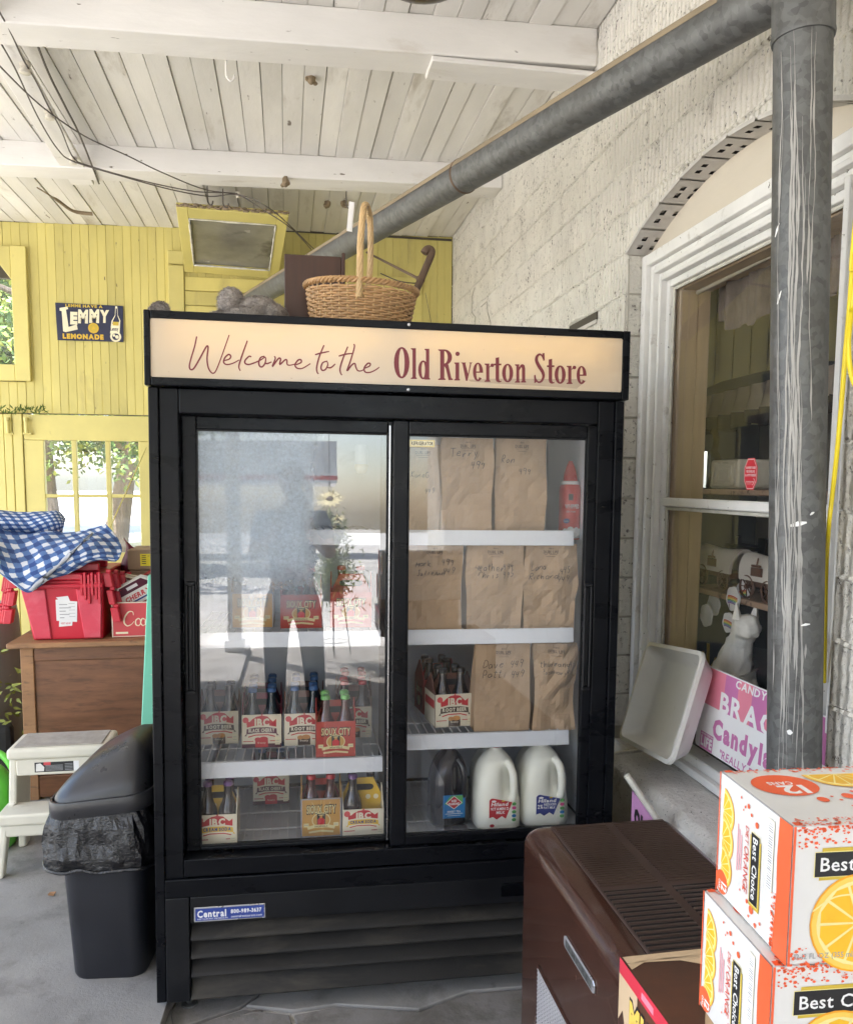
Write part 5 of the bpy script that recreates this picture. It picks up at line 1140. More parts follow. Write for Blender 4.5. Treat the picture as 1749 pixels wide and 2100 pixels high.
# wicker basket: upright stakes, woven rows, braided rim, twisted handle
bc = FM @ Vector((onF(738, 640, .26).x, .27, TOPZ+.004)); bk_ = thing('wicker_basket', 'oval wicker basket with a tall twisted handle on top of the cooler', 'basket', M=Matrix.Translation(bc) @ Matrix.Rotation(-.09, 4, 'Z') @ Matrix.Rotation(R_(2.5), 4, 'Y'))
BH, TX, TY, BX, BY = .150, .170, .125, .140, .10
def bprof(z): t_ = z/BH; k = t_**.75; return BX+(TX-BX)*k, BY+(TY-BY)*k
q = MB(); q.lathe([(.001, 0), (1.0, 0)], n=28); q.v = [Vector((p.x*BX, p.y*BY, .004)) for p in q.v]; q.build('base', 'wicker', bk_, local=True)
NS = 38
q = MB()
for k in range(NS):
    th = 2*PI*k/NS; q.tube([Vector((bprof(z)[0]*math.cos(th), bprof(z)[1]*math.sin(th), z)) for z in (.0, .05, .10, BH)], .0026, 5)
q.build('stake', 'wicker_pale', bk_, local=True, smooth=True)
nr = 19
for r in range(nr):
    z = .004+(BH-.012)*r/nr; a, b = bprof(z); q = MB(); M2 = NS*4
    pts = [Vector(((a+.0042*math.cos(PI*(k/4+r)))*math.cos(2*PI*k/M2), (b+.0042*math.cos(PI*(k/4+r)))*math.sin(2*PI*k/M2), z+.0012*noise.noise(Vector((k*.3, r, 0))))) for k in range(M2)]
    q.tube(pts, .0040, 6, closed=True, flatten=1.0); q.build('woven_row', 'wicker', bk_, local=True, smooth=True)
q = MB(); M2 = 180
for s in range(3): q.tube([Vector(((TX+.004+.006*math.cos(2*PI*(k/7.5+s/3)))*math.cos(2*PI*k/M2), (TY+.004+.006*math.cos(2*PI*(k/7.5+s/3)))*math.sin(2*PI*k/M2), BH+.002+.006*math.sin(2*PI*(k/7.5+s/3)))) for k in range(M2)], .0048, 6, closed=True)
q.build('rim', 'wicker', bk_, local=True, smooth=True)
q = MB(); HH = .250
axis = cr([(-.006, -TY-.002, BH-.05), (-.006, -TY-.002, BH+.02), (-.008, -TY+.02, BH+.12), (-.004, -TY+.055, BH+HH*.88), (.002, -.035, BH+HH*.99), (.008, .0, BH+HH), (.014, .04, BH+HH*.97), (.020, TY-.055, BH+HH*.84), (.024, TY-.02, BH+.11), (.02, TY-.002, BH+.02), (.02, TY-.002, BH-.05)], 12)
for s in range(6):
    pts = []; ph = 2*PI*s/6
    for i, p in enumerate(axis):
        t_ = (axis[min(i+1, len(axis)-1)]-axis[max(i-1, 0)]).normalized(); u = t_.cross(Vector((1, 0, .02))).normalized(); v_ = t_.cross(u); a = ph+i*.27
        pts.append(p+(u*math.cos(a)+v_*math.sin(a))*.0062)
    q.tube(pts, .0044, 6)
q.build('handle', 'wicker_pale', bk_, local=True, smooth=True)
ht = (WM[bk_.name] @ Vector((-.006, -TY+.06, BH+HH*.9)))
q = MB(); p0 = atz(716, 412, 2.47); q.obox(p0, (.013, 0, -.002), (.004, .0015, 0), (-.008, 0, -.088)); tg = q.build('price_tag', 'paper_white', bk_)
# brown veneer box
a, b_, c_ = ftop(583, 520, .36), ftop(700, 526, .36), ftop(583, 655, .36)
q = MB(); q.box(a.x, .36, TOPZ+.002, b_.x, .56, (a.z+b_.z)/2)
t = thing('veneer_box', 'dark brown veneered cabinet box standing behind the wicker basket', 'box', M=FT(0, 0, 0)); q.build('shell', 'brown_veneer', t, local=True, bevel=.002)
q = MB(); q.box(b_.x+.001, .355, TOPZ+.002, b_.x+.012, .555, (a.z+b_.z)/2+.012); q.build('side_panel', 'brown_veneer', t, local=True, bevel=.002)
# fuzzy grey plush heap
def fuzzy(name, label, cat, blobs, seed, n=9000):
    q = MB()
    for (c, r, sc) in blobs:
        nn = 14; off = Vector((seed, 0, 0))
        q.loft([[Vector(c)+Vector((math.sin(PI*i/nn)*math.cos(2*PI*j/(2*nn))*sc[0], math.sin(PI*i/nn)*math.sin(2*PI*j/(2*nn))*sc[1], -math.cos(PI*i/nn)*sc[2]))*r*(1+.16*noise.noise(Vector((i*.5, j*.5, seed)))) for j in range(2*nn)] for i in range(1, nn)])
    o = q.build(name, 'plush', None, smooth='all'); tag(o, label, cat)
    rr = random.Random(seed); h = MB(); tot = sum(r for _, r, _ in blobs)
    for (c, r, sc) in blobs:
        for k in range(int(n*r/tot)):
            d = Vector((rr.gauss(0, 1), rr.gauss(0, 1), rr.gauss(0, 1))).normalized(); p = Vector(c)+Vector((d.x*sc[0], d.y*sc[1], d.z*sc[2]))*r*rr.uniform(.94, 1.08)
            e = (d+Vector((rr.uniform(-.8, .8), rr.uniform(-.8, .8), rr.uniform(-.9, .3)))).normalized()*rr.uniform(.004, .009); s_ = e.orthogonal().normalized()*.0010
            h.add([p-s_, p+s_, p+e], [(0, 1, 2)])
    h.build('pile', 'plush', o, kind='stuff')
    return o
W_ = lambda x, y, v: FM @ ftop(x, y, v)
fuzzy('plush_toy', 'grey fuzzy plush toy lying on top of the cooler beside the brown box', 'plush toy',
      [(W_(474, 622, .34), .042, (1, 1, 1.15)), (W_(530, 640, .33), .055, (1.25, 1, .85)), (W_(555, 645, .32), .05, (1.0, 1, .7)), (W_(505, 650, .30), .05, (1.4, 1, .6)), (W_(452, 652, .32), .03, (1.2, 1, .7))], 3)
fuzzy('plush_toy', 'small tan tuft of plush showing over the left end of the cooler', 'plush toy', [(W_(329, 632, .30), .020, (1.3, 1, .9)), (W_(318, 637, .30), .016, (1.2, 1, .8))], 5, 2500)
# bent iron hook and rod standing behind the basket
q = MB(); H0 = [W_(846, 614, .42), W_(862, 575, .42), W_(877, 540, .42), W_(884, 522, .42), W_(885, 514, .42), W_(880, 510, .42), W_(874, 512, .42), W_(869, 519, .42)]
dz = W_(846, 614, .42)-(W_(862, 575, .42)-W_(846, 614, .42))*1.1; q.tube(cr([dz-Vector((0, 0, .03))]+H0, 5), .0125, 12); tag(q.build('iron_hook', 'rust', smooth=True), 'rusty iron rod with a hooked end leaning behind the wicker basket', 'iron hook')
q = MB(); q.tube([onY(752, 517, 4.9), onY(862, 573, 3.15)], .006, 8); q.tube([onY(858, 571, 3.15), onY(866, 575, 3.13)], .012, 8); tag(q.build('brace_rod', 'rust', smooth=True), 'thin black rod running from the duct pipe to the iron hook', 'rod')
q = MB(); q.tube(cr([onY(780, 560, YW-.03), onY(815, 575, YW-.05), onY(845, 580, YW-.03), onY(865, 580, YW-.02)], 6), .004, 6); q.tube([onY(865, 580, YW-.01), onY(866, 580, YW-.05)], .008, 6)
q.tube(cr([onY(872, 600, YW-.02), onY(880, 640, YW-.02), onY(890, 690, YW-.02)], 6), .002, 5)
tag(q.build('wall_wire', 'wire'), 'loose dark wire stapled across the yellow boards behind the basket', 'wire')

# ================================================================== galvanised pipes
PT = Vector((1.1455, 1.740, 2.55)); P0 = Vector((1.242, 1.725, 0)); PAX = (PT-P0).normalized(); PR = .0617
def pz(z): return P0+(PT-P0)*(z/2.55)                              # the pipe leans slightly
pp = thing('downpipe', 'galvanised upright pipe streaked with white drips in front of the shop window', 'pipe', P0)
q = MB(); ztop = onY(1640, 48, 1.735).z; q.lathe([(PR, .012), (PR, ztop)], P0, 40, ax=PAX); q.build('pipe', 'galvanised', pp, smooth=True)
q = MB(); q.lathe([(PR+.004, ztop-.03), (PR+.006, ztop-.022), (PR+.004, ztop-.012), (PR+.004, 2.98), (.01, 2.985)], P0, 40, ax=PAX); q.build('tee_joint', 'galvanised', pp, smooth=True)
q = MB(); q.tube([pz(.02)+Vector((PR+.0015, 0, 0)), pz(ztop-.03)+Vector((PR+.0015, 0, 0))], .004, 6); q.build('seam', 'galvanised', pp)
class PipeP(Print):
    def P(s, x, y, lift=0): a = x/PR; r = PR+.0009+.0002*(s.k % 6); d = s.dirv; n_ = Vector((-d.y, d.x, 0)); return pz(y)+d*(r*math.cos(a))+n_*(r*math.sin(a))
pr = PipeP((0, 0, 0), (1, 0, 0), (0, 0, 1), (0, -1, 0)); dv = Vector((-P0.x, -P0.y, 0)).normalized(); pr.dirv = dv
rr = random.Random(21)
for c0, zt_, zb_, n_, sp_ in ((-.018, 2.60, .75, 4, .006), (-.004, 2.45, 1.0, 4, .007), (-.012, 1.9, .75, 6, .014), (.004, 1.55, .78, 5, .012), (-.046, 2.58, 1.2, 2, .004), (-.050, 1.7, .75, 3, .005), (.020, 2.60, 1.75, 2, .005), (.012, 1.3, .75, 3, .010), (-.028, 1.45, .75, 4, .010)):
    nz = rr.uniform(0, 90)
    for k in range(n_):
        off = rr.uniform(-sp_, sp_); a = zt_-rr.uniform(0, .25); b = max(.75, zb_+rr.uniform(-.1, .5)); pts = []; y = a
        while y > b: pts.append((c0+off+.011*noise.noise(Vector((y*2.2, nz, 0)))+.005*noise.noise(Vector((y*7, nz, k*.6)))+.0018*noise.noise(Vector((y*30, k, nz))), y)); y -= .012
        if len(pts) > 3: pr.stroke(pts, [.0004]+[rr.choice((.0006, .0012, .0020, .0030, .0048)) for _ in range(14)]+[.0004], 'pipe_stain')
for x, y, a, l, wd in ((1594, 455, 1.1, .030, .007), (1600, 600, 1.2, .030, .006), (1645, 1075, .25, .035, .012), (1672, 1053, .6, .012, .006), (1662, 1280, .2, .02, .006), (1632, 1503, 1.4, .012, .014)):
    p = onY(x, y, 1.68); ang = (x-1640)/61.0; cx = math.asin(max(-.95, min(.95, ang)))*PR; pr.stroke([(cx-l/2*math.cos(a), p.z-l/2*math.sin(a)), (cx, p.z+.001), (cx+l/2*math.cos(a), p.z+l/2*math.sin(a))], [wd*.4, wd, wd*.3], 'white_daub')
pr.build('drip_stain', pp)
dp0, dp1 = Vector((1.130, 1.80, 2.655)), Vector((-.42, 6.36, 2.76)); dd = (dp1-dp0).normalized()
dp0 = dp0-dd*.06
dt = thing('duct_pipe', 'long galvanised pipe running under the beams from the tee to the yellow wall', 'pipe', dp0)
cuts = [0, .30, .62, 1.0]
for k in range(3):
    a, b = dp0+(dp1-dp0)*cuts[k], dp0+(dp1-dp0)*cuts[k+1]; q = MB(); r = PR-.0012*(k % 2); q.lathe([(r, 0), (r, (b-a).length)], a, 40, ax=dd); q.build('pipe_length', 'galvanised', dt, smooth=True)
    if k: q = MB(); q.lathe([(PR+.0005, -.006), (PR+.003, -.003), (PR+.003, .003), (PR+.0005, .006)], a, 40, ax=dd); q.build('joint_band', 'rust', dt, smooth=True)
q = MB(); sd = dd.cross(Vector((0, 0, 1))).normalized(); upv = sd.cross(dd)
n = 12; L_ = (dp1-dp0).length
q.loft([[dp0+dd*t_+(sd*math.cos(PI*(.10+.80*j/n))+upv*math.sin(PI*(.10+.80*j/n)))*(PR+.0016) for j in range(n+1)]+[dp0+dd*t_+(sd*math.cos(PI*(.90-.80*j/n))+upv*math.sin(PI*(.90-.80*j/n)))*(PR+.0006) for j in range(n+1)] for t_ in (.2, L_*.5, L_-.05)])
q.build('dust_layer', 'pipe_dust', dt, smooth=True)

# ================================================================== wiring, hooks and nests under the ceiling
BZ = 3.225
def spool(px, py, Z, s=1.0):
    c = onZ(px, py, Z); q = MB(); q.lathe([(.014*s, -.036*s), (.022*s, -.033*s), (.022*s, -.020*s), (.013*s, -.016*s), (.013*s, -.010*s), (.022*s, -.006*s), (.024*s, .012)], c, 12)
    return tag(q.build('insulator', 'porcelain', smooth=True), '', 'insulator', 'porcelain insulators for the old wiring')
for k, (px, py, s) in enumerate(((51, 132, 1), (101, 228, 1), (150, 325, .8), (488, 398, .55))):
    o = spool(px, py, BZ+.008, s); o['label'] = ('porcelain wiring knob nearest the top left corner of the ceiling', 'dirty porcelain wiring knob midway along the batten', 'porcelain wiring cleat where the wires leave the batten', 'small white wiring knob under the rear beam')[k]
def wire(pts, label, r=.0034):
    P = [onZ(x, y, z) if z < 3.5 else onY(x, y, YW-.03) for x, y, z in pts]; q = MB(); q.tube(cr(P, 7), r, 6); tag(q.build('old_wire', 'wire', smooth=True), label, 'wire', 'old cloth covered ceiling wires')
wire([(-20, -10, BZ), (20, 62, BZ-.01), (47, 120, BZ-.012), (75, 168, BZ-.01), (98, 215, BZ-.012), (125, 265, BZ-.01), (150, 322, BZ-.012), (185, 340, BZ), (300, 372, BZ-.06), (400, 392, BZ-.05), (486, 398, BZ-.012), (560, 432, BZ-.1), (645, 512, 9)], 'old wire passing over every knob down to the yellow wall')
wire([(-15, 60, BZ), (30, 138, BZ-.01), (78, 240, BZ-.012), (118, 305, BZ-.012), (150, 330, BZ-.012), (240, 358, BZ-.05), (350, 388, BZ-.07), (430, 402, BZ-.04), (487, 399, BZ-.015), (540, 430, BZ-.08), (600, 470, BZ-.14), (640, 513, 9)], 'old wire sagging lowest below the rear beam')
wire([(-10, 125, BZ-.03), (60, 195, BZ-.03), (115, 240, BZ-.02), (180, 282, BZ-.02), (260, 318, BZ-.04), (330, 352, BZ-.05), (420, 388, BZ-.04), (487, 396, BZ-.012)], 'old wire crossing from the left edge to the rear beam knob')
wire([(68, 68, BZ+.002), (100, 150, BZ+.002), (135, 220, BZ+.002), (165, 280, BZ+.002), (203, 376, BZ+.004)], 'dark cable pinned along the right edge of the batten', .005)
for px, py, Z, lb in ((463, 112, 3.262, 'white hook screwed into the front beam'), (425, 384, 3.285, 'long wire hook under the rear beam, left of the knob'), (457, 390, 3.285, 'short wire hook under the rear beam beside the knob'), (710, 392, 3.285, 'wire hook under the rear beam above the basket handle')):
    c = onZ(px, py, Z); q = MB(); q.tube(cr([c+Vector(p) for p in ((0, 0, .01), (0, 0, -.05), (.002, 0, -.085), (.018, 0, -.10), (.030, 0, -.09), (.032, 0, -.075))], 5), .004, 6); tag(q.build('ceiling_hook', 'beam_paint' if px == 463 else 'wire', smooth=True), lb, 'hook', 'hooks under the beams')
for px, py, lb in ((638, 158, 'dark mud nest on the ceiling boards between the beams'), (672, 416, 'pale wasp nest hanging behind the basket handle'), (705, 415, 'brown wasp nest beside the basket handle'), (585, 372, 'clump of dirt on the rear beam face')):
    c = onZ(px, py, 3.39 if py != 372 else 3.31) if py != 372 else onY(px, py, 4.895); rr = random.Random(px); q = MB(); q.ball(c, .026, 7, sc=(.8, .9, 1.2))
    for k in range(6): q.ball(c+Vector((rr.uniform(-.02, .02), rr.uniform(-.02, .02), rr.uniform(-.025, .01))), rr.uniform(.008, .014), 5)
    q.v = [p+Vector((1, 1, 1))*(.006*noise.noise(p*60)) for p in q.v]; tag(q.build('wasp_nest', 'mud', smooth='all'), lb, 'wasp nest', 'mud nests under the ceiling')
q = MB(); c = atz(868, 14, 2.62); c.z += .055; q.lathe([(.001, 0), (.08, .006), (.135, .028), (.165, .06), (.17, .075), (.16, .08), (.06, .20), (.05, .30)], c, 32); q.lathe([(.012, .30), (.012, .62)], c, 10)
tag(q.build('hanging_lamp', 'lamp_brown', smooth=True), 'dark brown hanging lamp bowl cut off by the top of the picture', 'lamp')
q = MB(); c = onZ(160, 385, 3.262); q.tube(cr([onZ(76, 384, 3.262), onZ(115, 408, 3.262), onZ(150, 432, 3.262), onZ(190, 438, 3.262)], 5), [.004]*5+[.010]*6+[.012]*5, 7)
tag(q.build('vine_stem', 'mud', smooth=True), 'dead brown vine stem stuck under the rear beam near the batten', 'vine')

# ================================================================== awning sash propped up under the ceiling
a, b_, c_, d_ = onY(361, 425, 5.28), onY(592, 443, 5.28), onY(570, 571, 6.32), onY(379, 557, 6.32)
ua = (b_-a); va = (d_-a); nn_ = ua.cross(va).normalized()
if nn_.z > 0: nn_ = -nn_
sa = thing('awning_sash', 'yellow framed window sash with dirty glass, propped up under the ceiling', 'window sash', (a+c_)/2)
def sq_(s, t_): return a.lerp(b_, s).lerp(d_.lerp(c_, s), t_)
def bar(s0, t0, s1, t1, m, nm, th=.034, off=0):
    P = [sq_(s0, t0), sq_(s1, t0), sq_(s1, t1), sq_(s0, t1)]; q = MB(); q.prism([p+nn_*off for p in P], -nn_*th); return q.build(nm, m, sa, bevel=.003 if th > .01 else 0)
bar(0, 0, .10, 1, 'yellow_trim', 'stile'); bar(.90, 0, 1, 1, 'yellow_trim', 'stile'); bar(.101, 0, .899, .13, 'yellow_trim', 'rail'); bar(.101, .86, .899, 1, 'yellow_trim', 'rail')
bar(.10, .13, .90, .86, 'sash_glass', 'dirty_pane', .004, -.012)
q = MB(); rr = random.Random(4)
for (s0, t0, s1, t1) in ((.105, .135, .895, .135), (.105, .855, .895, .855), (.105, .135, .105, .855), (.895, .135, .895, .855)):
    pts = [sq_(s0+(s1-s0)*k/14, t0+(t1-t0)*k/14)+nn_*.002 for k in range(15)]; q.tube(pts, [rr.uniform(.003, .009) for _ in pts], 5)
q.build('putty_line', 'putty', sa, smooth='all')
q = MB(); rr = random.Random(9)
for k in range(90): q.ball(sq_(.01+.98*k/89, -.008+rr.uniform(-.01, .01))+Vector((0, 0, .016+rr.uniform(-.006, .006))), rr.uniform(.004, .013), 4, sc=(1.6, 1, .8))
q.build('dirt_ridge', 'mud', sa, smooth='all')
# ================================================================== lemonade sign on the yellow wall
a, b_, c_, d_ = onY(113, 620, YW-.012), onY(252, 627, YW-.012), onY(253, 701, YW-.012), onY(118, 697, YW-.012)
sg = thing('lemonade_sign', 'navy tin lemonade sign with cream and gold lettering on the yellow wall', 'sign', d_)
q = MB(); q.prism([a, b_, c_, d_], (0, .004, 0)); q.build('tin_plate', 'sign_navy', sg)
ux = (c_-d_); Wd = ux.length; ux.normalize(); uy = Vector((0, 0, 1)); uy = (uy-ux*uy.dot(ux)).normalized(); Ht = (a-d_).length
pr = Print(d_, ux, uy, (0, -1, 0)); k = Wd/1.0
def S(x): return x*Wd
def V(y): return y*Ht
pr.text('LEMME HAVE A', S(.42), V(.90), V(.075), 'logo_gold', wd=S(.56), center=True, bold=.05)
pr.poly([(S(.05), V(.86)), (S(.17), V(.90)), (S(.18), V(.84)), (S(.145), V(.82)), (S(.175), V(.36)), (S(.30), V(.44)), (S(.31), V(.30)), (S(.13), V(.22)), (S(.09), V(.24)), (S(.08), V(.78)), (S(.05), V(.79))], 'sign_cream')
for ch, x, y, h, wd_ in (('E', .20, .46, .30, .11), ('M', .32, .50, .33, .15), ('M', .49, .52, .33, .15), ('Y', .65, .53, .31, .14)): pr.text(ch, S(x), V(y), V(h), 'sign_cream', wd=S(wd_), bold=.07, slant=.05)
pr.disc(S(.55), V(.35), S(.082), 'sign_gold'); pr.disc(S(.55), V(.35), S(.06), 'logo_gold'); pr.poly([(S(.52), V(.30)), (S(.55), V(.42)), (S(.58), V(.33))], 'sign_gold')
pr.text('LEMONADE', S(.08), V(.055), V(.125), 'sign_gold', wd=S(.62), bold=.07)
pr.poly([(S(.895), V(.96)), (S(.925), V(.96)), (S(.93), V(.72)), (S(.965), V(.58)), (S(.945), V(.22)), (S(.80), V(.22)), (S(.83), V(.56)), (S(.885), V(.72))], 'sign_cream'); pr.poly([(S(.90), V(.90)), (S(.92), V(.90)), (S(.925), V(.70)), (S(.95), V(.57)), (S(.93), V(.48)), (S(.84), V(.48)), (S(.85), V(.56)), (S(.89), V(.70))], 'sign_navy'); pr.poly([(S(.85), V(.54)), (S(.94), V(.54)), (S(.935), V(.44)), (S(.845), V(.44))], 'logo_gold')
pr.text('Lemmy', S(.81), V(.30), V(.10), 'sign_navy', wd=S(.12), bold=.04)
pr.ring(S(.885), V(.14), S(.055), S(.085), 'sign_cream'); pr.disc(S(.885), V(.14), S(.05), 'sign_navy'); pr.disc(S(.905), V(.13), S(.028), 'sign_cream'); pr.disc(S(.86), V(.17), S(.02), 'sign_cream')
pr.build('sign_print', sg)

# ================================================================== left side: chest, tote, cloth, stool, bin
CYF = 4.0
cb = thing('wooden_chest', 'old brown wooden chest with a thick top board standing by the yellow wall', 'chest', (-.95, CYF, 0))
q = MB(); q.box(-1.285, CYF-.03, .742, -.34, CYF+.62, .768); q.build('top_board', 'oak_edge', cb, bevel=.004)
for x in (-1.235, -.42): 
    q = MB(); q.prism([(x, CYF, 0), (x+.058, CYF, 0), (x+.058, CYF, .741), (x, CYF, .741)], (0, .05, 0)); q.build('corner_post', 'oak_edge', cb, bevel=.003)
    q = MB(); q.box(x, CYF+.54, 0, x+.058, CYF+.59, .741); q.build('corner_post', 'oak_edge', cb, bevel=.003)
q = MB(); q.box(-1.176, CYF+.012, .16, -.421, CYF+.028, .741); q.build('front_panel', 'oak', cb)
for z0, z1 in ((.012, .115), (.675, .7405)): 
    q = MB(); q.box(-1.176, CYF+.004, z0, -.421, CYF+.030, z1); q.build('rail', 'oak', cb, bevel=.003)
q = MB(); q.box(-1.230, CYF+.051, .02, -1.21, CYF+.539, .741); q.box(-.40, CYF+.051, .02, -.38, CYF+.539, .741); q.build('side_panel', 'oak', cb)
q = MB(); q.box(-1.172, CYF+.03, .02, -.425, CYF+.04, .2); q.build('toe_board', 'black_dust', cb)

TZ = .7695
to = thing('red_tote', 'red plastic tote with hinged lid flaps and white labels, on the wooden chest', 'tote', (-1.04, 4.05, TZ))
tx0, tx1, ty0, ty1 = -1.215, -.868, 4.03, 4.50
q = MB(); fl_ = .030; zt = TZ+.285
b0 = [(tx0+fl_, ty0+.01), (tx1-.004, ty0+.01), (tx1-.004, ty1), (tx0+fl_, ty1)]; b1 = [(tx0-.012, ty0-.02), (tx1+.012, ty0-.02), (tx1+.012, ty1+.02), (tx0-.012, ty1+.02)]
q.loft([[Vector((x, y, TZ)) for x, y in b0], [Vector((x, y, zt)) for x, y in b1]], cap1=True); q.build('tub', 'crate_red', to, bevel=.006, seg=2)
def tf(x0, x1, z0, z1, d):                                            # slab on the tote's sloping front, fractions of its width
    P = []
    for fx, fz in ((x0[0], z0), (x1[0], z0), (x1[1], z1), (x0[1], z1)):
        a = Vector((b0[0][0]+(b0[1][0]-b0[0][0])*fx, b0[0][1], TZ)); b = Vector((b1[0][0]+(b1[1][0]-b1[0][0])*fx, b1[0][1], zt)); p = a.lerp(b, fz); P.append(p)
    q = MB(); q.prism(P, (0, -d, 0)); return q
tf((.03, .0), (.268, .292), .02, .86, .010).build('side_rib', 'crate_pale', to, bevel=.004); tf((.735, .665), (.975, .99), .02, .86, .010).build('side_rib', 'crate_pale', to, bevel=.004)
tf((0, 0), (1, 1), .88, .955, .018).build('rim', 'crate_red', to, bevel=.004)
pr = Print(Vector((b0[0][0]+.115, b0[0][1]-.0105, TZ+.085)), (1, 0, 0), (0, -.10, .995), (0, -.995, -.10))
pr.k = 6; pr.poly([(-.006, .008), (.085, .0), (.092, .10), (.060, .103), (.052, .128), (-.002, .122), (.008, .112), (-.004, .110)], 'paper_white'); pr.poly([(.003, -.022), (.062, -.018), (.066, .006), (.006, .008)], 'paper_white')
pr.text('VISIT NOW', .012, -.010, .009, 'coke_red', wd=.045, bold=.03)
for k in range(5): pr.rect(.010, .020+.016*k, .030+.008*((k*3) % 5), .024+.016*k, 'print_grey').rect(.052, .026+.016*k, .080, .028+.016*k, 'print_grey')
pr.build('paper_label', to)
rr = random.Random(8)
def flap(x, s, lab):
    f = MB(); n = 4
    for k in range(n):                                                # interlocking fingers seen edge on
        y0 = ty0-.01+k*.06; xx = x+s*(.030 if s < 0 else .020)*k; z1 = zt+.05-.012*k; z0 = zt-.20-.02*rr.random()
        tilt = s*.045; 
        for z in range(3):
            za, zb = z0+(z1-z0)*z/3, z0+(z1-z0)*(z+.82)/3; w_ = .028 if z % 2 else .036
            f.obox((xx+tilt*(z1-za)/.25, y0, za), (s*w_, 0, 0), (0, .045, 0), (-tilt*(zb-za)/.25, 0, zb-za))
            f.obox((xx+tilt*(z1-za)/.25+s*.004, y0+.004, zb), (s*.022, 0, 0), (0, .03, 0), (0, 0, (z1-z0)/3*.19))
    f.build('lid_flap', 'crate_red', to, bevel=.003)
flap(tx1+.002, 1, 'r'); flap(tx0-.016, -1, 'l')
q = MB(); q.box(tx0-.01, ty0-.018, zt+.001, tx1+.01, ty1, zt+.035); q.box(tx0+.01, ty0+.05, zt+.036, tx1-.02, ty0+.075, zt+.075); q.box(tx0+.03, ty0+.22, zt+.036, tx1-.02, ty0+.25, zt+.12); q.build('lid', 'crate_red', to, bevel=.006)
q = MB()
for k in range(6): q.box(tx1-.09+.016*k, ty0-.034-.004*(k % 2), zt-.07-.02*(k % 3), tx1-.078+.016*k, ty0-.021, zt+.03+.01*(k % 2))
q.build('lid_teeth', 'crate_red', to, bevel=.002)
# dark red netting with gold clips beside the tote
q = MB(); nx = tx1+.02; base = Vector((nx, 4.34, TZ+.18))
q.grid(lambda u, v: Vector((nx+.01+.16*u+.02*math.sin(v*9), 4.42+.03*math.sin(u*7+v*4), TZ+.12+.34*v-.20*u*v)), 10, 14, uvs=False); t = thing('wire_clip_rack', 'dark red folded net with small gold clips, standing between tote and soda box', 'rack', (nx, 4.4, TZ)); q.build('net', 'carton_cherry', t, smooth='all', solid=.004)
q = MB(); q.box(nx+.006, 4.425, TZ+.001, nx+.14, 4.455, TZ+.16); q.build('foot_board', 'carton_cherry', t)
for k, (x, z) in enumerate(((.035, .245), (.085, .25), (.045, .165), (.095, .17))):
    q = MB(); c = Vector((nx+x, 4.385, TZ+z)); q.tube([c+Vector((-.012, 0, -.02)), c+Vector((0, -.003, .014)), c+Vector((.012, 0, -.02))], .0022, 5, closed=True); q.build('gold_clip', 'gold_wire', t)

# gingham cloth thrown over the tote
def ctrl_surface(rows, amp, f, seed):
    G = [[onY(x, y, Y) for x, y, Y in r] for r in rows]; nv, nu = len(G)-1, len(G[0])-1
    def ev(P, t):
        k = len(P)-1; i = min(int(t*k), k-1); s = t*k-i; p0, p1, p2, p3 = P[max(i-1, 0)], P[i], P[i+1], P[min(i+2, k)]
        return .5*((2*p1)+(-p0+p2)*s+(2*p0-5*p1+4*p2-p3)*s*s+(-p0+3*p1-3*p2+p3)*s**3)
    def fn(u, v):
        p = ev([ev(r, u) for r in G], v); q_ = Vector((p.x*f, p.z*f, seed))
        w_ = noise.noise(q_)*amp+noise.noise(q_*2.3)*amp*.5; return p+Vector((0, -w_, w_*.5))
    return fn
cl_rows = [[(-150, 1115, 4.50), (-90, 1090, 4.48), (-30, 1076, 4.46), (30, 1086, 4.44), (90, 1091, 4.42), (150, 1091, 4.40), (185, 1087, 4.38), (217, 1076, 4.36)],
 [(-150, 1120, 4.36), (-90, 1098, 4.34), (-30, 1088, 4.32), (30, 1106, 4.26), (90, 1104, 4.28), (150, 1104, 4.27), (195, 1098, 4.26), (238, 1098, 4.25)],
 [(-150, 1140, 4.16), (-90, 1118, 4.14), (-30, 1108, 4.12), (30, 1132, 4.12), (90, 1124, 4.10), (150, 1118, 4.10), (200, 1112, 4.10), (249, 1121, 4.10)],
 [(-150, 1158, 4.03), (-90, 1138, 4.00), (-30, 1130, 3.99), (30, 1160, 3.98), (90, 1150, 3.98), (150, 1141, 3.99), (200, 1130, 4.0), (246, 1137, 4.01)],
 [(-150, 1175, 3.97), (-90, 1157, 3.96), (-30, 1152, 3.95), (26, 1186, 3.94), (84, 1180, 3.95), (140, 1160, 3.96), (190, 1146, 3.97), (240, 1146, 3.98)],
 [(-150, 1182, 3.98), (-90, 1164, 3.97), (-30, 1158, 3.96), (54, 1214, 3.96), (104, 1191, 3.97), (150, 1172, 3.98), (196, 1152, 3.99), (236, 1150, 4.0)]]
cl_fn = ctrl_surface(cl_rows, .030, 7.0, 2.0)
q = MB(); q.grid(cl_fn, 70, 60)
o = q.build('gingham_cloth', 'gingham', None, smooth='all', solid=.004); tag(o, 'blue and white gingham cloth thrown over the red tote', 'cloth')
def to_px(p):
    d = np.array(tuple(p))-CAM; zc = d@CF; return CX+FPX*(d@CR)/zc, CY-FPX*(d@CU)/zc
smp = [(to_px(p), p) for p in (cl_fn(a/60, b/40) for a in range(61) for b in range(41))]
def on_cloth(x, y): p = min(smp, key=lambda s: (s[0][0]-x)**2+(s[0][1]-y)**2)[1]; return p-Vector(ray(x, y)).normalized()*.010
hl = [((188-130*t), (1093+116*t)) for t in [k/9 for k in range(10)]]; q = MB(); A_ = [on_cloth(x, y) for x, y in hl]; Bq = [on_cloth(x+3+9*k/9, y+2+2*k/9) for k, (x, y) in enumerate(hl)]
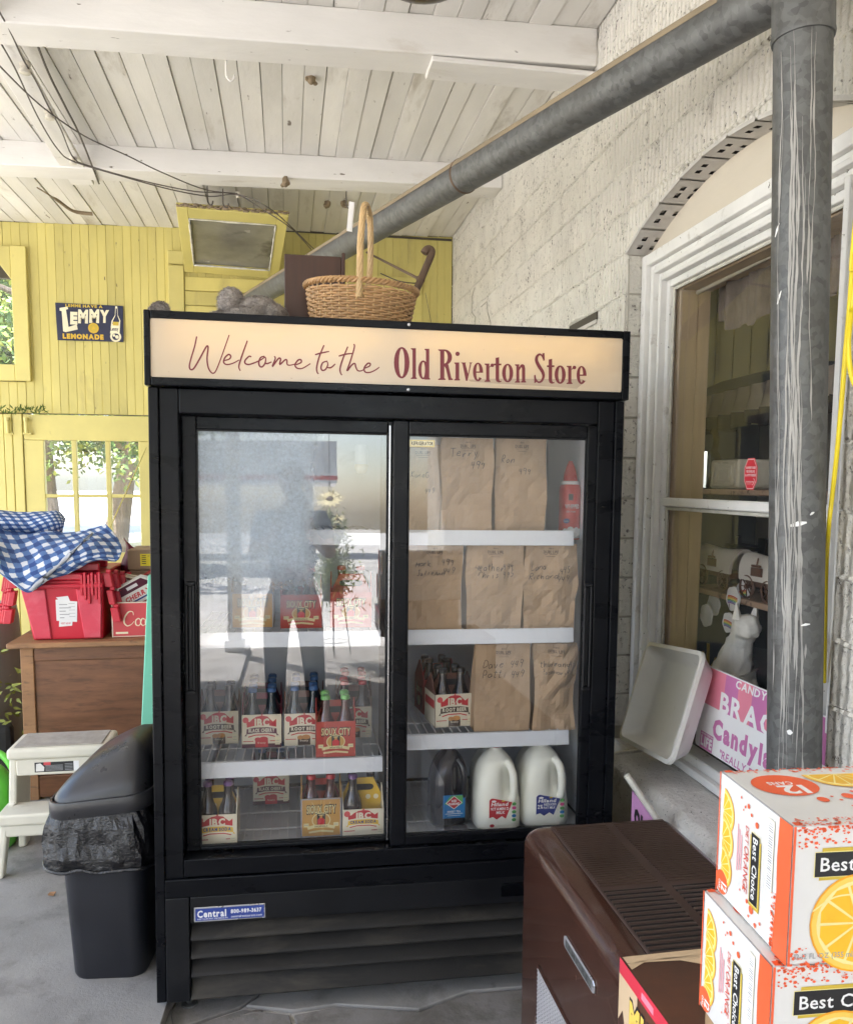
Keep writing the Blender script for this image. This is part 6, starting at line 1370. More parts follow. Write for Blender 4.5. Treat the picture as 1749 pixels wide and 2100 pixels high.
for k in range(9): q.add([A_[k], A_[k+1], Bq[k+1], Bq[k]], [(0, 1, 2, 3)])
q.build('turned_hem', 'paper_white' if False else M_('cloth_lining', (.38, .39, .42), .85).name, o, smooth='all', solid=.003)
fd_rows = [[(-150, 1062, 4.52), (-70, 1048, 4.52), (0, 1046, 4.52), (50, 1050, 4.50), (95, 1048, 4.50), (122, 1050, 4.50), (134, 1062, 4.50)],
 [(-150, 1068, 4.44), (-70, 1054, 4.43), (0, 1053, 4.42), (50, 1062, 4.42), (95, 1058, 4.42), (122, 1060, 4.43), (133, 1068, 4.44)],
 [(-150, 1086, 4.40), (-70, 1072, 4.39), (0, 1070, 4.38), (50, 1080, 4.40), (95, 1074, 4.39), (122, 1074, 4.40), (131, 1078, 4.42)],
 [(-150, 1110, 4.44), (-70, 1098, 4.44), (0, 1092, 4.43), (50, 1096, 4.46), (95, 1096, 4.44), (122, 1094, 4.45), (128, 1093, 4.46)]]
q = MB(); q.grid(ctrl_surface(fd_rows, .016, 8.0, 5.0), 40, 24); q.build('rolled_fold', 'gingham', o, smooth='all', solid=.004)

# soda carton box with carriers thrown in it
cx0, cx1 = -.835, -.56; bx = thing('soda_box', 'faded red soda box holding flattened carriers, on the wooden chest', 'box', ((cx0+cx1)/2, 4.06, TZ))
q = MB(); h_ = .172
for (x0, y0, x1, y1) in ((cx0, 4.06, cx1, 4.064), (cx0, 4.246, cx1, 4.25), (cx0, 4.0645, cx0+.004, 4.2455), (cx1-.004, 4.0645, cx1, 4.2455)): q.box(x0, y0, TZ, x1, y1, TZ+h_)
q.box(cx0+.005, 4.065, TZ, cx1-.005, 4.245, TZ+.004); q.build('box_walls', 'coke_red', bx)
pr = Print((cx0, 4.0595, TZ), (1, 0, 0), (0, 0, 1), (0, -1, 0)); pr.rect(.001, h_-.006, .27, h_, 'carton_cream').rect(.001, 0, .006, h_, 'carton_cream').rect(.007, .002, .27, .006, 'carton_cream')
def scr(pts, w_): pr.stroke([(p[0], p[1]) for p in pts], w_, 'sign_cream', smooth=5)
ox, oy = .050, .055
scr([(ox+.052, oy+.052), (ox+.048, oy+.068), (ox+.030, oy+.068), (ox+.012, oy+.044), (ox+.008, oy+.016), (ox+.022, oy+.0), (ox+.042, oy+.008), (ox+.054, oy+.022)], [.003, .004, .007, .008, .006, .003, .002])
for k, d in enumerate((.062, .108)): scr([(ox+d+.012, oy+.036), (ox+d, oy+.026), (ox+d, oy+.006), (ox+d+.012, oy), (ox+d+.022, oy+.012), (ox+d+.020, oy+.030), (ox+d+.010, oy+.036)], [.005, .006, .003, .005])
scr([(ox+.104, oy+.030), (ox+.092, oy+.034), (ox+.084, oy+.014), (ox+.094, oy), (ox+.108, oy+.008)], [.005, .006, .003])
scr([(ox+.130, oy+.036), (ox+.134, oy), (ox+.142, oy+.006)], [.006, .005, .003]); scr([(ox+.190, oy+.062), (ox+.165, oy+.066), (ox+.146, oy+.036), (ox+.156, oy+.004), (ox+.182, oy+.004)], [.004, .007, .007, .003])
pr.rect(.018, .016, .075, .026, 'sign_cream'); pr.build('box_print', bx)
def flat_carrier(u, v, z, rz, rx, label, base, band, txt, tc, seed):
    t = thing('bottle_carrier', label, 'carrier', M=Matrix.Translation((u, v, z)) @ Matrix.Rotation(rz, 4, 'Y') @ Matrix.Rotation(rx, 4, 'X'))
    q = MB(); P = [(-.10, 0), (.10, 0), (.10, .075), (.062, .115), (-.062, .115), (-.10, .075)]; q.prism([(x, 0, zz) for x, zz in P], (0, .006, 0)); q.prism([(x, .03, zz) for x, zz in P], (0, .004, 0)); q.box(-.098, .0061, .001, .098, .0299, .004); q.build('board', base, t, local=True)
    pr = Print((0, -.0003, 0), (1, 0, 0), (0, 0, 1), (0, -1, 0)); pr.poly([(-.09, .068), (.09, .068), (.058, .110), (-.058, .110)], band); pr.poly([(-.028, .082), (.028, .082), (.028, .098), (-.028, .098)], 'paper_white'); pr.text(txt, 0, .030, .024, tc, wd=.13, center=True, bold=.05, slant=.2); pr.rect(-.05, .014, .06, .022, 'print_blue'); pr.build('carrier_print', t, local=True)
flat_carrier(-.70, 4.11, TZ+.165, .50*-1, .25, 'white and purple bottle carrier lying on top of the soda box', 'carton_white', 'ibc_plum', 'CHERRY', 'coke_red', 1)
flat_carrier(-.625, 4.15, TZ+.20, -.62, .15, 'orange and brown bottle carrier leaning at the back of the soda box', 'sioux_red', 'carton_back', 'COLA', 'sign_cream', 2)
flat_carrier(-.775, 4.20, TZ+.17, .22, .3, 'brown bottle carrier at the left end of the soda box', 'carton_cream', 'carton_back', 'ROOT', 'paper_white', 3)
bx2 = thing('cardboard_box', 'brown cardboard carton with a bright yellow shipping label', 'box', (-.68, 4.30, TZ))
q = MB(); q.box(-.79, 4.30, TZ, -.36, 4.56, TZ+.30); q.build('lower_box', 'cardboard', bx2, bevel=.003); q = MB(); q.box(-.797, 4.295, TZ+.302, -.355, 4.565, TZ+.405); q.build('lid', 'cardboard', bx2, bevel=.003)
pr = Print((-.735, 4.2948, TZ+.322), (1, 0, 0), (0, 0, 1), (0, -1, 0)); pr.rect(0, 0, .14, .062, 'label_yellow')
for k in range(5): pr.rect(.008, .010+.010*k, .028, .014+.010*k, 'print_black')
pr.text('XO-BC', .036, .046, .010, 'logo_gold', wd=.05); pr.build('shipping_label', bx2)

# step stool
sx0, sx1, sy0, sy1 = -1.085, -.715, 3.30, 3.53
ss = thing('step_stool', 'cream plastic two step stool with a warning label in front of the chest', 'step stool', (-.9, 3.3, 0))
def leg_frame():
    def sidepanel(q, x, s):
        # front and rear legs joined under the steps, cut out below
        P = [(sy0-.10, 0), (sy0-.055, 0), (sy0-.03, .17), (sy0+.05, .20), (sy1-.09, .20), (sy1-.05, 0), (sy1+.02, 0), (sy1-.02, .46), (sy0+.03, .46), (sy0+.01, .255), (sy0-.075, .235)]
        q.prism([(x+ (0), y, z) for y, z in P], (s*.030, 0, 0))
    for x_, s_ in ((sx0, 1), (sx1, -1)):
        q = MB(); sidepanel(q, x_, s_)
        for v in q.v: v.x += (-.030 if v.x < -.9 else .030)*max(0, (.30-v.z)/.30)
        q.build('side_frame', 'stool_plastic', ss, bevel=.008, seg=2)
leg_frame()
q = MB(); q.box(sx0-.004, sy0+.005, .43, sx1+.004, sy1-.01, .476); q.build('top_step', 'stool_plastic', ss, bevel=.014, seg=3)
q = MB(); q.box(sx0+.02, sy0+.025, .4755, sx1-.02, sy1-.03, .481); q.build('grip_pad', 'stool_grip', ss, bevel=.004)
q = MB(); q.box(sx0+.030, sy0+.012, .365, sx1-.030, sy0+.040, .4295); fp = q.build('front_apron', 'stool_plastic', ss, bevel=.004)
q = MB(); q.box(sx0-.018, sy0-.095, .205, sx1+.018, sy0+.045, .250); q.box(sx0+.0, sy0-.080, .155, sx1-.0, sy0-.060, .2045); q.build('lower_step', 'stool_plastic', ss, bevel=.012, seg=3)
pr = Print((sx0+.098, sy0+.0118, .377), (1, 0, 0), (0, 0, 1), (0, -1, 0)); pr.rect(0, 0, .165, .040, 'paper_white').rect(0, 0, .145, .040, 'print_black').poly([(.004, .004), (.034, .004), (.036, .02), (.022, .036), (.006, .034)], 'tub_plastic').rect(.034, .028, .060, .040, 'coke_red')
for k in range(5): pr.rect(.040, .005+.005*k, .105, .0068+.005*k, 'print_grey').rect(.112, .005+.006*k, .142, .0068+.006*k, 'print_grey')
pr.build('warning_label', ss)

# waste bin with a swing lid and a black liner
bn = thing('waste_bin', 'black plastic waste bin with a swing lid standing against the cooler', 'waste bin', M=Matrix.Translation((-.540, 2.635, 0)) @ Matrix.Rotation(R_(-6), 4, 'Z') @ Matrix.Scale(.965, 4))
def ringz(w_, d_, r_, z, cx=0, cy=0, sh=0): return [Vector((x, y, z+sh*y)) for x, y in rrect(w_, d_, r_, 5, cx, cy)]
q = MB(); q.loft([ringz(.225, .31, .05, 0), ringz(.232, .318, .05, .012), ringz(.262, .36, .055, .36), ringz(.285, .40, .06, .555), ringz(.293, .41, .06, .56)], cap1=False); q.build('bin_body', 'bin_plastic', bn, local=True, smooth=True)
q = MB(); rr = random.Random(2); NB = 84
base = resample(rrect(.292, .405, .06, 6), 96); NB = len(base)
def bagring(z, k, amp, ph, out=0.0):
    out_ = []
    for i, (x, y) in enumerate(base):
        w_ = 2*PI*i/NB; n_ = noise.noise(Vector((4*math.cos(w_), 4*math.sin(w_), ph*.5)))+.7*noise.noise(Vector((11*math.cos(w_), 11*math.sin(w_), ph))); s = k+amp*n_; out_.append(Vector((x*s, y*s, z+.014*noise.noise(Vector((i*.25, ph, 7)))+out*x)))
    return out_
rings = [bagring(.585, 1.0, .0, 0), bagring(.560, 1.05, .03, 1), bagring(.52, 1.12, .07, 2.2), bagring(.475, 1.17, .085, 3.1), bagring(.435, 1.20, .07, 4.0), bagring(.405, 1.19, .03, 4.4), bagring(.396, 1.165, .02, 4.6), bagring(.400, 1.13, .02, 4.8)]
q.loft(rings, cap0=False, cap1=False); q.build('bin_liner', 'bag_film', bn, local=True, smooth=False)
q = MB(); q.tube([p for p in bagring(.400, 1.185, .02, 4.5)], .006, 6, closed=True); q.build('liner_hem', 'bag_film', bn, local=True, smooth=True)
q = MB()
def lidring(k, z, tilt=1.0): return [Vector((x*k, y*k, z+tilt*(x*.10))) for x, y in rrect(.318, .43, .075, 8)]
q.loft([lidring(1.0, .560), lidring(1.012, .565), lidring(1.012, .605), lidring(1.0, .612), lidring(.965, .612), lidring(.95, .606)], cap0=False, cap1=False); q.build('lid_rim', 'bin_lid', bn, local=True, smooth=True)
q = MB(); 
def dome(k, t_):
    z = .606; out_ = []
    for x, y in rrect(.318*.94*k, .43*.94*k, .07*k, 8):
        xx = x+.012*(1-k); yy = y+.05*(1-k); h = .150*max(0, 1-min(1, t_)**2.6)**.6; out_.append(Vector((xx, yy, z+h*(.72+1.25*(xx+.15)/.30)*.62+xx*.10)))
    return out_
q.loft([dome(k, k) for k in (1.0, .985, .96, .92, .85, .74, .6, .42, .25, .1)], cap0=False); q.build('lid_dome', 'bin_lid', bn, local=True, smooth='all')
# things around the left edge
q = MB(); a, b_, c_, d_ = onY(303, 1180, 3.25), onY(318, 1180, 3.25), onY(314, 1522, 3.05), onY(288, 1522, 3.05); e_ = (d_-a)
foot_l = a+e_*((a.z)/(a.z-d_.z)); foot_r = b_+(c_-b_)*((b_.z)/(b_.z-c_.z))
q.prism([a, Vector((a.x+.06, a.y, a.z)), foot_l+Vector((.085, 0, 0)), foot_l], (0, .028, 0)); tag(q.build('mint_board', 'mint_paint', bevel=.003), 'mint green painted board leaning behind the black cooler', 'board')
q = MB(); q.tube([onY(300, 918, YW-.1), onY(222, 1090, 5.4), onY(205, 1130, 5.2)], .004, 6); tag(q.build('tie_cord', 'yellow_trim'), 'thin slanting cord crossing the panes of the glazed door', 'cord')
q = MB(); c = Vector((-1.62, 4.55, 0)); q.lathe([(.19, 0), (.21, .04), (.225, .40), (.21, .80), (.20, .86), (.17, .87), (.16, .80)], c, 24); tag(q.build('grey_barrel', 'barrel_grey', smooth=True), 'weathered grey barrel at the left edge behind the red tote', 'barrel')
q = MB(); q.obox((-1.60, 4.05, 0), (.28, .06, 0), (-.02, .10, 0), (.0, .0, .34)); q.obox((-1.62, 3.98, .0), (.20, .05, 0), (-.02, .08, 0), (-.04, .02, .24)); tag(q.build('dark_sack', 'dark_cloth', bevel=.03, seg=2), 'dark cloth sack slumped on the floor beside the chest', 'sack')
pl = thing('potted_plant', 'bushy green plant peeping in at the left edge by the barrel', 'plant', (-1.55, 4.2, 0)); rr = random.Random(31)
q = MB()
for k in range(320):
    c = Vector((-1.50+rr.gauss(0, .10), 4.15+rr.gauss(0, .10), .50+rr.gauss(0, .12))); d = Vector((rr.gauss(0, 1), rr.gauss(0, 1), rr.gauss(.3, 1))).normalized()*rr.uniform(.02, .045); s_ = d.orthogonal().normalized()*.009
    q.add([c-d*.4, c+s_, c+d, c-s_], [(0, 1, 2, 3)])
q.build('foliage', 'leaf_3', pl, kind='stuff'); q = MB()
for k in range(6): q.tube([Vector((-1.50, 4.15, .28)), Vector((-1.50+rr.gauss(0, .08), 4.15+rr.gauss(0, .08), .58))], .004, 5)
q.build('stem', 'bark', pl); q = MB(); q.lathe([(.07, 0), (.10, .26), (.11, .27), (.11, .30), (.095, .30), (.09, .27)], (-1.50, 4.15, 0), 16); q.build('pot', 'pot_green', pl, smooth=True)
wc = thing('watering_can', 'bright green plastic watering can cut by the left edge of the picture', 'watering can', (-1.235, 3.50, 0)); c = Vector((-1.245, 3.52, 0))
q = MB(); q.lathe([(.10, .0), (.115, .02), (.12, .18), (.105, .28), (.07, .33), (.06, .335)], c, 24); q.build('can_body', 'can_green', wc, smooth=True)
q = MB(); q.tube(cr([c+Vector(p) for p in ((.09, -.03, .10), (.135, -.05, .22), (.13, -.05, .33), (.07, -.02, .40), (0, 0, .38), (-.03, .0, .33))], 6), .014, 10); q.build('handle', 'can_green', wc, smooth=True)
q = MB(); q.tube([c+Vector((-.09, .05, .08)), c+Vector((-.28, .12, .34))], [.025, .014], 10); q.build('spout', 'can_green', wc, smooth=True)
rr = random.Random(6)
for k, (px, py, s) in enumerate(((106, 1836, 1.0),)):
    c = onZ(px, py, .004); q = MB(); q.prism([(c.x-.012, c.y-.006, .006), (c.x+.010, c.y-.008, .004), (c.x+.014, c.y+.005, .010), (c.x-.008, c.y+.008, .008)], (0, 0, .004)); tag(q.build('dead_leaf', 'oak_edge'), 'small brown dead leaf on the concrete floor in front of the bin', 'leaf')
# ================================================================== around the shop window
# white dishwashing tub leaning on the ledge: a tray open towards the room
a, b_, c_, d_ = onX(1322, 1308, 1.325), onX(1450, 1345, 1.30), onX(1368, 1562, 1.18), onX(1272, 1522, 1.20)
tb = thing('plastic_tub', 'grubby white plastic tub leaning on its end against the window frame', 'tub', d_.lerp(c_, .5))
U = (b_-a).lerp(c_-d_, .5); Vv = (a-d_).lerp(b_-c_, .5); nrm = U.cross(Vv).normalized(); nrm = -nrm if nrm.dot(Vector(CAM)-a) < 0 else nrm
w_, h_ = U.length, Vv.length; un, vn = U.normalized(), (Vv-U.normalized()*Vv.dot(U.normalized())).normalized(); cen = (a+b_+c_+d_)/4
def tr(w__, h__, r, dd_): return [cen+un*x+vn*y-nrm*dd_ for x, y in rrect(w__, h__, r, 5)]
D_ = .070
q = MB(); q.loft([tr(w_, h_, .035, .012), tr(w_, h_, .035, 0), tr(w_-.028, h_-.028, .026, 0), tr(w_-.034, h_-.034, .024, .01), tr(w_-.088, h_-.088, .03, D_-.012), tr(w_-.108, h_-.108, .03, D_-.006)], cap0=False); q.build('inner_shell', 'tub_plastic', tb, smooth=True)
q = MB(); q.loft([tr(w_, h_, .035, .012), tr(w_-.008, h_-.008, .033, .013), tr(w_-.080, h_-.080, .034, D_), tr(w_-.10, h_-.10, .03, D_+.004)], cap0=False); q.build('outer_shell', 'tub_plastic', tb, smooth=True)
# pink candy sign standing on the sill
tl, bl, tr_, br_ = onX(1454, 1367, 1.372), onX(1425, 1525, 1.352), onX(1575, 1404, 1.372), onX(1580, 1624, 1.352)
cs = thing('candy_sign', 'pink and white tin candy sign standing tilted on the window sill', 'sign', bl)
ux = Vector((0, -1, -.0)); ux = (br_-bl).normalized(); Ht = (tl-bl).length; uy = (tl-bl).normalized(); uy = (uy-ux*uy.dot(ux)).normalized(); un_ = ux.cross(uy); un_ = -un_ if un_.x > 0 else un_
Wd = .80
q = MB(); q.prism([bl+ux*x+uy*y for x, y in rrect(Wd, Ht, .012, 4, Wd/2, Ht/2)], -un_*.004); q.build('tin_plate', 'paper_white', cs)
pr = Print(bl, ux, uy, un_); e = .004
pr.poly([(e, Ht*.545), (Wd-e, Ht*.545), (Wd-e, Ht-.012), (Wd-.012, Ht-e), (.012, Ht-e), (e, Ht-.012)], 'candy_pink')
def sgp(px, py):                                                       # pixel -> place on the sign's own face
    d = Vector(ray(px, py)); t_ = (bl-Vector(CAM)).dot(un_)/d.dot(un_); p = Vector(CAM)+d*t_-bl; return p.dot(ux), p.dot(uy)
def sgt(t, ll, ul, rt, m, n_, **kw):
    (x0, y0), (x1, y1), (x2, y2) = sgp(*ll), sgp(*ul), sgp(*rt); w1 = x2-x0
    full = .88*w1*len(t)/n_; pr.text(t, x0, y0, (y1-y0), m, wd=full, **kw)
m0, m1 = sgp(1488, 1400)[0], sgp(1515, 1410)[0]
for k in range(5): pr.rect(m0+(m1-m0)*2*k, Ht*.545, min(Wd-e, m0+(m1-m0)*(2*k+1)), Ht-e, 'candy_mauve')
sgt('CANDY BY', (1508, 1410), (1511, 1394), (1574, 1432), 'paper_white', 5, bold=.03, slant=.15); sgt("BRACH'S", (1475, 1458), (1480, 1418), (1555, 1496), 'paper_white', 3, bold=.03)
sgt('Candyland', (1460, 1509), (1462, 1470), (1556, 1556), 'candy_mauve', 5, bold=.05); sgt('"REALLY FRESH CANDY"', (1474, 1553), (1477, 1537), (1536, 1590), 'candy_mauve', 7, bold=.02, slant=.12)
(la, lb_), (lc_, ld) = sgp(1434, 1530), sgp(1463, 1513)
pr.rect(la, lb_, lc_, lb_+.055, 'candy_mauve'); pr.text('LIFE', la+.005, lb_+.010, .032, 'paper_white', wd=lc_-la-.010, bold=.05); pr.text('ADVERTISED IN', la+.004, lb_+.046, .006, 'paper_white', wd=lc_-la-.008)
pr.build('sign_print', cs)
# surveillance sticker on the pane
c = onX(1539, 972, 1.4205); st = thing('surveillance_sticker', 'red octagonal surveillance warning sticker inside the upper pane', 'sticker', c)
ux, uy = Vector((0, -1, 0)), Vector((0, 0, 1)); w_, h_ = .071, .098
def octo(k, dx=0): return [(x*k*w_+0, z*k*h_) for x, z in ((-.5, -.22), (-.25, -.5), (.25, -.5), (.5, -.22), (.5, .22), (.25, .5), (-.25, .5), (-.5, .22))]
q = MB(); q.prism([c+ux*x+uy*y for x, y in octo(1)], (.0008, 0, 0)); q.build('backing', 'surv_red', st)
pr = Print(c, ux, uy, (-1, 0, 0)); pr.poly(octo(.94), 'paper_white').poly(octo(.90), 'surv_red')
for k, tx in enumerate(('THIS PROPERTY IS UNDER', 'VIDEO SURVEILLANCE.', 'ALL ACTIVITY IS RECORDED.')): pr.text(tx, 0, .016-.0115*k, .0072, 'paper_white', wd=(.054, .048, .060)[k], center=True, bold=.03)
pr.text('SecurityCameraKing', -.002, -.026, .005, 'paper_white', wd=.042, center=True, bold=.02); pr.stroke([(.010, -.034), (.020, -.028), (.023, -.018), (.016, -.014)], .0016, 'paper_white', smooth=4); pr.rect(-.02, -.031, .008, -.0302, 'paper_white'); pr.build('sticker_print', st)
# curtain rod and lace valance
a, b_ = onX(1436, 597, 1.50), onX(1585, 515, 1.50); dr_ = (b_-a).normalized(); vt = thing('lace_valance', 'brownish lace valance hanging from a rod at the top of the shop window', 'curtain', a)
q = MB(); q.tube([Vector((1.50, 2.855, a.z)), Vector((1.50, 1.92, a.z+.02))], .008, 10); q.build('rod', 'room_cream', vt, smooth=True)
q = MB()
def val(u, v): y = 2.80-.86*u; s = u; drop = .17+.035*abs(math.sin(u*7.5))+.02*math.sin(u*3); return Vector((1.56+.022*math.sin(u*38)+.01*math.sin(u*91), y, 2.285-drop*v*1.0+.012*math.sin(u*38)*v))
q.grid(val, 120, 10, uvs=False); q.build('lace', 'lace', vt, smooth='all')
# second valance further in, over the display with the cake tin
vb = thing('display_canopy', 'dark canopy with a ruffled pale valance and patterned edge inside the shop', 'canopy', (2.2, 3.0, 1.6)); XC = 2.15
def pX(x, y): return onX(x, y, XC)
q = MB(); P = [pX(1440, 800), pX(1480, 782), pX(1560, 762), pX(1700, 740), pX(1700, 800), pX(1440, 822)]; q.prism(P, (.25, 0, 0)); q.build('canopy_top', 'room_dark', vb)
za, zb, zc = pX(1500, 805).z, pX(1500, 855).z, pX(1500, 885).z; y0_, y1_ = pX(1432, 820).y, pX(1720, 800).y
q = MB(); q.grid(lambda u, v: Vector((XC-.02+.03*math.sin(u*60)*(.3+v), y0_+(y1_-y0_)*u, za+.03*u+(zb-za)*v)), 120, 5, uvs=False); q.build('ruffle', 'valance_pale', vb, smooth='all')
q = MB(); q.grid(lambda u, v: Vector((XC-.03+.035*math.sin(u*60), y0_+(y1_-y0_)*u, zb+.03*u+(zc-zb)*v*(1+.2*math.sin(u*23)))), 120, 5, uvs=False); q.build('patterned_edge', 'valance_dark', vb, smooth='all')
q = MB(); tie = [pX(1462, 880), pX(1470, 900), pX(1466, 925), pX(1474, 948), pX(1462, 975), pX(1452, 1000)]; q.tube(cr(tie, 6), .018, 6, flatten=.4); q.build('tie_band', 'valance_dark', vb, smooth=True)
q = MB(); q.box(XC+.3, y1_, 1.0, XC+.32, y0_-.10, zc+.10); q.build('back_panel', 'room_cream', vb)
# cream tin on the upper board
a, b_ = onX(1457, 944, 1.66), onX(1512, 1000, 1.66); tn = thing('cream_tin', 'square cream tin with pressed rings standing inside the upper pane', 'tin', b_)
yy0, yy1, z0, z1 = b_.y, a.y, b_.z-.004, a.z; q = MB(); q.box(1.66, yy0, z0, 1.82, yy1, z1); q.build('tin_body', 'tin_cream', tn, bevel=.010, seg=3)
for k in (.78, .56, .34):
    cy_, cz_ = (yy0+yy1)/2, (z0+z1)/2; q = MB(); q.tube([Vector((1.6585, cy_+x, cz_+z)) for x, z in rrect((yy1-yy0)*k, (z1-z0)*k, .012*k, 4)], .0022, 6, closed=True); q.build('pressed_ring', 'tin_cream', tn, smooth=True)
q = MB(); q.box(1.565, GY0, z0-.022, 1.90, GY1+.01, z0-.002); tag(q.build('window_board', 'shelf_wood', bevel=.003), 'wooden board across the shop window level with the meeting rail', 'shelf')
# lower shelf with covered wagons
sz = 1.118; q = MB(); q.box(1.61, GY0-.2, sz-.022, 1.90, 3.05, sz); tag(q.build('toy_shelf', 'shelf_wood', bevel=.003), 'chipped wooden shelf carrying the toy wagons behind the lower pane', 'shelf')
def wagon(cx, cy, L, label, rz=0.0):
    t = thing('toy_wagon', label, 'toy wagon', M=Matrix.Translation((cx, cy, sz+.001)) @ Matrix.Rotation(rz, 4, 'Z'))
    q = MB(); q.box(-.040, -L*.42, .045, .040, L*.42, .070); q.build('bed', 'toy_wood', t, local=True, bevel=.002)
    q = MB(); n = 14; rows = []
    for k in range(9):
        y = -L/2+L*k/8; fl = 1+.10*(abs(k-4)/4)**2; rows.append([Vector((-.052*fl*math.cos(PI*j/n), y+ (.02*(math.sin(PI*j/n)) if k == 8 else -.02*math.sin(PI*j/n) if k == 0 else 0), .066+.088*fl*math.sin(PI*j/n)+.003*math.sin(k*PI))) for j in range(n+1)]+[Vector((.046*math.cos(PI*j/n), y, .066+.080*math.sin(PI*j/n))) for j in range(n+1)])
    q.loft(rows); q.build('canvas_cover', 'canvas', t, local=True, smooth=True)
    for x in (-.050, .050):
        for y, r in ((-L*.30, .036), (L*.30, .040)):
            q = MB(); c = Vector((x, y, r+.002)); q.tube([c+Vector((0, r*math.cos(2*PI*k/18), r*math.sin(2*PI*k/18))) for k in range(18)], .0042, 6, closed=True)
            for k in range(8): q.tube([c, c+Vector((0, r*math.cos(2*PI*k/8), r*math.sin(2*PI*k/8)))], .0020, 4)
            q.lathe([(.008, -.007), (.008, .007)], c, 8, ax=(1, 0, 0)); q.build('wheel', 'toy_wood', t, local=True)
    q = MB(); q.box(-.058, -.03, .085, -.052, .03, .115); q.box(-.060, -.02, .118, -.052, .025, .125); q.tube([(-.056, 0, .12), (-.05, .0, .15)], .003, 5); q.build('side_rack', 'toy_wood', t, local=True)
    return t
wa = onX(1475, 1160, 1.70); wb = onX(1562, 1172, 1.66)
wagon(1.71, wa.y-.02, .26, 'toy covered wagon with a cream canvas, left on the chipped shelf'); wagon(1.68, wb.y-.02, .20, 'toy covered wagon half hidden behind the galvanised downpipe', .05)
q = MB(); c = Vector((1.645, onX(1524, 1150, 1.645).y, sz)); q.lathe([(.013, 0), (.011, .03), (.008, .05), (.010, .062), (.010, .075), (.003, .082)], c, 10); tag(q.build('figurine', 'canvas', smooth=True), 'tiny cream doll standing between the two toy wagons', 'figurine')
q = MB(); q.box(1.78, wa.y-.12, sz+.15, 1.86, wa.y+.10, sz+.165); q.box(1.80, wa.y-.15, sz+.0005, 1.82, wa.y-.10, sz+.20); q.box(1.80, wa.y+.04, sz+.15, 1.815, wa.y+.06, sz+.20); tag(q.build('dark_rack', 'tile_hollow'), 'small dark rack behind the left toy wagon', 'rack')
q = MB(); q.box(1.93, 1.75, .60, 1.945, 3.20, sz-.024); db_ = thing('partition', 'backdrop added behind the window display, black below and cream above', 'panel', (1.93, 2.5, .6)); q.build('black_backdrop', 'tile_hollow', db_)  # black sheet added to stand for the darkness below the shelf
q = MB(); q.box(1.93, 1.75, sz+.002, 1.945, 2.95, 1.50); q.build('upper_board', 'valance_pale', db_)
# painted cloud ornaments with rainbows, hung on threads below the shelf
def cloud(px, py, X, s, label, rb, rot=0.0):
    c = onX(px, py, X); t = thing('cloud_ornament', label, 'ornament', M=Matrix.Translation(c) @ Matrix.Rotation(rot, 4, 'X'), group=None)
    pts = []
    for k in range(40): th = 2*PI*k/40; r = s*1.22*(1+.12*abs(math.sin(th*3.0+.6))); pts.append((r*.92*math.cos(th), r*.95*math.sin(th)))
    q = MB(); q.prism([(0, -x, z) for x, z in pts], (.006, 0, 0)); q.build('cloud', 'canopy_white', t, local=True)
    if rb:
        pr = Print((0, 0, -s*.15), (0, -1, 0), (0, 0, 1), (-1, 0, 0))
        for k, m in enumerate(('rb_red', 'rb_orange', 'rb_yellow', 'rb_green', 'rb_blue', 'rb_violet')):
            y = s*(.36-.14*k); h = s*.92*math.sqrt(max(.05, 1-(y/s-.15)**2)); pr.stroke([(-h, y-s*.10), (-h*.5, y), (h*.3, y+s*.03), (h, y-s*.02)], s*.125, m, smooth=4)
        pr.build('rainbow', t, local=True)
    q = MB(); q.tube([c+Vector((.002, 0, s*.9)), Vector((c.x+.004, c.y, sz-.023))], .0010, 4); q.build('thread', 'rust', t)
cloud(1447, 1262, 1.62, .036, 'white cloud ornament hanging lowest at the left of the window', False); cloud(1462, 1240, 1.66, .036, 'white cloud ornament hanging behind the lowest one', False, .2)
cloud(1502, 1228, 1.60, .036, 'cloud ornament with a wide rainbow hanging under the shelf', True, .1); cloud(1492, 1277, 1.58, .030, 'small tilted cloud ornament with a rainbow above the white cat', True, .12)
cloud(1522, 1216, 1.63, .034, 'cloud ornament with a rainbow, tucked up against the shelf', True, -.2)
# white plaster cat looking out
ct = onX(1520, 1420, 1.60); cz = .62; cc = thing('cat_statue', 'white plaster cat statue sitting inside the window, head turned to the right', 'statue', M=Matrix.Translation((1.60, ct.y+.046, cz)) @ Matrix.Scale(1.06, 4))
bm_ = bmesh.new()
def skin_mesh(name, pts, edges, m, par, sub=2):
    me = bpy.data.meshes.new(name); me.from_pydata([tuple(p[:3]) for p in pts], edges, []); me.materials.append(MATS[m]); o = bpy.data.objects.new(name, me); C.objects.link(o); o.parent = par; WM[o.name] = WM[par.name]
    o.modifiers.new('skin', 'SKIN'); sk = me.skin_vertices[0].data
    for i, p in enumerate(pts): sk[i].radius = (p[3], p[3]*p[4] if len(p) > 4 else p[3]); sk[i].use_root = (i == 0)
    md = o.modifiers.new('sub', 'SUBSURF'); md.levels = sub; md.render_levels = sub
    md = o.modifiers.new('fur', 'DISPLACE'); tx = bpy.data.textures.new('fur', 'CLOUDS'); tx.noise_scale = .022; tx.noise_depth = 3; md.texture = tx; md.strength = .018; md.mid_level = .5; md.texture_coords = 'LOCAL'
    for p in me.polygons: p.use_smooth = True
    o.modifiers['skin'].use_smooth_shade = True
    return o
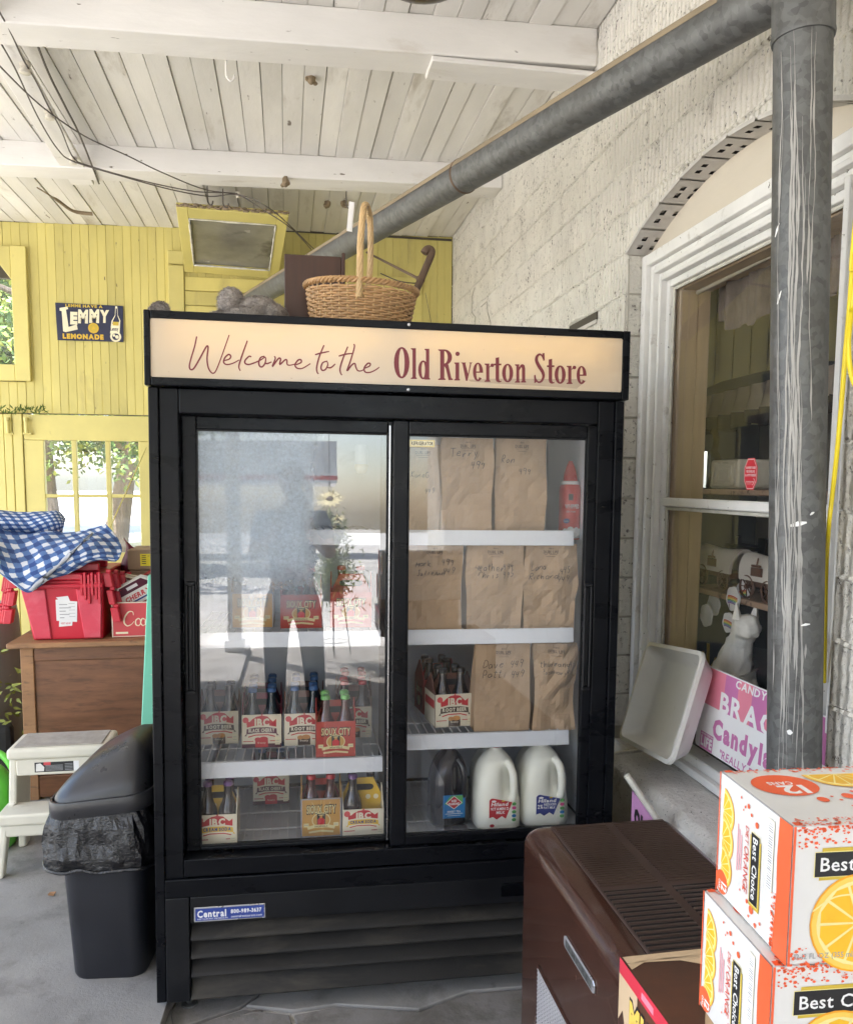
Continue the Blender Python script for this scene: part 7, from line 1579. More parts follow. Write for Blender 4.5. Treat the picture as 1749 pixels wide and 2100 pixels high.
# axes here: x into the shop, -y to the right of the picture
H = .46
skin_mesh('cat_body', [(0, .06, .10, .076), (0, .035, .20, .066), (0, .0, .28, .050), (0, -.030, .345, .034), (0, -.055, .392, .056), (-.01, -.112, .378, .034),
    (-.035, -.035, .16, .034), (-.035, -.065, .08, .024), (-.036, -.075, .015, .024), (.035, -.035, .16, .034), (.035, -.065, .08, .024), (.036, -.075, .015, .024),
    (-.05, .05, .06, .060), (-.06, -.01, .025, .030), (.05, .05, .06, .060), (.06, -.01, .025, .030), (.03, .14, .03, .022), (.0, .16, .02, .016)],
    [(0, 1), (1, 2), (2, 3), (3, 4), (4, 5), (2, 6), (6, 7), (7, 8), (2, 9), (9, 10), (10, 11), (0, 12), (12, 13), (0, 14), (14, 15), (0, 16), (16, 17)], 'plaster_white', cc, sub=3)
for s in (-1, 1):
    q = MB(); q.loft([[Vector((s*.030-.004+.020*math.cos(a), -.055+.016*math.sin(a), .408)) for a in (0, 1.57, 3.14, 4.71)], [Vector((s*.037-.004+.003*math.cos(a), -.058+.003*math.sin(a), .466)) for a in (0, 1.57, 3.14, 4.71)]]); q.build('ear', 'plaster_white', cc, local=True, bevel=.003, seg=2)
q = MB(); q.box(1.50, GY0-.1, .565, 1.95, GY1+.02, .6195); tag(q.build('dark_plinth', 'room_dark', bevel=.004), 'dark boarded plinth under the plaster cat', 'plinth')
# gold twig
q = MB(); c = onX(1452, 1360, 1.56)
for P in (((0, 0, -.13), (0, 0, -.04), (0, .005, .075)), ((0, 0, -.04), (0, .03, .0), (0, .045, .035)), ((0, 0, -.03), (0, -.04, .005), (0, -.055, .03))): q.tube(cr([c+Vector(p) for p in P], 5), .006, 8)
tag(q.build('gold_twig', 'gold_wire', smooth=True), 'small gold painted twig stand left of the plaster cat', 'ornament')
# clutter further inside, seen right of the pipe
q = MB(); q.box(2.4, 2.2, 1.05, 2.45, 3.2, 1.12); q.box(2.4, 2.2, .0, 2.8, 2.25, 1.05); q.box(2.4, 3.15, 0, 2.8, 3.2, 1.05); tag(q.build('shop_counter', 'shelf_wood', bevel=.004), 'wooden counter standing further inside the shop', 'counter')
# yellow extension cord hanging in front of the right hand wall
P = [onY(1752, 480, 1.55), onY(1747, 560, 1.56), onY(1741, 640, 1.58), onY(1733, 730, 1.60), onY(1726, 820, 1.62), onY(1716, 930, 1.65), onY(1706, 1020, 1.68), onY(1699, 1085, 1.70), onY(1694, 1180, 1.80), onY(1690, 1400, 1.84)]
q = MB(); q.tube(cr([P[0]+Vector((.03, 0, .6))]+P, 8), .0052, 8); q.tube(cr([P[0]+Vector((.04, 0, .5)), onY(1756, 560, 1.52), onY(1746, 640, 1.54), onY(1740, 700, 1.56), onY(1744, 760, 1.56), onY(1760, 800, 1.55), onY(1800, 830, 1.5)], 8), .0052, 8)
tag(q.build('extension_cord', 'cord_yellow', smooth=True), 'bright yellow extension cord hanging down at the right edge', 'cord')
# pink plate and dark rag wedged between cooler and ledge
q = MB(); a, b_, c_ = onY(1296, 1622, 2.24), onY(1345, 1668, 2.20), onY(1290, 1700, 2.24)
pk = thing('plum_placard', 'pink placard edge with black lettering wedged behind the brown heater', 'placard', (1.08, 2.2, 0))
b2 = Vector((b_.x+.10, b_.y-.03, b_.z-.16)); q.prism([a, b2, Vector((b2.x, b2.y, .02)), Vector((a.x, a.y, .02))], (.01, .008, 0)); q.build('board', 'plum_plate', pk); q = MB(); q.tube([a+Vector((-.02, 0, .05)), b2], .010, 6); q.build('yellowed_edge', 'putty', pk)
pr = Print(a+Vector((0, -.001, 0)), (b2-a).normalized(), Vector((0, 0, 1)), (0, -1, 0)); pr.text('OL', .012, -.09, .05, 'logo_black', wd=.05, bold=.09); pr.build('placard_print', pk)

# ================================================================== brown gas heater
hx0, hx1, hy1, hz = .571, .966, 1.880, .682; hy0 = .98
he = thing('gas_heater', 'dark brown enamelled gas heater with a slotted top under the window', 'heater', ((hx0+hx1)/2, 1.4, 0))
q = MB(); rr_ = []
def hring(k, z): return [Vector((x, y, z)) for x, y in rrect((hx1-hx0)-2*k, (hy1-hy0)-2*k, max(.004, .035-k*.4), 5, (hx0+hx1)/2, (hy0+hy1)/2)]
q.loft([hring(0, .0), hring(0, hz-.045)]+[hring(.045*(1-math.cos(a)), hz-.045+.045*math.sin(a)) for a in (.3, .6, .9, 1.2, 1.5708)]); q.build('casing', 'heater_brown', he, smooth=True)
ty0_, ty1_ = hy0+.07, hy1-.042; xs = [hx0+.068, (hx0+hx1)/2+.012-.012, (hx0+hx1)/2+.012+.010, hx1-.045]
q = MB(); q.box(hx0+.062, ty0_, hz-.001, hx1-.038, ty1_, hz+.004); q.build('top_plate', 'heater_top', he, bevel=.002)
ysplit = 1.515
q = MB(); n = 0
for (xa, xb) in ((xs[0], xs[1]), (xs[2], xs[3])):
    y = ty1_-.014
    while y > ysplit+.018:
        q.box(xa, y-.0050, hz+.0035, xb, y, hz+.0068); y -= .0098
q.build('pressed_rib', 'heater_top', he, kind='stuff')
q = MB()
for (xa, xb) in ((xs[0], xs[1]), (xs[2], xs[3])):
    y = ysplit
    while y > ty0_+.015:
        q.box(xa, y-.0085, hz+.0041, xb, y, hz+.0046); y -= .0165
q.build('air_slot', 'heater_slot', he, kind='stuff')
q = MB()
for (xa, xb) in ((xs[0], xs[1]), (xs[2], xs[3])):
    y = ysplit-.0089
    while y > ty0_+.015: q.prism([(xa, y, hz+.0046), (xa, y-.0048, hz+.0046), (xa, y-.0036, hz+.0075), (xa, y-.0012, hz+.0075)], (xb-xa, 0, 0)); y -= .0165
q.build('slot_bar', 'heater_top', he, kind='stuff')
ga = onX(1104, 1982, hx0-.001); gz1 = ga.z; gy1 = ga.y
q = MB(); q.box(hx0-.0015, hy0+.06, .05, hx0-.0002, gy1, gz1); q.build('grille_hole', 'heater_slot', he)
q = MB(); y = gy1-.006; r = 0
zz = gz1-.005
while zz > .06:
    pts = []; n = int((gy1-hy0-.07)/.0075)
    q.add([Vector((hx0-.0028, gy1-.003-k*.0075*2, zz+((.0036) if k % 2 else -.0036)*0)) for k in range(2)], []) if False else None
    q.box(hx0-.0045, hy0+.063, zz-.0016, hx0-.0018, gy1-.002, zz+.0016); zz -= .0098
yy = gy1-.005; k = 0
while yy > hy0+.07: q.obox((hx0-.0040, yy, .052), (.0022, 0, 0), (0, -.0022, 0), (0, 0, gz1-.054)); yy -= .0108
q.build('grille_mesh', 'grille_metal', he, kind='stuff')
q = MB(); q.tube([Vector((hx0-.002, gy1, .05)), Vector((hx0-.002, gy1, gz1)), Vector((hx0-.002, hy0+.06, gz1))], .0035, 6); q.build('grille_frame', 'heater_brown', he)
a, b_ = onX(1159, 1934, hx0), onX(1222, 2024, hx0); q = MB(); zc_ = (onX(1159, 1938, hx0).z+onX(1222, 2018, hx0).z)/2
P = [(a.y, zc_+.008), (a.y-.008, zc_+.013), (b_.y+.008, zc_+.013), (b_.y, zc_+.008), (b_.y, zc_-.008), (b_.y+.008, zc_-.013), (a.y-.008, zc_-.013), (a.y, zc_-.008)]
q.prism([(hx0-.004, y, z) for y, z in P], (.0038, 0, 0)); hb_ = q.build('badge', 'badge_silver', he, bevel=.0012)
pr = Print((hx0-.004, a.y-.012, zc_-.006), (0, -1, 0), (0, 0, 1), (-1, 0, 0)); pr.rect(0, -.003, a.y-b_.y-.024, .015, 'galvanised'); pr.text('EMPIRE', (a.y-b_.y-.024)/2, .0005, .011, 'black_dust', wd=.11, center=True, bold=.02, gap=.25); pr.build('badge_print', hb_)

# ================================================================== soda boxes in the foreground
def pack_M(o, rz): return Matrix.Translation(o) @ Matrix.Rotation(rz, 4, 'Z')
BW, BHt, BL_ = .131, .1225, .400
f1, f1b = atz(1628, 1696, .672), atz(1480, 1583, .800)
rz1 = math.atan2(f1b.x-f1.x, -(f1b.y-f1.y))                            # the end face runs away from the camera along the box's local -y... turned below
endv = (Vector((f1b.x, f1b.y, 0))-Vector((f1.x, f1.y, 0))).normalized(); rzA = math.atan2(endv.y, endv.x)-PI/2
def slice_(pr, x, y, r, full=True, a0=0, a1=2*PI, seg=10):
    pr.disc(x, y, r, 'slice_deep', a0=a0, a1=a1, n=30); pr.disc(x, y, r*.96, 'slice_rind', a0=a0, a1=a1, n=30); pr.disc(x, y, r*.86, 'slice_pith', a0=a0, a1=a1, n=30)
    for k in range(seg):
        p, q_ = a0+(a1-a0)*(k+.06)/seg, a0+(a1-a0)*(k+.94)/seg; m = (p+q_)/2
        pr.poly([(x+r*.06*math.cos(m), y+r*.06*math.sin(m)), (x+r*.78*math.cos(p), y+r*.78*math.sin(p)), (x+r*.82*math.cos(m), y+r*.82*math.sin(m)), (x+r*.78*math.cos(q_), y+r*.78*math.sin(q_))], 'slice_yellow'); pr.k -= 1
    pr.k += 1
def spray(pr, x0, x1, y, h, seed, n=150, up=True, mul=2):
    rr = random.Random(seed)
    for k in range(n*mul):
        t_ = rr.random(); yy = y+(1 if up else -1)*h*(rr.random()**2.0); s = rr.uniform(.0006, .0020); x = x0+(x1-x0)*t_; a = rr.uniform(0, 6)
        pr.poly([(x+s*math.cos(a+b)*rr.uniform(.6, 1.4), yy+s*math.sin(a+b)*rr.uniform(.5, 1)) for b in (0, 1.3, 2.4, 3.7, 5)], 'pack_orange'); pr.k -= 1
    pr.k += 1
def dots_(pr, L):
    for x, y, r in L: pr.disc(x, y, r, 'pack_orange', r*1.05, n=12); pr.k -= 1
    pr.k += 1
def logo(pr, x, y, w_, rot=0.0):
    c, s = math.cos(rot), math.sin(rot); h = w_*.225; T = lambda X, Y: (x+X*c-Y*s, y+X*s+Y*c)
    pr.poly([T(w_*.04, -h*.14), T(w_*1.02, -h*.02), T(w_*1.02, h*1.16), T(w_*.06, h*1.12)], 'logo_gold'); pr.poly([T(-h*.04, -h*.02), T(w_*.98, h*.02), T(w_*.98, h*1.0), T(-h*.02, h*.98)], 'slice_pith'); pr.poly([T(0, 0), T(w_*.97, h*.04), T(w_*.97, h*.97), T(0, h*.95)], 'logo_black')
    p = T(w_*.05, h*.22); pr.text('Best Choice', p[0], p[1], h*.55, 'paper_white', wd=w_*.86, bold=.012, rot=rot, gap=.06)
def orange_pack(M, label):
    """local axes: +x along the long side to the right, +y along the end face away from the viewer, z up; origin at the near bottom corner"""
    t = thing('soda_pack', label, 'soda pack', M=M, group=None)
    q = MB(); q.box(0, 0, 0, BL_, BW, BHt); q.build('board_box', 'pack_white', t, local=True, bevel=.0022, seg=2)
    E = -.0002
    pr = Print((E, BW, 0), (0, -1, 0), (0, 0, 1), (-1, 0, 0))           # end face: x runs from the far edge to the near edge
    W, H = BW, BHt
    for (yy, rr_) in ((.086, .0235), (.058, .0235), (.030, .0225)): slice_(pr, .0085, yy, rr_, a0=-.5*PI+.1 if True else 0, a1=.5*PI-.1, seg=6)
    pr.poly([(0.0004, .0), (.0022, .0), (.0026, H*.5), (.0022, H), (.0004, H)], 'pack_orange')
    pr.disc(.0125, .014, .0118, 'pack_orange'); pr.text('12', .0125, .0105, .0105, 'paper_white', wd=.0085, center=True, bold=.03, rot=-PI/2); pr.text('CANS', .0065, .0105, .0035, 'paper_white', wd=.009, center=True, bold=.03, rot=-PI/2)
    pr.text('DIET', .0545, .0905, .0060, 'pack_red', wd=.0165, bold=.0, rot=-PI/2, slant=.15); pr.text('ORANGE', .0530, .0715, .0085, 'pack_red', wd=.044, bold=.0, rot=-PI/2, slant=.15)
    for k in range(3): pr.rect(.0400+.0036*k, .040+.002*k, .0412+.0036*k, .086-.004*k, 'candy_pink')
    logo(pr, .0655, .0890, .068, rot=-PI/2)
    dots_(pr, [(.058, .110, .0022), (.052, .107, .0013), (.064, .104, .0016), (.074, .0985, .0028), (.044, .113, .0012), (.049, .103, .0010), (.070, .0165, .0038), (.062, .0205, .0020), (.055, .0300, .0012), (.078, .0060, .0022), (.066, .0085, .0014), (.048, .0245, .0010), (.086, .0120, .0015)])
    pr.rect(.0925, .050, .1035, .1145, 'sign_cream').rect(.0930, .0505, .1030, .1140, 'canopy_white')
    rr = random.Random(3)
    for k in range(26): y = .0525+.0023*k; pr.rect(.0945, y, .1015, y+rr.uniform(.0006, .0015), 'print_grey'); pr.k -= 1
    pr.poly([(.1075, 0), (W, 0), (W, H), (.1110, H), (.1095, H*.7), (.1110, H*.45)], 'pack_orange'); spray(pr, .104, .110, .004, .05, 5, 40)
    pr.build('end_print', t, local=True)
    pr = Print((0, E, 0), (1, 0, 0), (0, 0, 1), (0, -1, 0))             # long side
    pr.rect(0, 0, .0022, H, 'pack_orange'); spray(pr, .003, BL_-.004, H-.0008, .020, 7, 300, up=False); spray(pr, .003, BL_-.004, .0008, .016, 8, 240)
    logo(pr, .020, .078, .100); slice_(pr, .062, .036, .044); 
    pr.stroke([(.020, .048), (.040, .060), (.066, .060), (.086, .050)], .0014, 'slice_pith', smooth=5); pr.text('12-12 FL OZ (355 mL) CANS', .006, .006, .0050, 'print_grey', wd=.075, bold=.01)
    slice_(pr, .245, .040, .040); logo(pr, .200, .085, .10); pr.text('DIET ORANGE', .28, .045, .016, 'pack_red', wd=.10, bold=.02); pr.build('side_print', t, local=True)
    pr = Print((0, 0, BHt-E), (-1, 0, 0), (0, -1, 0), (0, 0, 1)) if False else Print((0, 0, BHt+.0002), (1, 0, 0), (0, 1, 0), (0, 0, 1))
    pr.rect(0.0022, BW*.0+.001, .009, .0075, 'pack_orange'); pr.rect(.002, BW-.006, .010, BW-.001, 'pack_orange'); spray(pr, .006, BL_-.004, .001, .014, 9, 260); spray(pr, .006, BL_-.004, BW-.001, .012, 10, 200, up=False)
    pr.disc(.042, .088, .031, 'pack_orange', .026, n=30); pr.text('12', .058, .0865, .020, 'paper_white', wd=.026, bold=.03, rot=PI); pr.text('CANS', .052, .096, .0075, 'paper_white', wd=.025, bold=.03, rot=PI)
    dots_(pr, [(.058, .052, .0055), (.074, .050, .0016), (.086, .058, .0060), (.084, .040, .0045), (.096, .068, .0020), (.100, .050, .0018), (.070, .058, .0015), (.076, .036, .0014)])
    slice_(pr, .106, .112, .034, a0=-PI, a1=0, seg=6); slice_(pr, .135, .030, .030); logo(pr, .30, .09, .10, rot=PI); pr.build('top_print', t, local=True)
    q = MB(); q.tube([(0.0004, BW-.002, BHt-.0006), (.0004, .002, BHt-.0006)], .0007, 4); q.build('flap_edge', 'print_grey', t, local=True)
    return t
zt1 = (f1.z+f1b.z)/2
M1 = Matrix.Translation((f1.x, f1.y, zt1-BHt)) @ Matrix.Rotation(rzA, 4, 'Z')
orange_pack(M1, 'upper orange soda twelve pack, stacked at the right edge of the picture')
f2, f2b = atz(1585, 1990, .685), atz(1446, 1866, .812); ev = (Vector((f2b.x, f2b.y, 0))-Vector((f2.x, f2.y, 0))).normalized(); rzB = math.atan2(ev.y, ev.x)-PI/2
M2_ = Matrix.Translation((f2.x, f2.y, zt1-2*BHt-.0012)) @ Matrix.Rotation(rzB, 4, 'Z'); orange_pack(M2_, 'lower orange soda twelve pack, cut by the bottom of the picture')
# root beer box beside the stack
zt3 = .955; c1 = onZ(1272, 1963, zt3); c2 = onZ(1440, 1945, zt3); c0 = onZ(1392, 2104, zt3)
ex_ = (c2-c1).normalized(); ed = (c0-c1); ed = (ed-ex_*ed.dot(ex_)).normalized()
rzC = math.atan2(-ed.y, -ed.x)-PI/2
mg = thing('root_beer_pack', 'brown root beer twelve pack with a red edge beside the orange stack', 'soda pack', M=Matrix.Translation(Vector((c1.x, c1.y, zt3-BHt)) + ed*.40) @ Matrix.Rotation(rzC, 4, 'Z'))
q = MB(); q.box(0, 0, 0, .131, .40, BHt); q.build('board_box', 'mug_brown', mg, local=True, bevel=.002, seg=2)
pr = Print((0, 0, BHt+.0002), (1, 0, 0), (0, 1, 0), (0, 0, 1)); pr.poly([(.002, .385), (.129, .375), (.129, .398), (.002, .398)], 'mug_foam'); pr.poly([(.002, .384), (.002, .372), (.03, .387), (.06, .384), (.09, .368), (.129, .372), (.129, .386)], 'mug_foam'); pr.build('top_print', mg, local=True)
pr = Print((-.0002, .40, 0), (0, -1, 0), (0, 0, 1), (-1, 0, 0)); H = BHt
pr.poly([(0, H*.84), (.40, H*.84), (.40, H), (0, H)], 'mug_red'); pr.poly([(0, 0), (.05, 0), (.05, H*.84), (0, H*.84)], 'mug_foam'); pr.poly([(.0, H*.35), (.012, H*.5), (.022, H*.30), (.035, H*.42), (.05, H*.2), (.05, 0), (0, 0)], 'mug_brown')
pr.text('MUG', .030, H*.42, H*.30, 'logo_black', wd=.085, bold=.11); pr.text('MUG', .0305, H*.43, H*.28, 'slice_rind', wd=.083, bold=.06); pr.text('ROOT BEER', .032, H*.22, H*.14, 'paper_white', wd=.08, bold=.04); pr.rect(.06, H*.88, .09, H*.95, 'candy_pink'); pr.build('side_print', mg, local=True)
# the low table they are stacked on
tbz = zt1-2*BHt-.0024; q = MB(); tX0, tY0 = f2.x-.02, f2.y-.10
tb_ = thing('display_crate', 'pine crate under the stacked soda packs, below the picture edge', 'crate', (.62, .62, 0))
q = MB(); q.box(.46, .40, .0, .95, .90, min(tbz, zt3-BHt)-.002); q.build('crate_body', 'crate_pine', tb_, bevel=.003)
if tbz > zt3-BHt+.004:
    q = MB(); q.obox(M2_ @ Vector((.004, .004, 0))+Vector((0, 0, -(tbz-(zt3-BHt)-.0005))), (M2_.to_3x3() @ Vector((BL_-.01, 0, 0))), (M2_.to_3x3() @ Vector((0, BW-.01, 0))), (0, 0, tbz-(zt3-BHt)-.001)); q.build('spacer_board', 'crate_pine', tb_)

# ================================================================== outdoors
rr = random.Random(77)
def tree(x, y, h, cr_, label, seed, leaf=0, ntl=2600, lean=0.0, trunk_r=.16, low=.30, sc=.16, skirt=0):
    r = random.Random(seed); t = thing('shade_tree', label, 'tree', (x, y, -.05))
    q = MB(); top = Vector((x+lean, y, h*.62)); q.tube(cr([Vector((x, y, -.1)), Vector((x+.02, y, .5)), Vector((x+lean*.4+.05*r.uniform(-1, 1), y, h*.3)), top], 5), [trunk_r*(1.35-.07*k) for k in range(16)], 10)
    limbs = []
    for k in range(9):
        a = 2*PI*k/9+r.uniform(-.3, .3); z0 = h*(low+.25*r.random()); s = Vector((x+lean*.5, y, z0)); e = s+Vector((math.cos(a)*cr_*.75, math.sin(a)*cr_*.75, h*r.uniform(.12, .40)))
        m = s.lerp(e, .5)+Vector((0, 0, h*.06)); q.tube(cr([s, m, e], 4), [trunk_r*.55*(1-.09*i) for i in range(9)], 6); limbs += [m, e]
    q.build('trunk', 'bark', t, smooth=True)
    g = MB(); mats = ['leaf_%d' % ((leaf+k) % 4) for k in range(3)]
    cl = []
    for k in range(46):
        b = r.choice(limbs) if r.random() < .75 else top; cl.append((b+Vector((r.gauss(0, cr_*.26), r.gauss(0, cr_*.26), r.gauss(h*.06, h*.11))), r.uniform(.35, .8)*cr_*.36))
    for k in range(skirt): cl.append((Vector((x+r.uniform(-1, 1)*cr_*.8, y-r.uniform(0, .5)*cr_, r.uniform(1.75, 2.9))), r.uniform(.25, .5)))
    for k in range(ntl):
        c, s = cl[int(r.random()*len(cl))]; d = Vector((r.gauss(0, 1), r.gauss(0, 1), r.gauss(0, .8))).normalized(); p = c+d*s*(r.random()**.4)
        u = Vector((r.gauss(0, 1), r.gauss(0, 1), r.gauss(0, 1))).normalized(); v = u.orthogonal().normalized(); z = sc*r.uniform(.6, 1.3); g.add([p-u*z, p-v*z*.5, p+u*z, p+v*z*.5], [(0, 1, 2, 3)], r.choice((0, 0, 1, 2)))
    g.build('crown', mats, t, kind='stuff')
    return t
tree(-3.9, 14.5, 6.2, 3.0, 'leafy tree with a pale trunk seen in the left column of door panes', 1, 1, trunk_r=.17, low=.34, skirt=22, ntl=9500, sc=.055)
tree(-2.65, 13.2, 6.0, 2.6, 'dark trunked tree in the middle column of door panes', 2, 2, lean=.5, trunk_r=.20, low=.32, skirt=18, ntl=9500, sc=.055)
tree(-2.2, 15.5, 5.8, 2.8, 'forked tree seen in the right column of door panes', 3, 1, trunk_r=.24, low=.26, skirt=22, ntl=9500, sc=.055)
tree(-5.4, 15.2, 6.3, 2.6, 'dense bright green tree outside the window at the left edge', 4, 3, ntl=5200, sc=.13, low=.2)
tree(-7.5, 20, 7, 3.6, 'broad tree standing farther off beyond the lawn', 5, 0, sc=.2)
tree(6.0, -20, 7.5, 3.6, 'big shade tree across the lot, behind the camera to the right', 6, 2, ntl=6500, sc=.2)
tree(-5.2, -19, 8, 4.0, 'big shade tree across the lot, straight behind the camera', 7, 1, ntl=6500, sc=.2)
tree(-8.5, -16, 7.5, 3.8, 'big shade tree across the lot, behind the camera to the left', 8, 0, ntl=3600, sc=.2)
# red and white canopy of the place next door
cn = thing('forecourt_canopy', 'white flat canopy with a red band standing out beyond the trees', 'canopy', (-9, 24, 0))
zb0, zb1 = onY(12, 562, 21.98).z, onY(12, 550, 21.98).z
q = MB(); q.box(-16, 22, zb0-.1, -5.6, 26, zb1+1.2); q.build('fascia', 'canopy_white', cn); q = MB(); q.box(-16.02, 21.98, zb0, -5.58, 21.999, zb1); q.build('red_band', 'canopy_red', cn)
for x in (-15, -6.5):
    q = MB(); q.box(x-.15, 23.8, -.05, x+.15, 24.1, zb0-.1); q.build('column', 'canopy_white', cn)
c2_ = copy_tree(cn, Matrix.Translation((-6.1, -26, 2.65-zb0)) @ Matrix.Rotation(PI, 4, 'Z'), 'white flat canopy with a red band across the lot behind the camera')
# hanging basket of flowers at the porch edge (mirrored in the left cooler door)
hbx, hby = .235, -3.30; hbk = thing('flower_basket', 'hanging basket of cream flowers and trailing greens behind the camera', 'flower basket', (hbx, hby, 1.2))
q = MB(); q.lathe([(.09, 1.10), (.13, 1.24), (.135, 1.25), (.12, 1.25)], (hbx, hby, 0), 18); q.build('pot', 'pot_green', hbk, smooth=True)
q = MB(); q.tube([(hbx, hby, 1.75), (hbx, hby, 3.3)], .004, 5)
for k in range(3): q.tube([(hbx+.12*math.cos(2.1*k), hby+.12*math.sin(2.1*k), 1.25), (hbx, hby, 1.75)], .003, 5)
q.build('hanger', 'wire', hbk)
g = MB(); r = random.Random(12)
for k in range(1500):
    a = r.uniform(0, 6.28); dd_ = abs(r.gauss(0, .11)); p = Vector((hbx+math.cos(a)*dd_, hby+math.sin(a)*dd_, 1.29+r.gauss(0, .07)-max(0, dd_-.14)*r.uniform(.3, 2.2))); u = Vector((r.gauss(0, 1), r.gauss(0, 1), r.gauss(0, 1))).normalized()*r.uniform(.015, .04); v = u.orthogonal().normalized()*.010; g.add([p-u, p-v, p+u, p+v], [(0, 1, 2, 3)], r.choice((0, 0, 1)))
g.build('greenery', ['leaf_3', 'leaf_1'], hbk, kind='stuff')
for k in range(4):
    c = (Vector((hbx, hby+.10, 1.585)), Vector((hbx+.08, hby+.10, 1.38)), Vector((hbx-.07, hby+.10, 1.36)), Vector((hbx+.02, hby+.14, 1.30)))[k]; fs = (2.1, 1.1, .9, .8)[k]; q = MB(); ax = Vector((r.uniform(-.25, .1), .62, .78)).normalized(); s1 = ax.orthogonal().normalized(); s2 = ax.cross(s1)
    for j in range(18):
        a = 2*PI*j/18; d = s1*math.cos(a)+s2*math.sin(a); e = s1*-math.sin(a)+s2*math.cos(a); q.add([c+ax*.006, c+d*.035*fs+e*.010*fs+ax*.004, c+d*.075*fs*r.uniform(.85, 1.1)+ax*r.uniform(-.01, .02), c+d*.035*fs-e*.010*fs+ax*.004], [(0, 1, 2, 3)], 0)
    q.lathe([(.018*fs, 0), (.014*fs, .010), (.004, .014)], c+ax*.004, 10, 1, ax=ax); q.tube([c, Vector((hbx, hby, 1.25))], .003, 4, 2); q.build('flower', ['petal', 'petal_core', 'leaf_0'], hbk)
# tall fern planter standing under the hanging basket
fp_ = thing('fern_planter', 'bushy yellow green planter on a wire stand at the porch edge', 'planter', (.27, -3.45, 0))
q = MB(); q.lathe([(.09, .56), (.12, .72), (.125, .73), (.11, .73)], (.27, -3.45, 0), 18); q.build('pot', 'pot_green', fp_, smooth=True)
q = MB()
for k in range(4): q.tube([(.27+.17*math.cos(k*PI/2), -3.45+.17*math.sin(k*PI/2), 0), (.27+.10*math.cos(k*PI/2), -3.45+.10*math.sin(k*PI/2), .58)], .006, 6)
for z, r_0 in ((.56, .11), (.14, .155)): q.tube([Vector((.27+r_0*math.cos(2*PI*k/20), -3.45+r_0*math.sin(2*PI*k/20), z)) for k in range(20)], .005, 5, closed=True)
q.build('stand', 'wire', fp_); g = MB()
for k in range(1300):
    a = r.uniform(0, 6.28); dd_ = abs(r.gauss(0, .12)); p = Vector((.27+math.cos(a)*dd_*1.2, -3.45+math.sin(a)*dd_*1.2, .84+r.gauss(0, .12)-max(0, dd_-.12)*r.uniform(0, 1.6))); u = Vector((r.gauss(0, 1), r.gauss(0, 1), r.gauss(0, 1))).normalized()*r.uniform(.02, .05); v = u.orthogonal().normalized()*.009; g.add([p-u, p-v, p+u, p+v], [(0, 1, 2, 3)], r.choice((0, 0, 1)))
g.build('greenery', ['leaf_3', 'leaf_1'], fp_, kind='stuff')
# wrought iron chair behind the camera to the left
ic = thing('iron_chair', 'black wrought iron chair standing in the sun behind the camera', 'chair', (-1.05, -1.5, 0)); q = MB()
q.lathe([(.01, .44), (.20, .44), (.20, .455), (.01, .455)], (-1.05, -1.5, 0), 24); q.build('seat', 'wire', ic)
for sx_, sy_ in ((-1, -1), (1, -1), (-1, 1), (1, 1)):
    q = MB(); q.tube([(-1.05+sx_*.14, -1.5+sy_*.14, .44), (-1.05+sx_*.19, -1.5+sy_*.19, 0)], .010, 8); q.build('leg', 'wire', ic)
q = MB(); q.tube(cr([(-1.23, -1.68, .44), (-1.24, -1.72, .70), (-1.18, -1.74, .88), (-1.05, -1.75, .93), (-.92, -1.74, .88), (-.86, -1.72, .70), (-.87, -1.68, .44)], 5), .010, 8)
for k in range(5): q.tube([(-1.17+.06*k, -1.69, .455), (-1.17+.06*k, -1.745, .90)], .006, 6)
q.build('back_frame', 'wire', ic, smooth=True)

# ================================================================== the photographer, mirrored in the left cooler door
M_('skin', (.42, .24, .16), .5, var=.06, sub=.1); M_('shirt_blue', (.16, .22, .36), .85, var=.1, bmp=.2, bs=30); M_('trousers', (.018, .022, .035), .9, var=.15, bmp=.2, bs=40); M_('hair_brown', (.05, .03, .02), .7, bmp=.6, bs=80); M_('shoe_grey', (.16, .16, .17), .6); M_('phone_black', (.01, .01, .012), .2)
pe = thing('person', 'person in a blue shirt and dark trousers photographing, mirrored in the left cooler door', 'person', (-.06, -.50, 0)); 
def skin_body(name, pts, edges, m, sub=2):
    me = bpy.data.meshes.new(name); me.from_pydata([(p[0]-(-.06)-.06, p[1]+.50-.50, p[2]) for p in pts], edges, []); me.materials.append(MATS[m]); o = bpy.data.objects.new(name, me); C.objects.link(o); o.parent = pe; WM[o.name] = WM[pe.name]
    o.modifiers.new('skin', 'SKIN').use_smooth_shade = True; sk = me.skin_vertices[0].data
    for i, p in enumerate(pts): sk[i].radius = (p[3], p[4] if len(p) > 4 else p[3]); sk[i].use_root = (i == 0)
    md = o.modifiers.new('sub', 'SUBSURF'); md.levels = sub; md.render_levels = sub
    return o
B_ = [(0, 0, .93, .135, .095), (0, .0, 1.08, .125, .085), (0, .0, 1.24, .145, .095), (0, .0, 1.39, .135, .085), (0, .01, 1.48, .055), (0, .02, 1.54, .052),
      (-.18, .0, 1.41, .056), (-.25, .03, 1.16, .042), (-.10, .26, 1.30, .036), (-.055, .38, 1.46, .027), (.18, .0, 1.41, .056), (.25, .03, 1.16, .042), (.13, .26, 1.30, .036), (.095, .38, 1.46, .027),
      (-.10, .0, .84, .088), (-.115, .01, .48, .060), (-.12, -.02, .09, .042), (.10, .0, .84, .088), (.13, .02, .48, .060), (.15, .0, .09, .042), (-.125, .10, .035, .034), (.16, .12, .035, .034)]
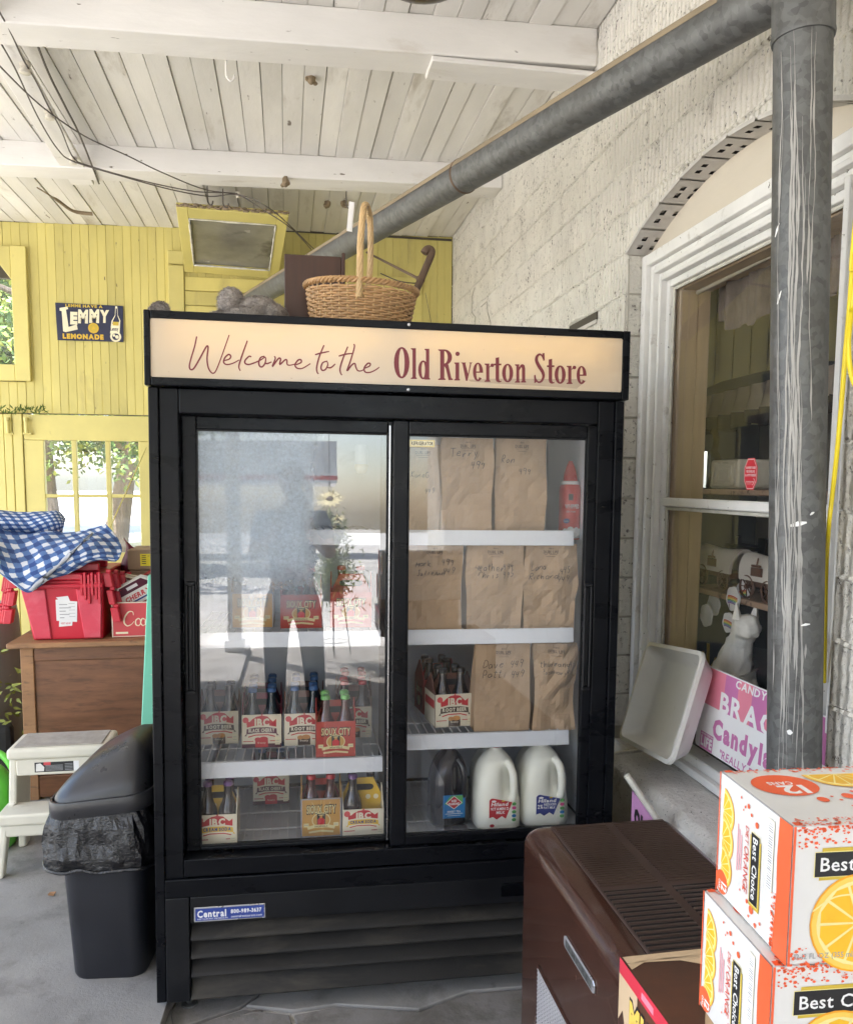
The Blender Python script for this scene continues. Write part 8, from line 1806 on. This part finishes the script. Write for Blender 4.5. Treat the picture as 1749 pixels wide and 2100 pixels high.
E_ = [(0, 1), (1, 2), (2, 3), (3, 4), (4, 5), (3, 6), (6, 7), (7, 8), (8, 9), (3, 10), (10, 11), (11, 12), (12, 13), (0, 14), (14, 15), (15, 16), (0, 17), (17, 18), (18, 19), (16, 20), (19, 21)]
skin_body('body', B_, E_, 'skin')
g_ = lambda i, k=1.14: (B_[i][0], B_[i][1], B_[i][2])+tuple(r_*k for r_ in B_[i][3:])
skin_body('trousers', [g_(0, 1.12), (0, 0, 1.02, .135, .095), g_(14, 1.2), g_(15, 1.3), (-.12, -.02, .10, .062), g_(17, 1.2), g_(18, 1.3), (.15, .0, .10, .062)], [(0, 1), (0, 2), (2, 3), (3, 4), (0, 5), (5, 6), (6, 7)], 'trousers')
skin_body('shirt', [g_(2), g_(1, 1.2), (0, 0, .96, .16, .115), g_(3, 1.12), (0, .005, 1.45, .08), g_(6, 1.25), (-.225, .02, 1.25, .062), g_(10, 1.25), (.225, .02, 1.25, .062)], [(0, 1), (1, 2), (0, 3), (3, 4), (3, 5), (5, 6), (3, 7), (7, 8)], 'shirt_blue')
for x_, y_ in ((-.122, .0), (.153, .02)):
    q = MB(); q.loft([[Vector((-.06+.06-.06+x_+px*.085, -.50+y_+.05+py*.27*s, z)) for px, py in rrect(1*s, 1, .35, 4)] for z, s in ((.002, 1), (.03, 1.02), (.06, .92), (.09, .6))]); q.build('shoe', 'shoe_grey', pe, smooth=True)
hc = Vector((-.06, -.455, 1.645)); q = MB(); nn = 16
def hd(i, j):
    th, ph = PI*i/nn, 2*PI*j/(2*nn); x, y, z = math.sin(th)*math.cos(ph)*.076, math.sin(th)*math.sin(ph)*.095, -math.cos(th)*.118
    if z < -.03: x *= 1-.25*(-z-.03)/.09; y *= 1-.15*(-z-.03)/.09
    if y > .06: y += .022*math.exp(-((x/.014)**2)-((z+.015)/.030)**2)-.010*math.exp(-(((abs(x)-.032)/.014)**2)-((z-.012)/.012)**2)+.004*math.exp(-((x/.025)**2)-((z+.062)/.010)**2)
    return hc+Vector((x, y, z))
q.loft([[hd(i, j) for j in range(2*nn)] for i in range(1, nn)])
for s in (-1, 1): q.ball(hc+Vector((s*.078, -.005, -.005)), .022, 6, sc=(.4, .7, 1.3))
he_ = q.build('head', 'skin', pe, smooth='all')
q = MB()
for s in (-1, 1): q.ball(hc+Vector((s*.031, .081, .012)), .010, 6)
q.build('eye', 'paper_white', he_, smooth=True)
q = MB(); q.loft([[hc+Vector((math.sin(PI*i/nn)*math.cos(2*PI*j/32)*.083, math.sin(PI*i/nn)*math.sin(2*PI*j/32)*.100-.012, -math.cos(PI*i/nn)*.124+.006)) for j in range(32)] for i in range(8, nn)], cap0=False); q.build('hair', 'hair_brown', he_, smooth='all')
q = MB(); q.prism([(x-.012, -.030, z+1.50) for x, z in rrect(.074, .150, .010, 4)], (0, -.008, 0)); tag(q.build('phone', 'phone_black', bevel=.001), 'black phone held up by the person mirrored in the cooler', 'phone')
for s, wx in ((-1, -.115), (1, .035)):                                 # hands round the phone: palm, four fingers behind it, a thumb in front
    q = MB(); w0 = Vector((-.06+(-.055 if s < 0 else .095), -.12, 1.46)); kn = Vector((-.012+s*.046, -.055, 1.49)); q.loft([[w0.lerp(kn, t)+Vector((.018*math.cos(a)*(1+.2*t), .010*math.sin(a), .034*(.6+.4*t)*math.sin(a+.6))) for a in [2*PI*k/10 for k in range(10)]] for t in (0, .3, .6, .85, 1)])
    for f, ln in enumerate((.9, 1.0, .95, .75)):
        b0 = kn+Vector((0, .004, .030-.020*f)); q.tube(cr([b0-Vector((s*-.0, .02, 0)), b0+Vector((s*.006, .016*ln, .002)), b0+Vector((-s*.008*ln, .0185*ln, .003)), b0+Vector((-s*.024*ln, .017, .003))], 4), [.0088]*5+[.0082]*4+[.0072]*4, 8)
    b0 = kn+Vector((s*.004, -.012, -.012)); q.tube(cr([w0.lerp(kn, .5), b0+Vector((0, .004, .01)), b0+Vector((-s*.014, .010-.002, .028)), b0+Vector((-s*.026, .008, .044))], 4), [.011]*5+[.010]*4+[.008]*4, 8)
    q.build('hand', 'skin', pe, smooth='all')
bpy.context.view_layer.update()
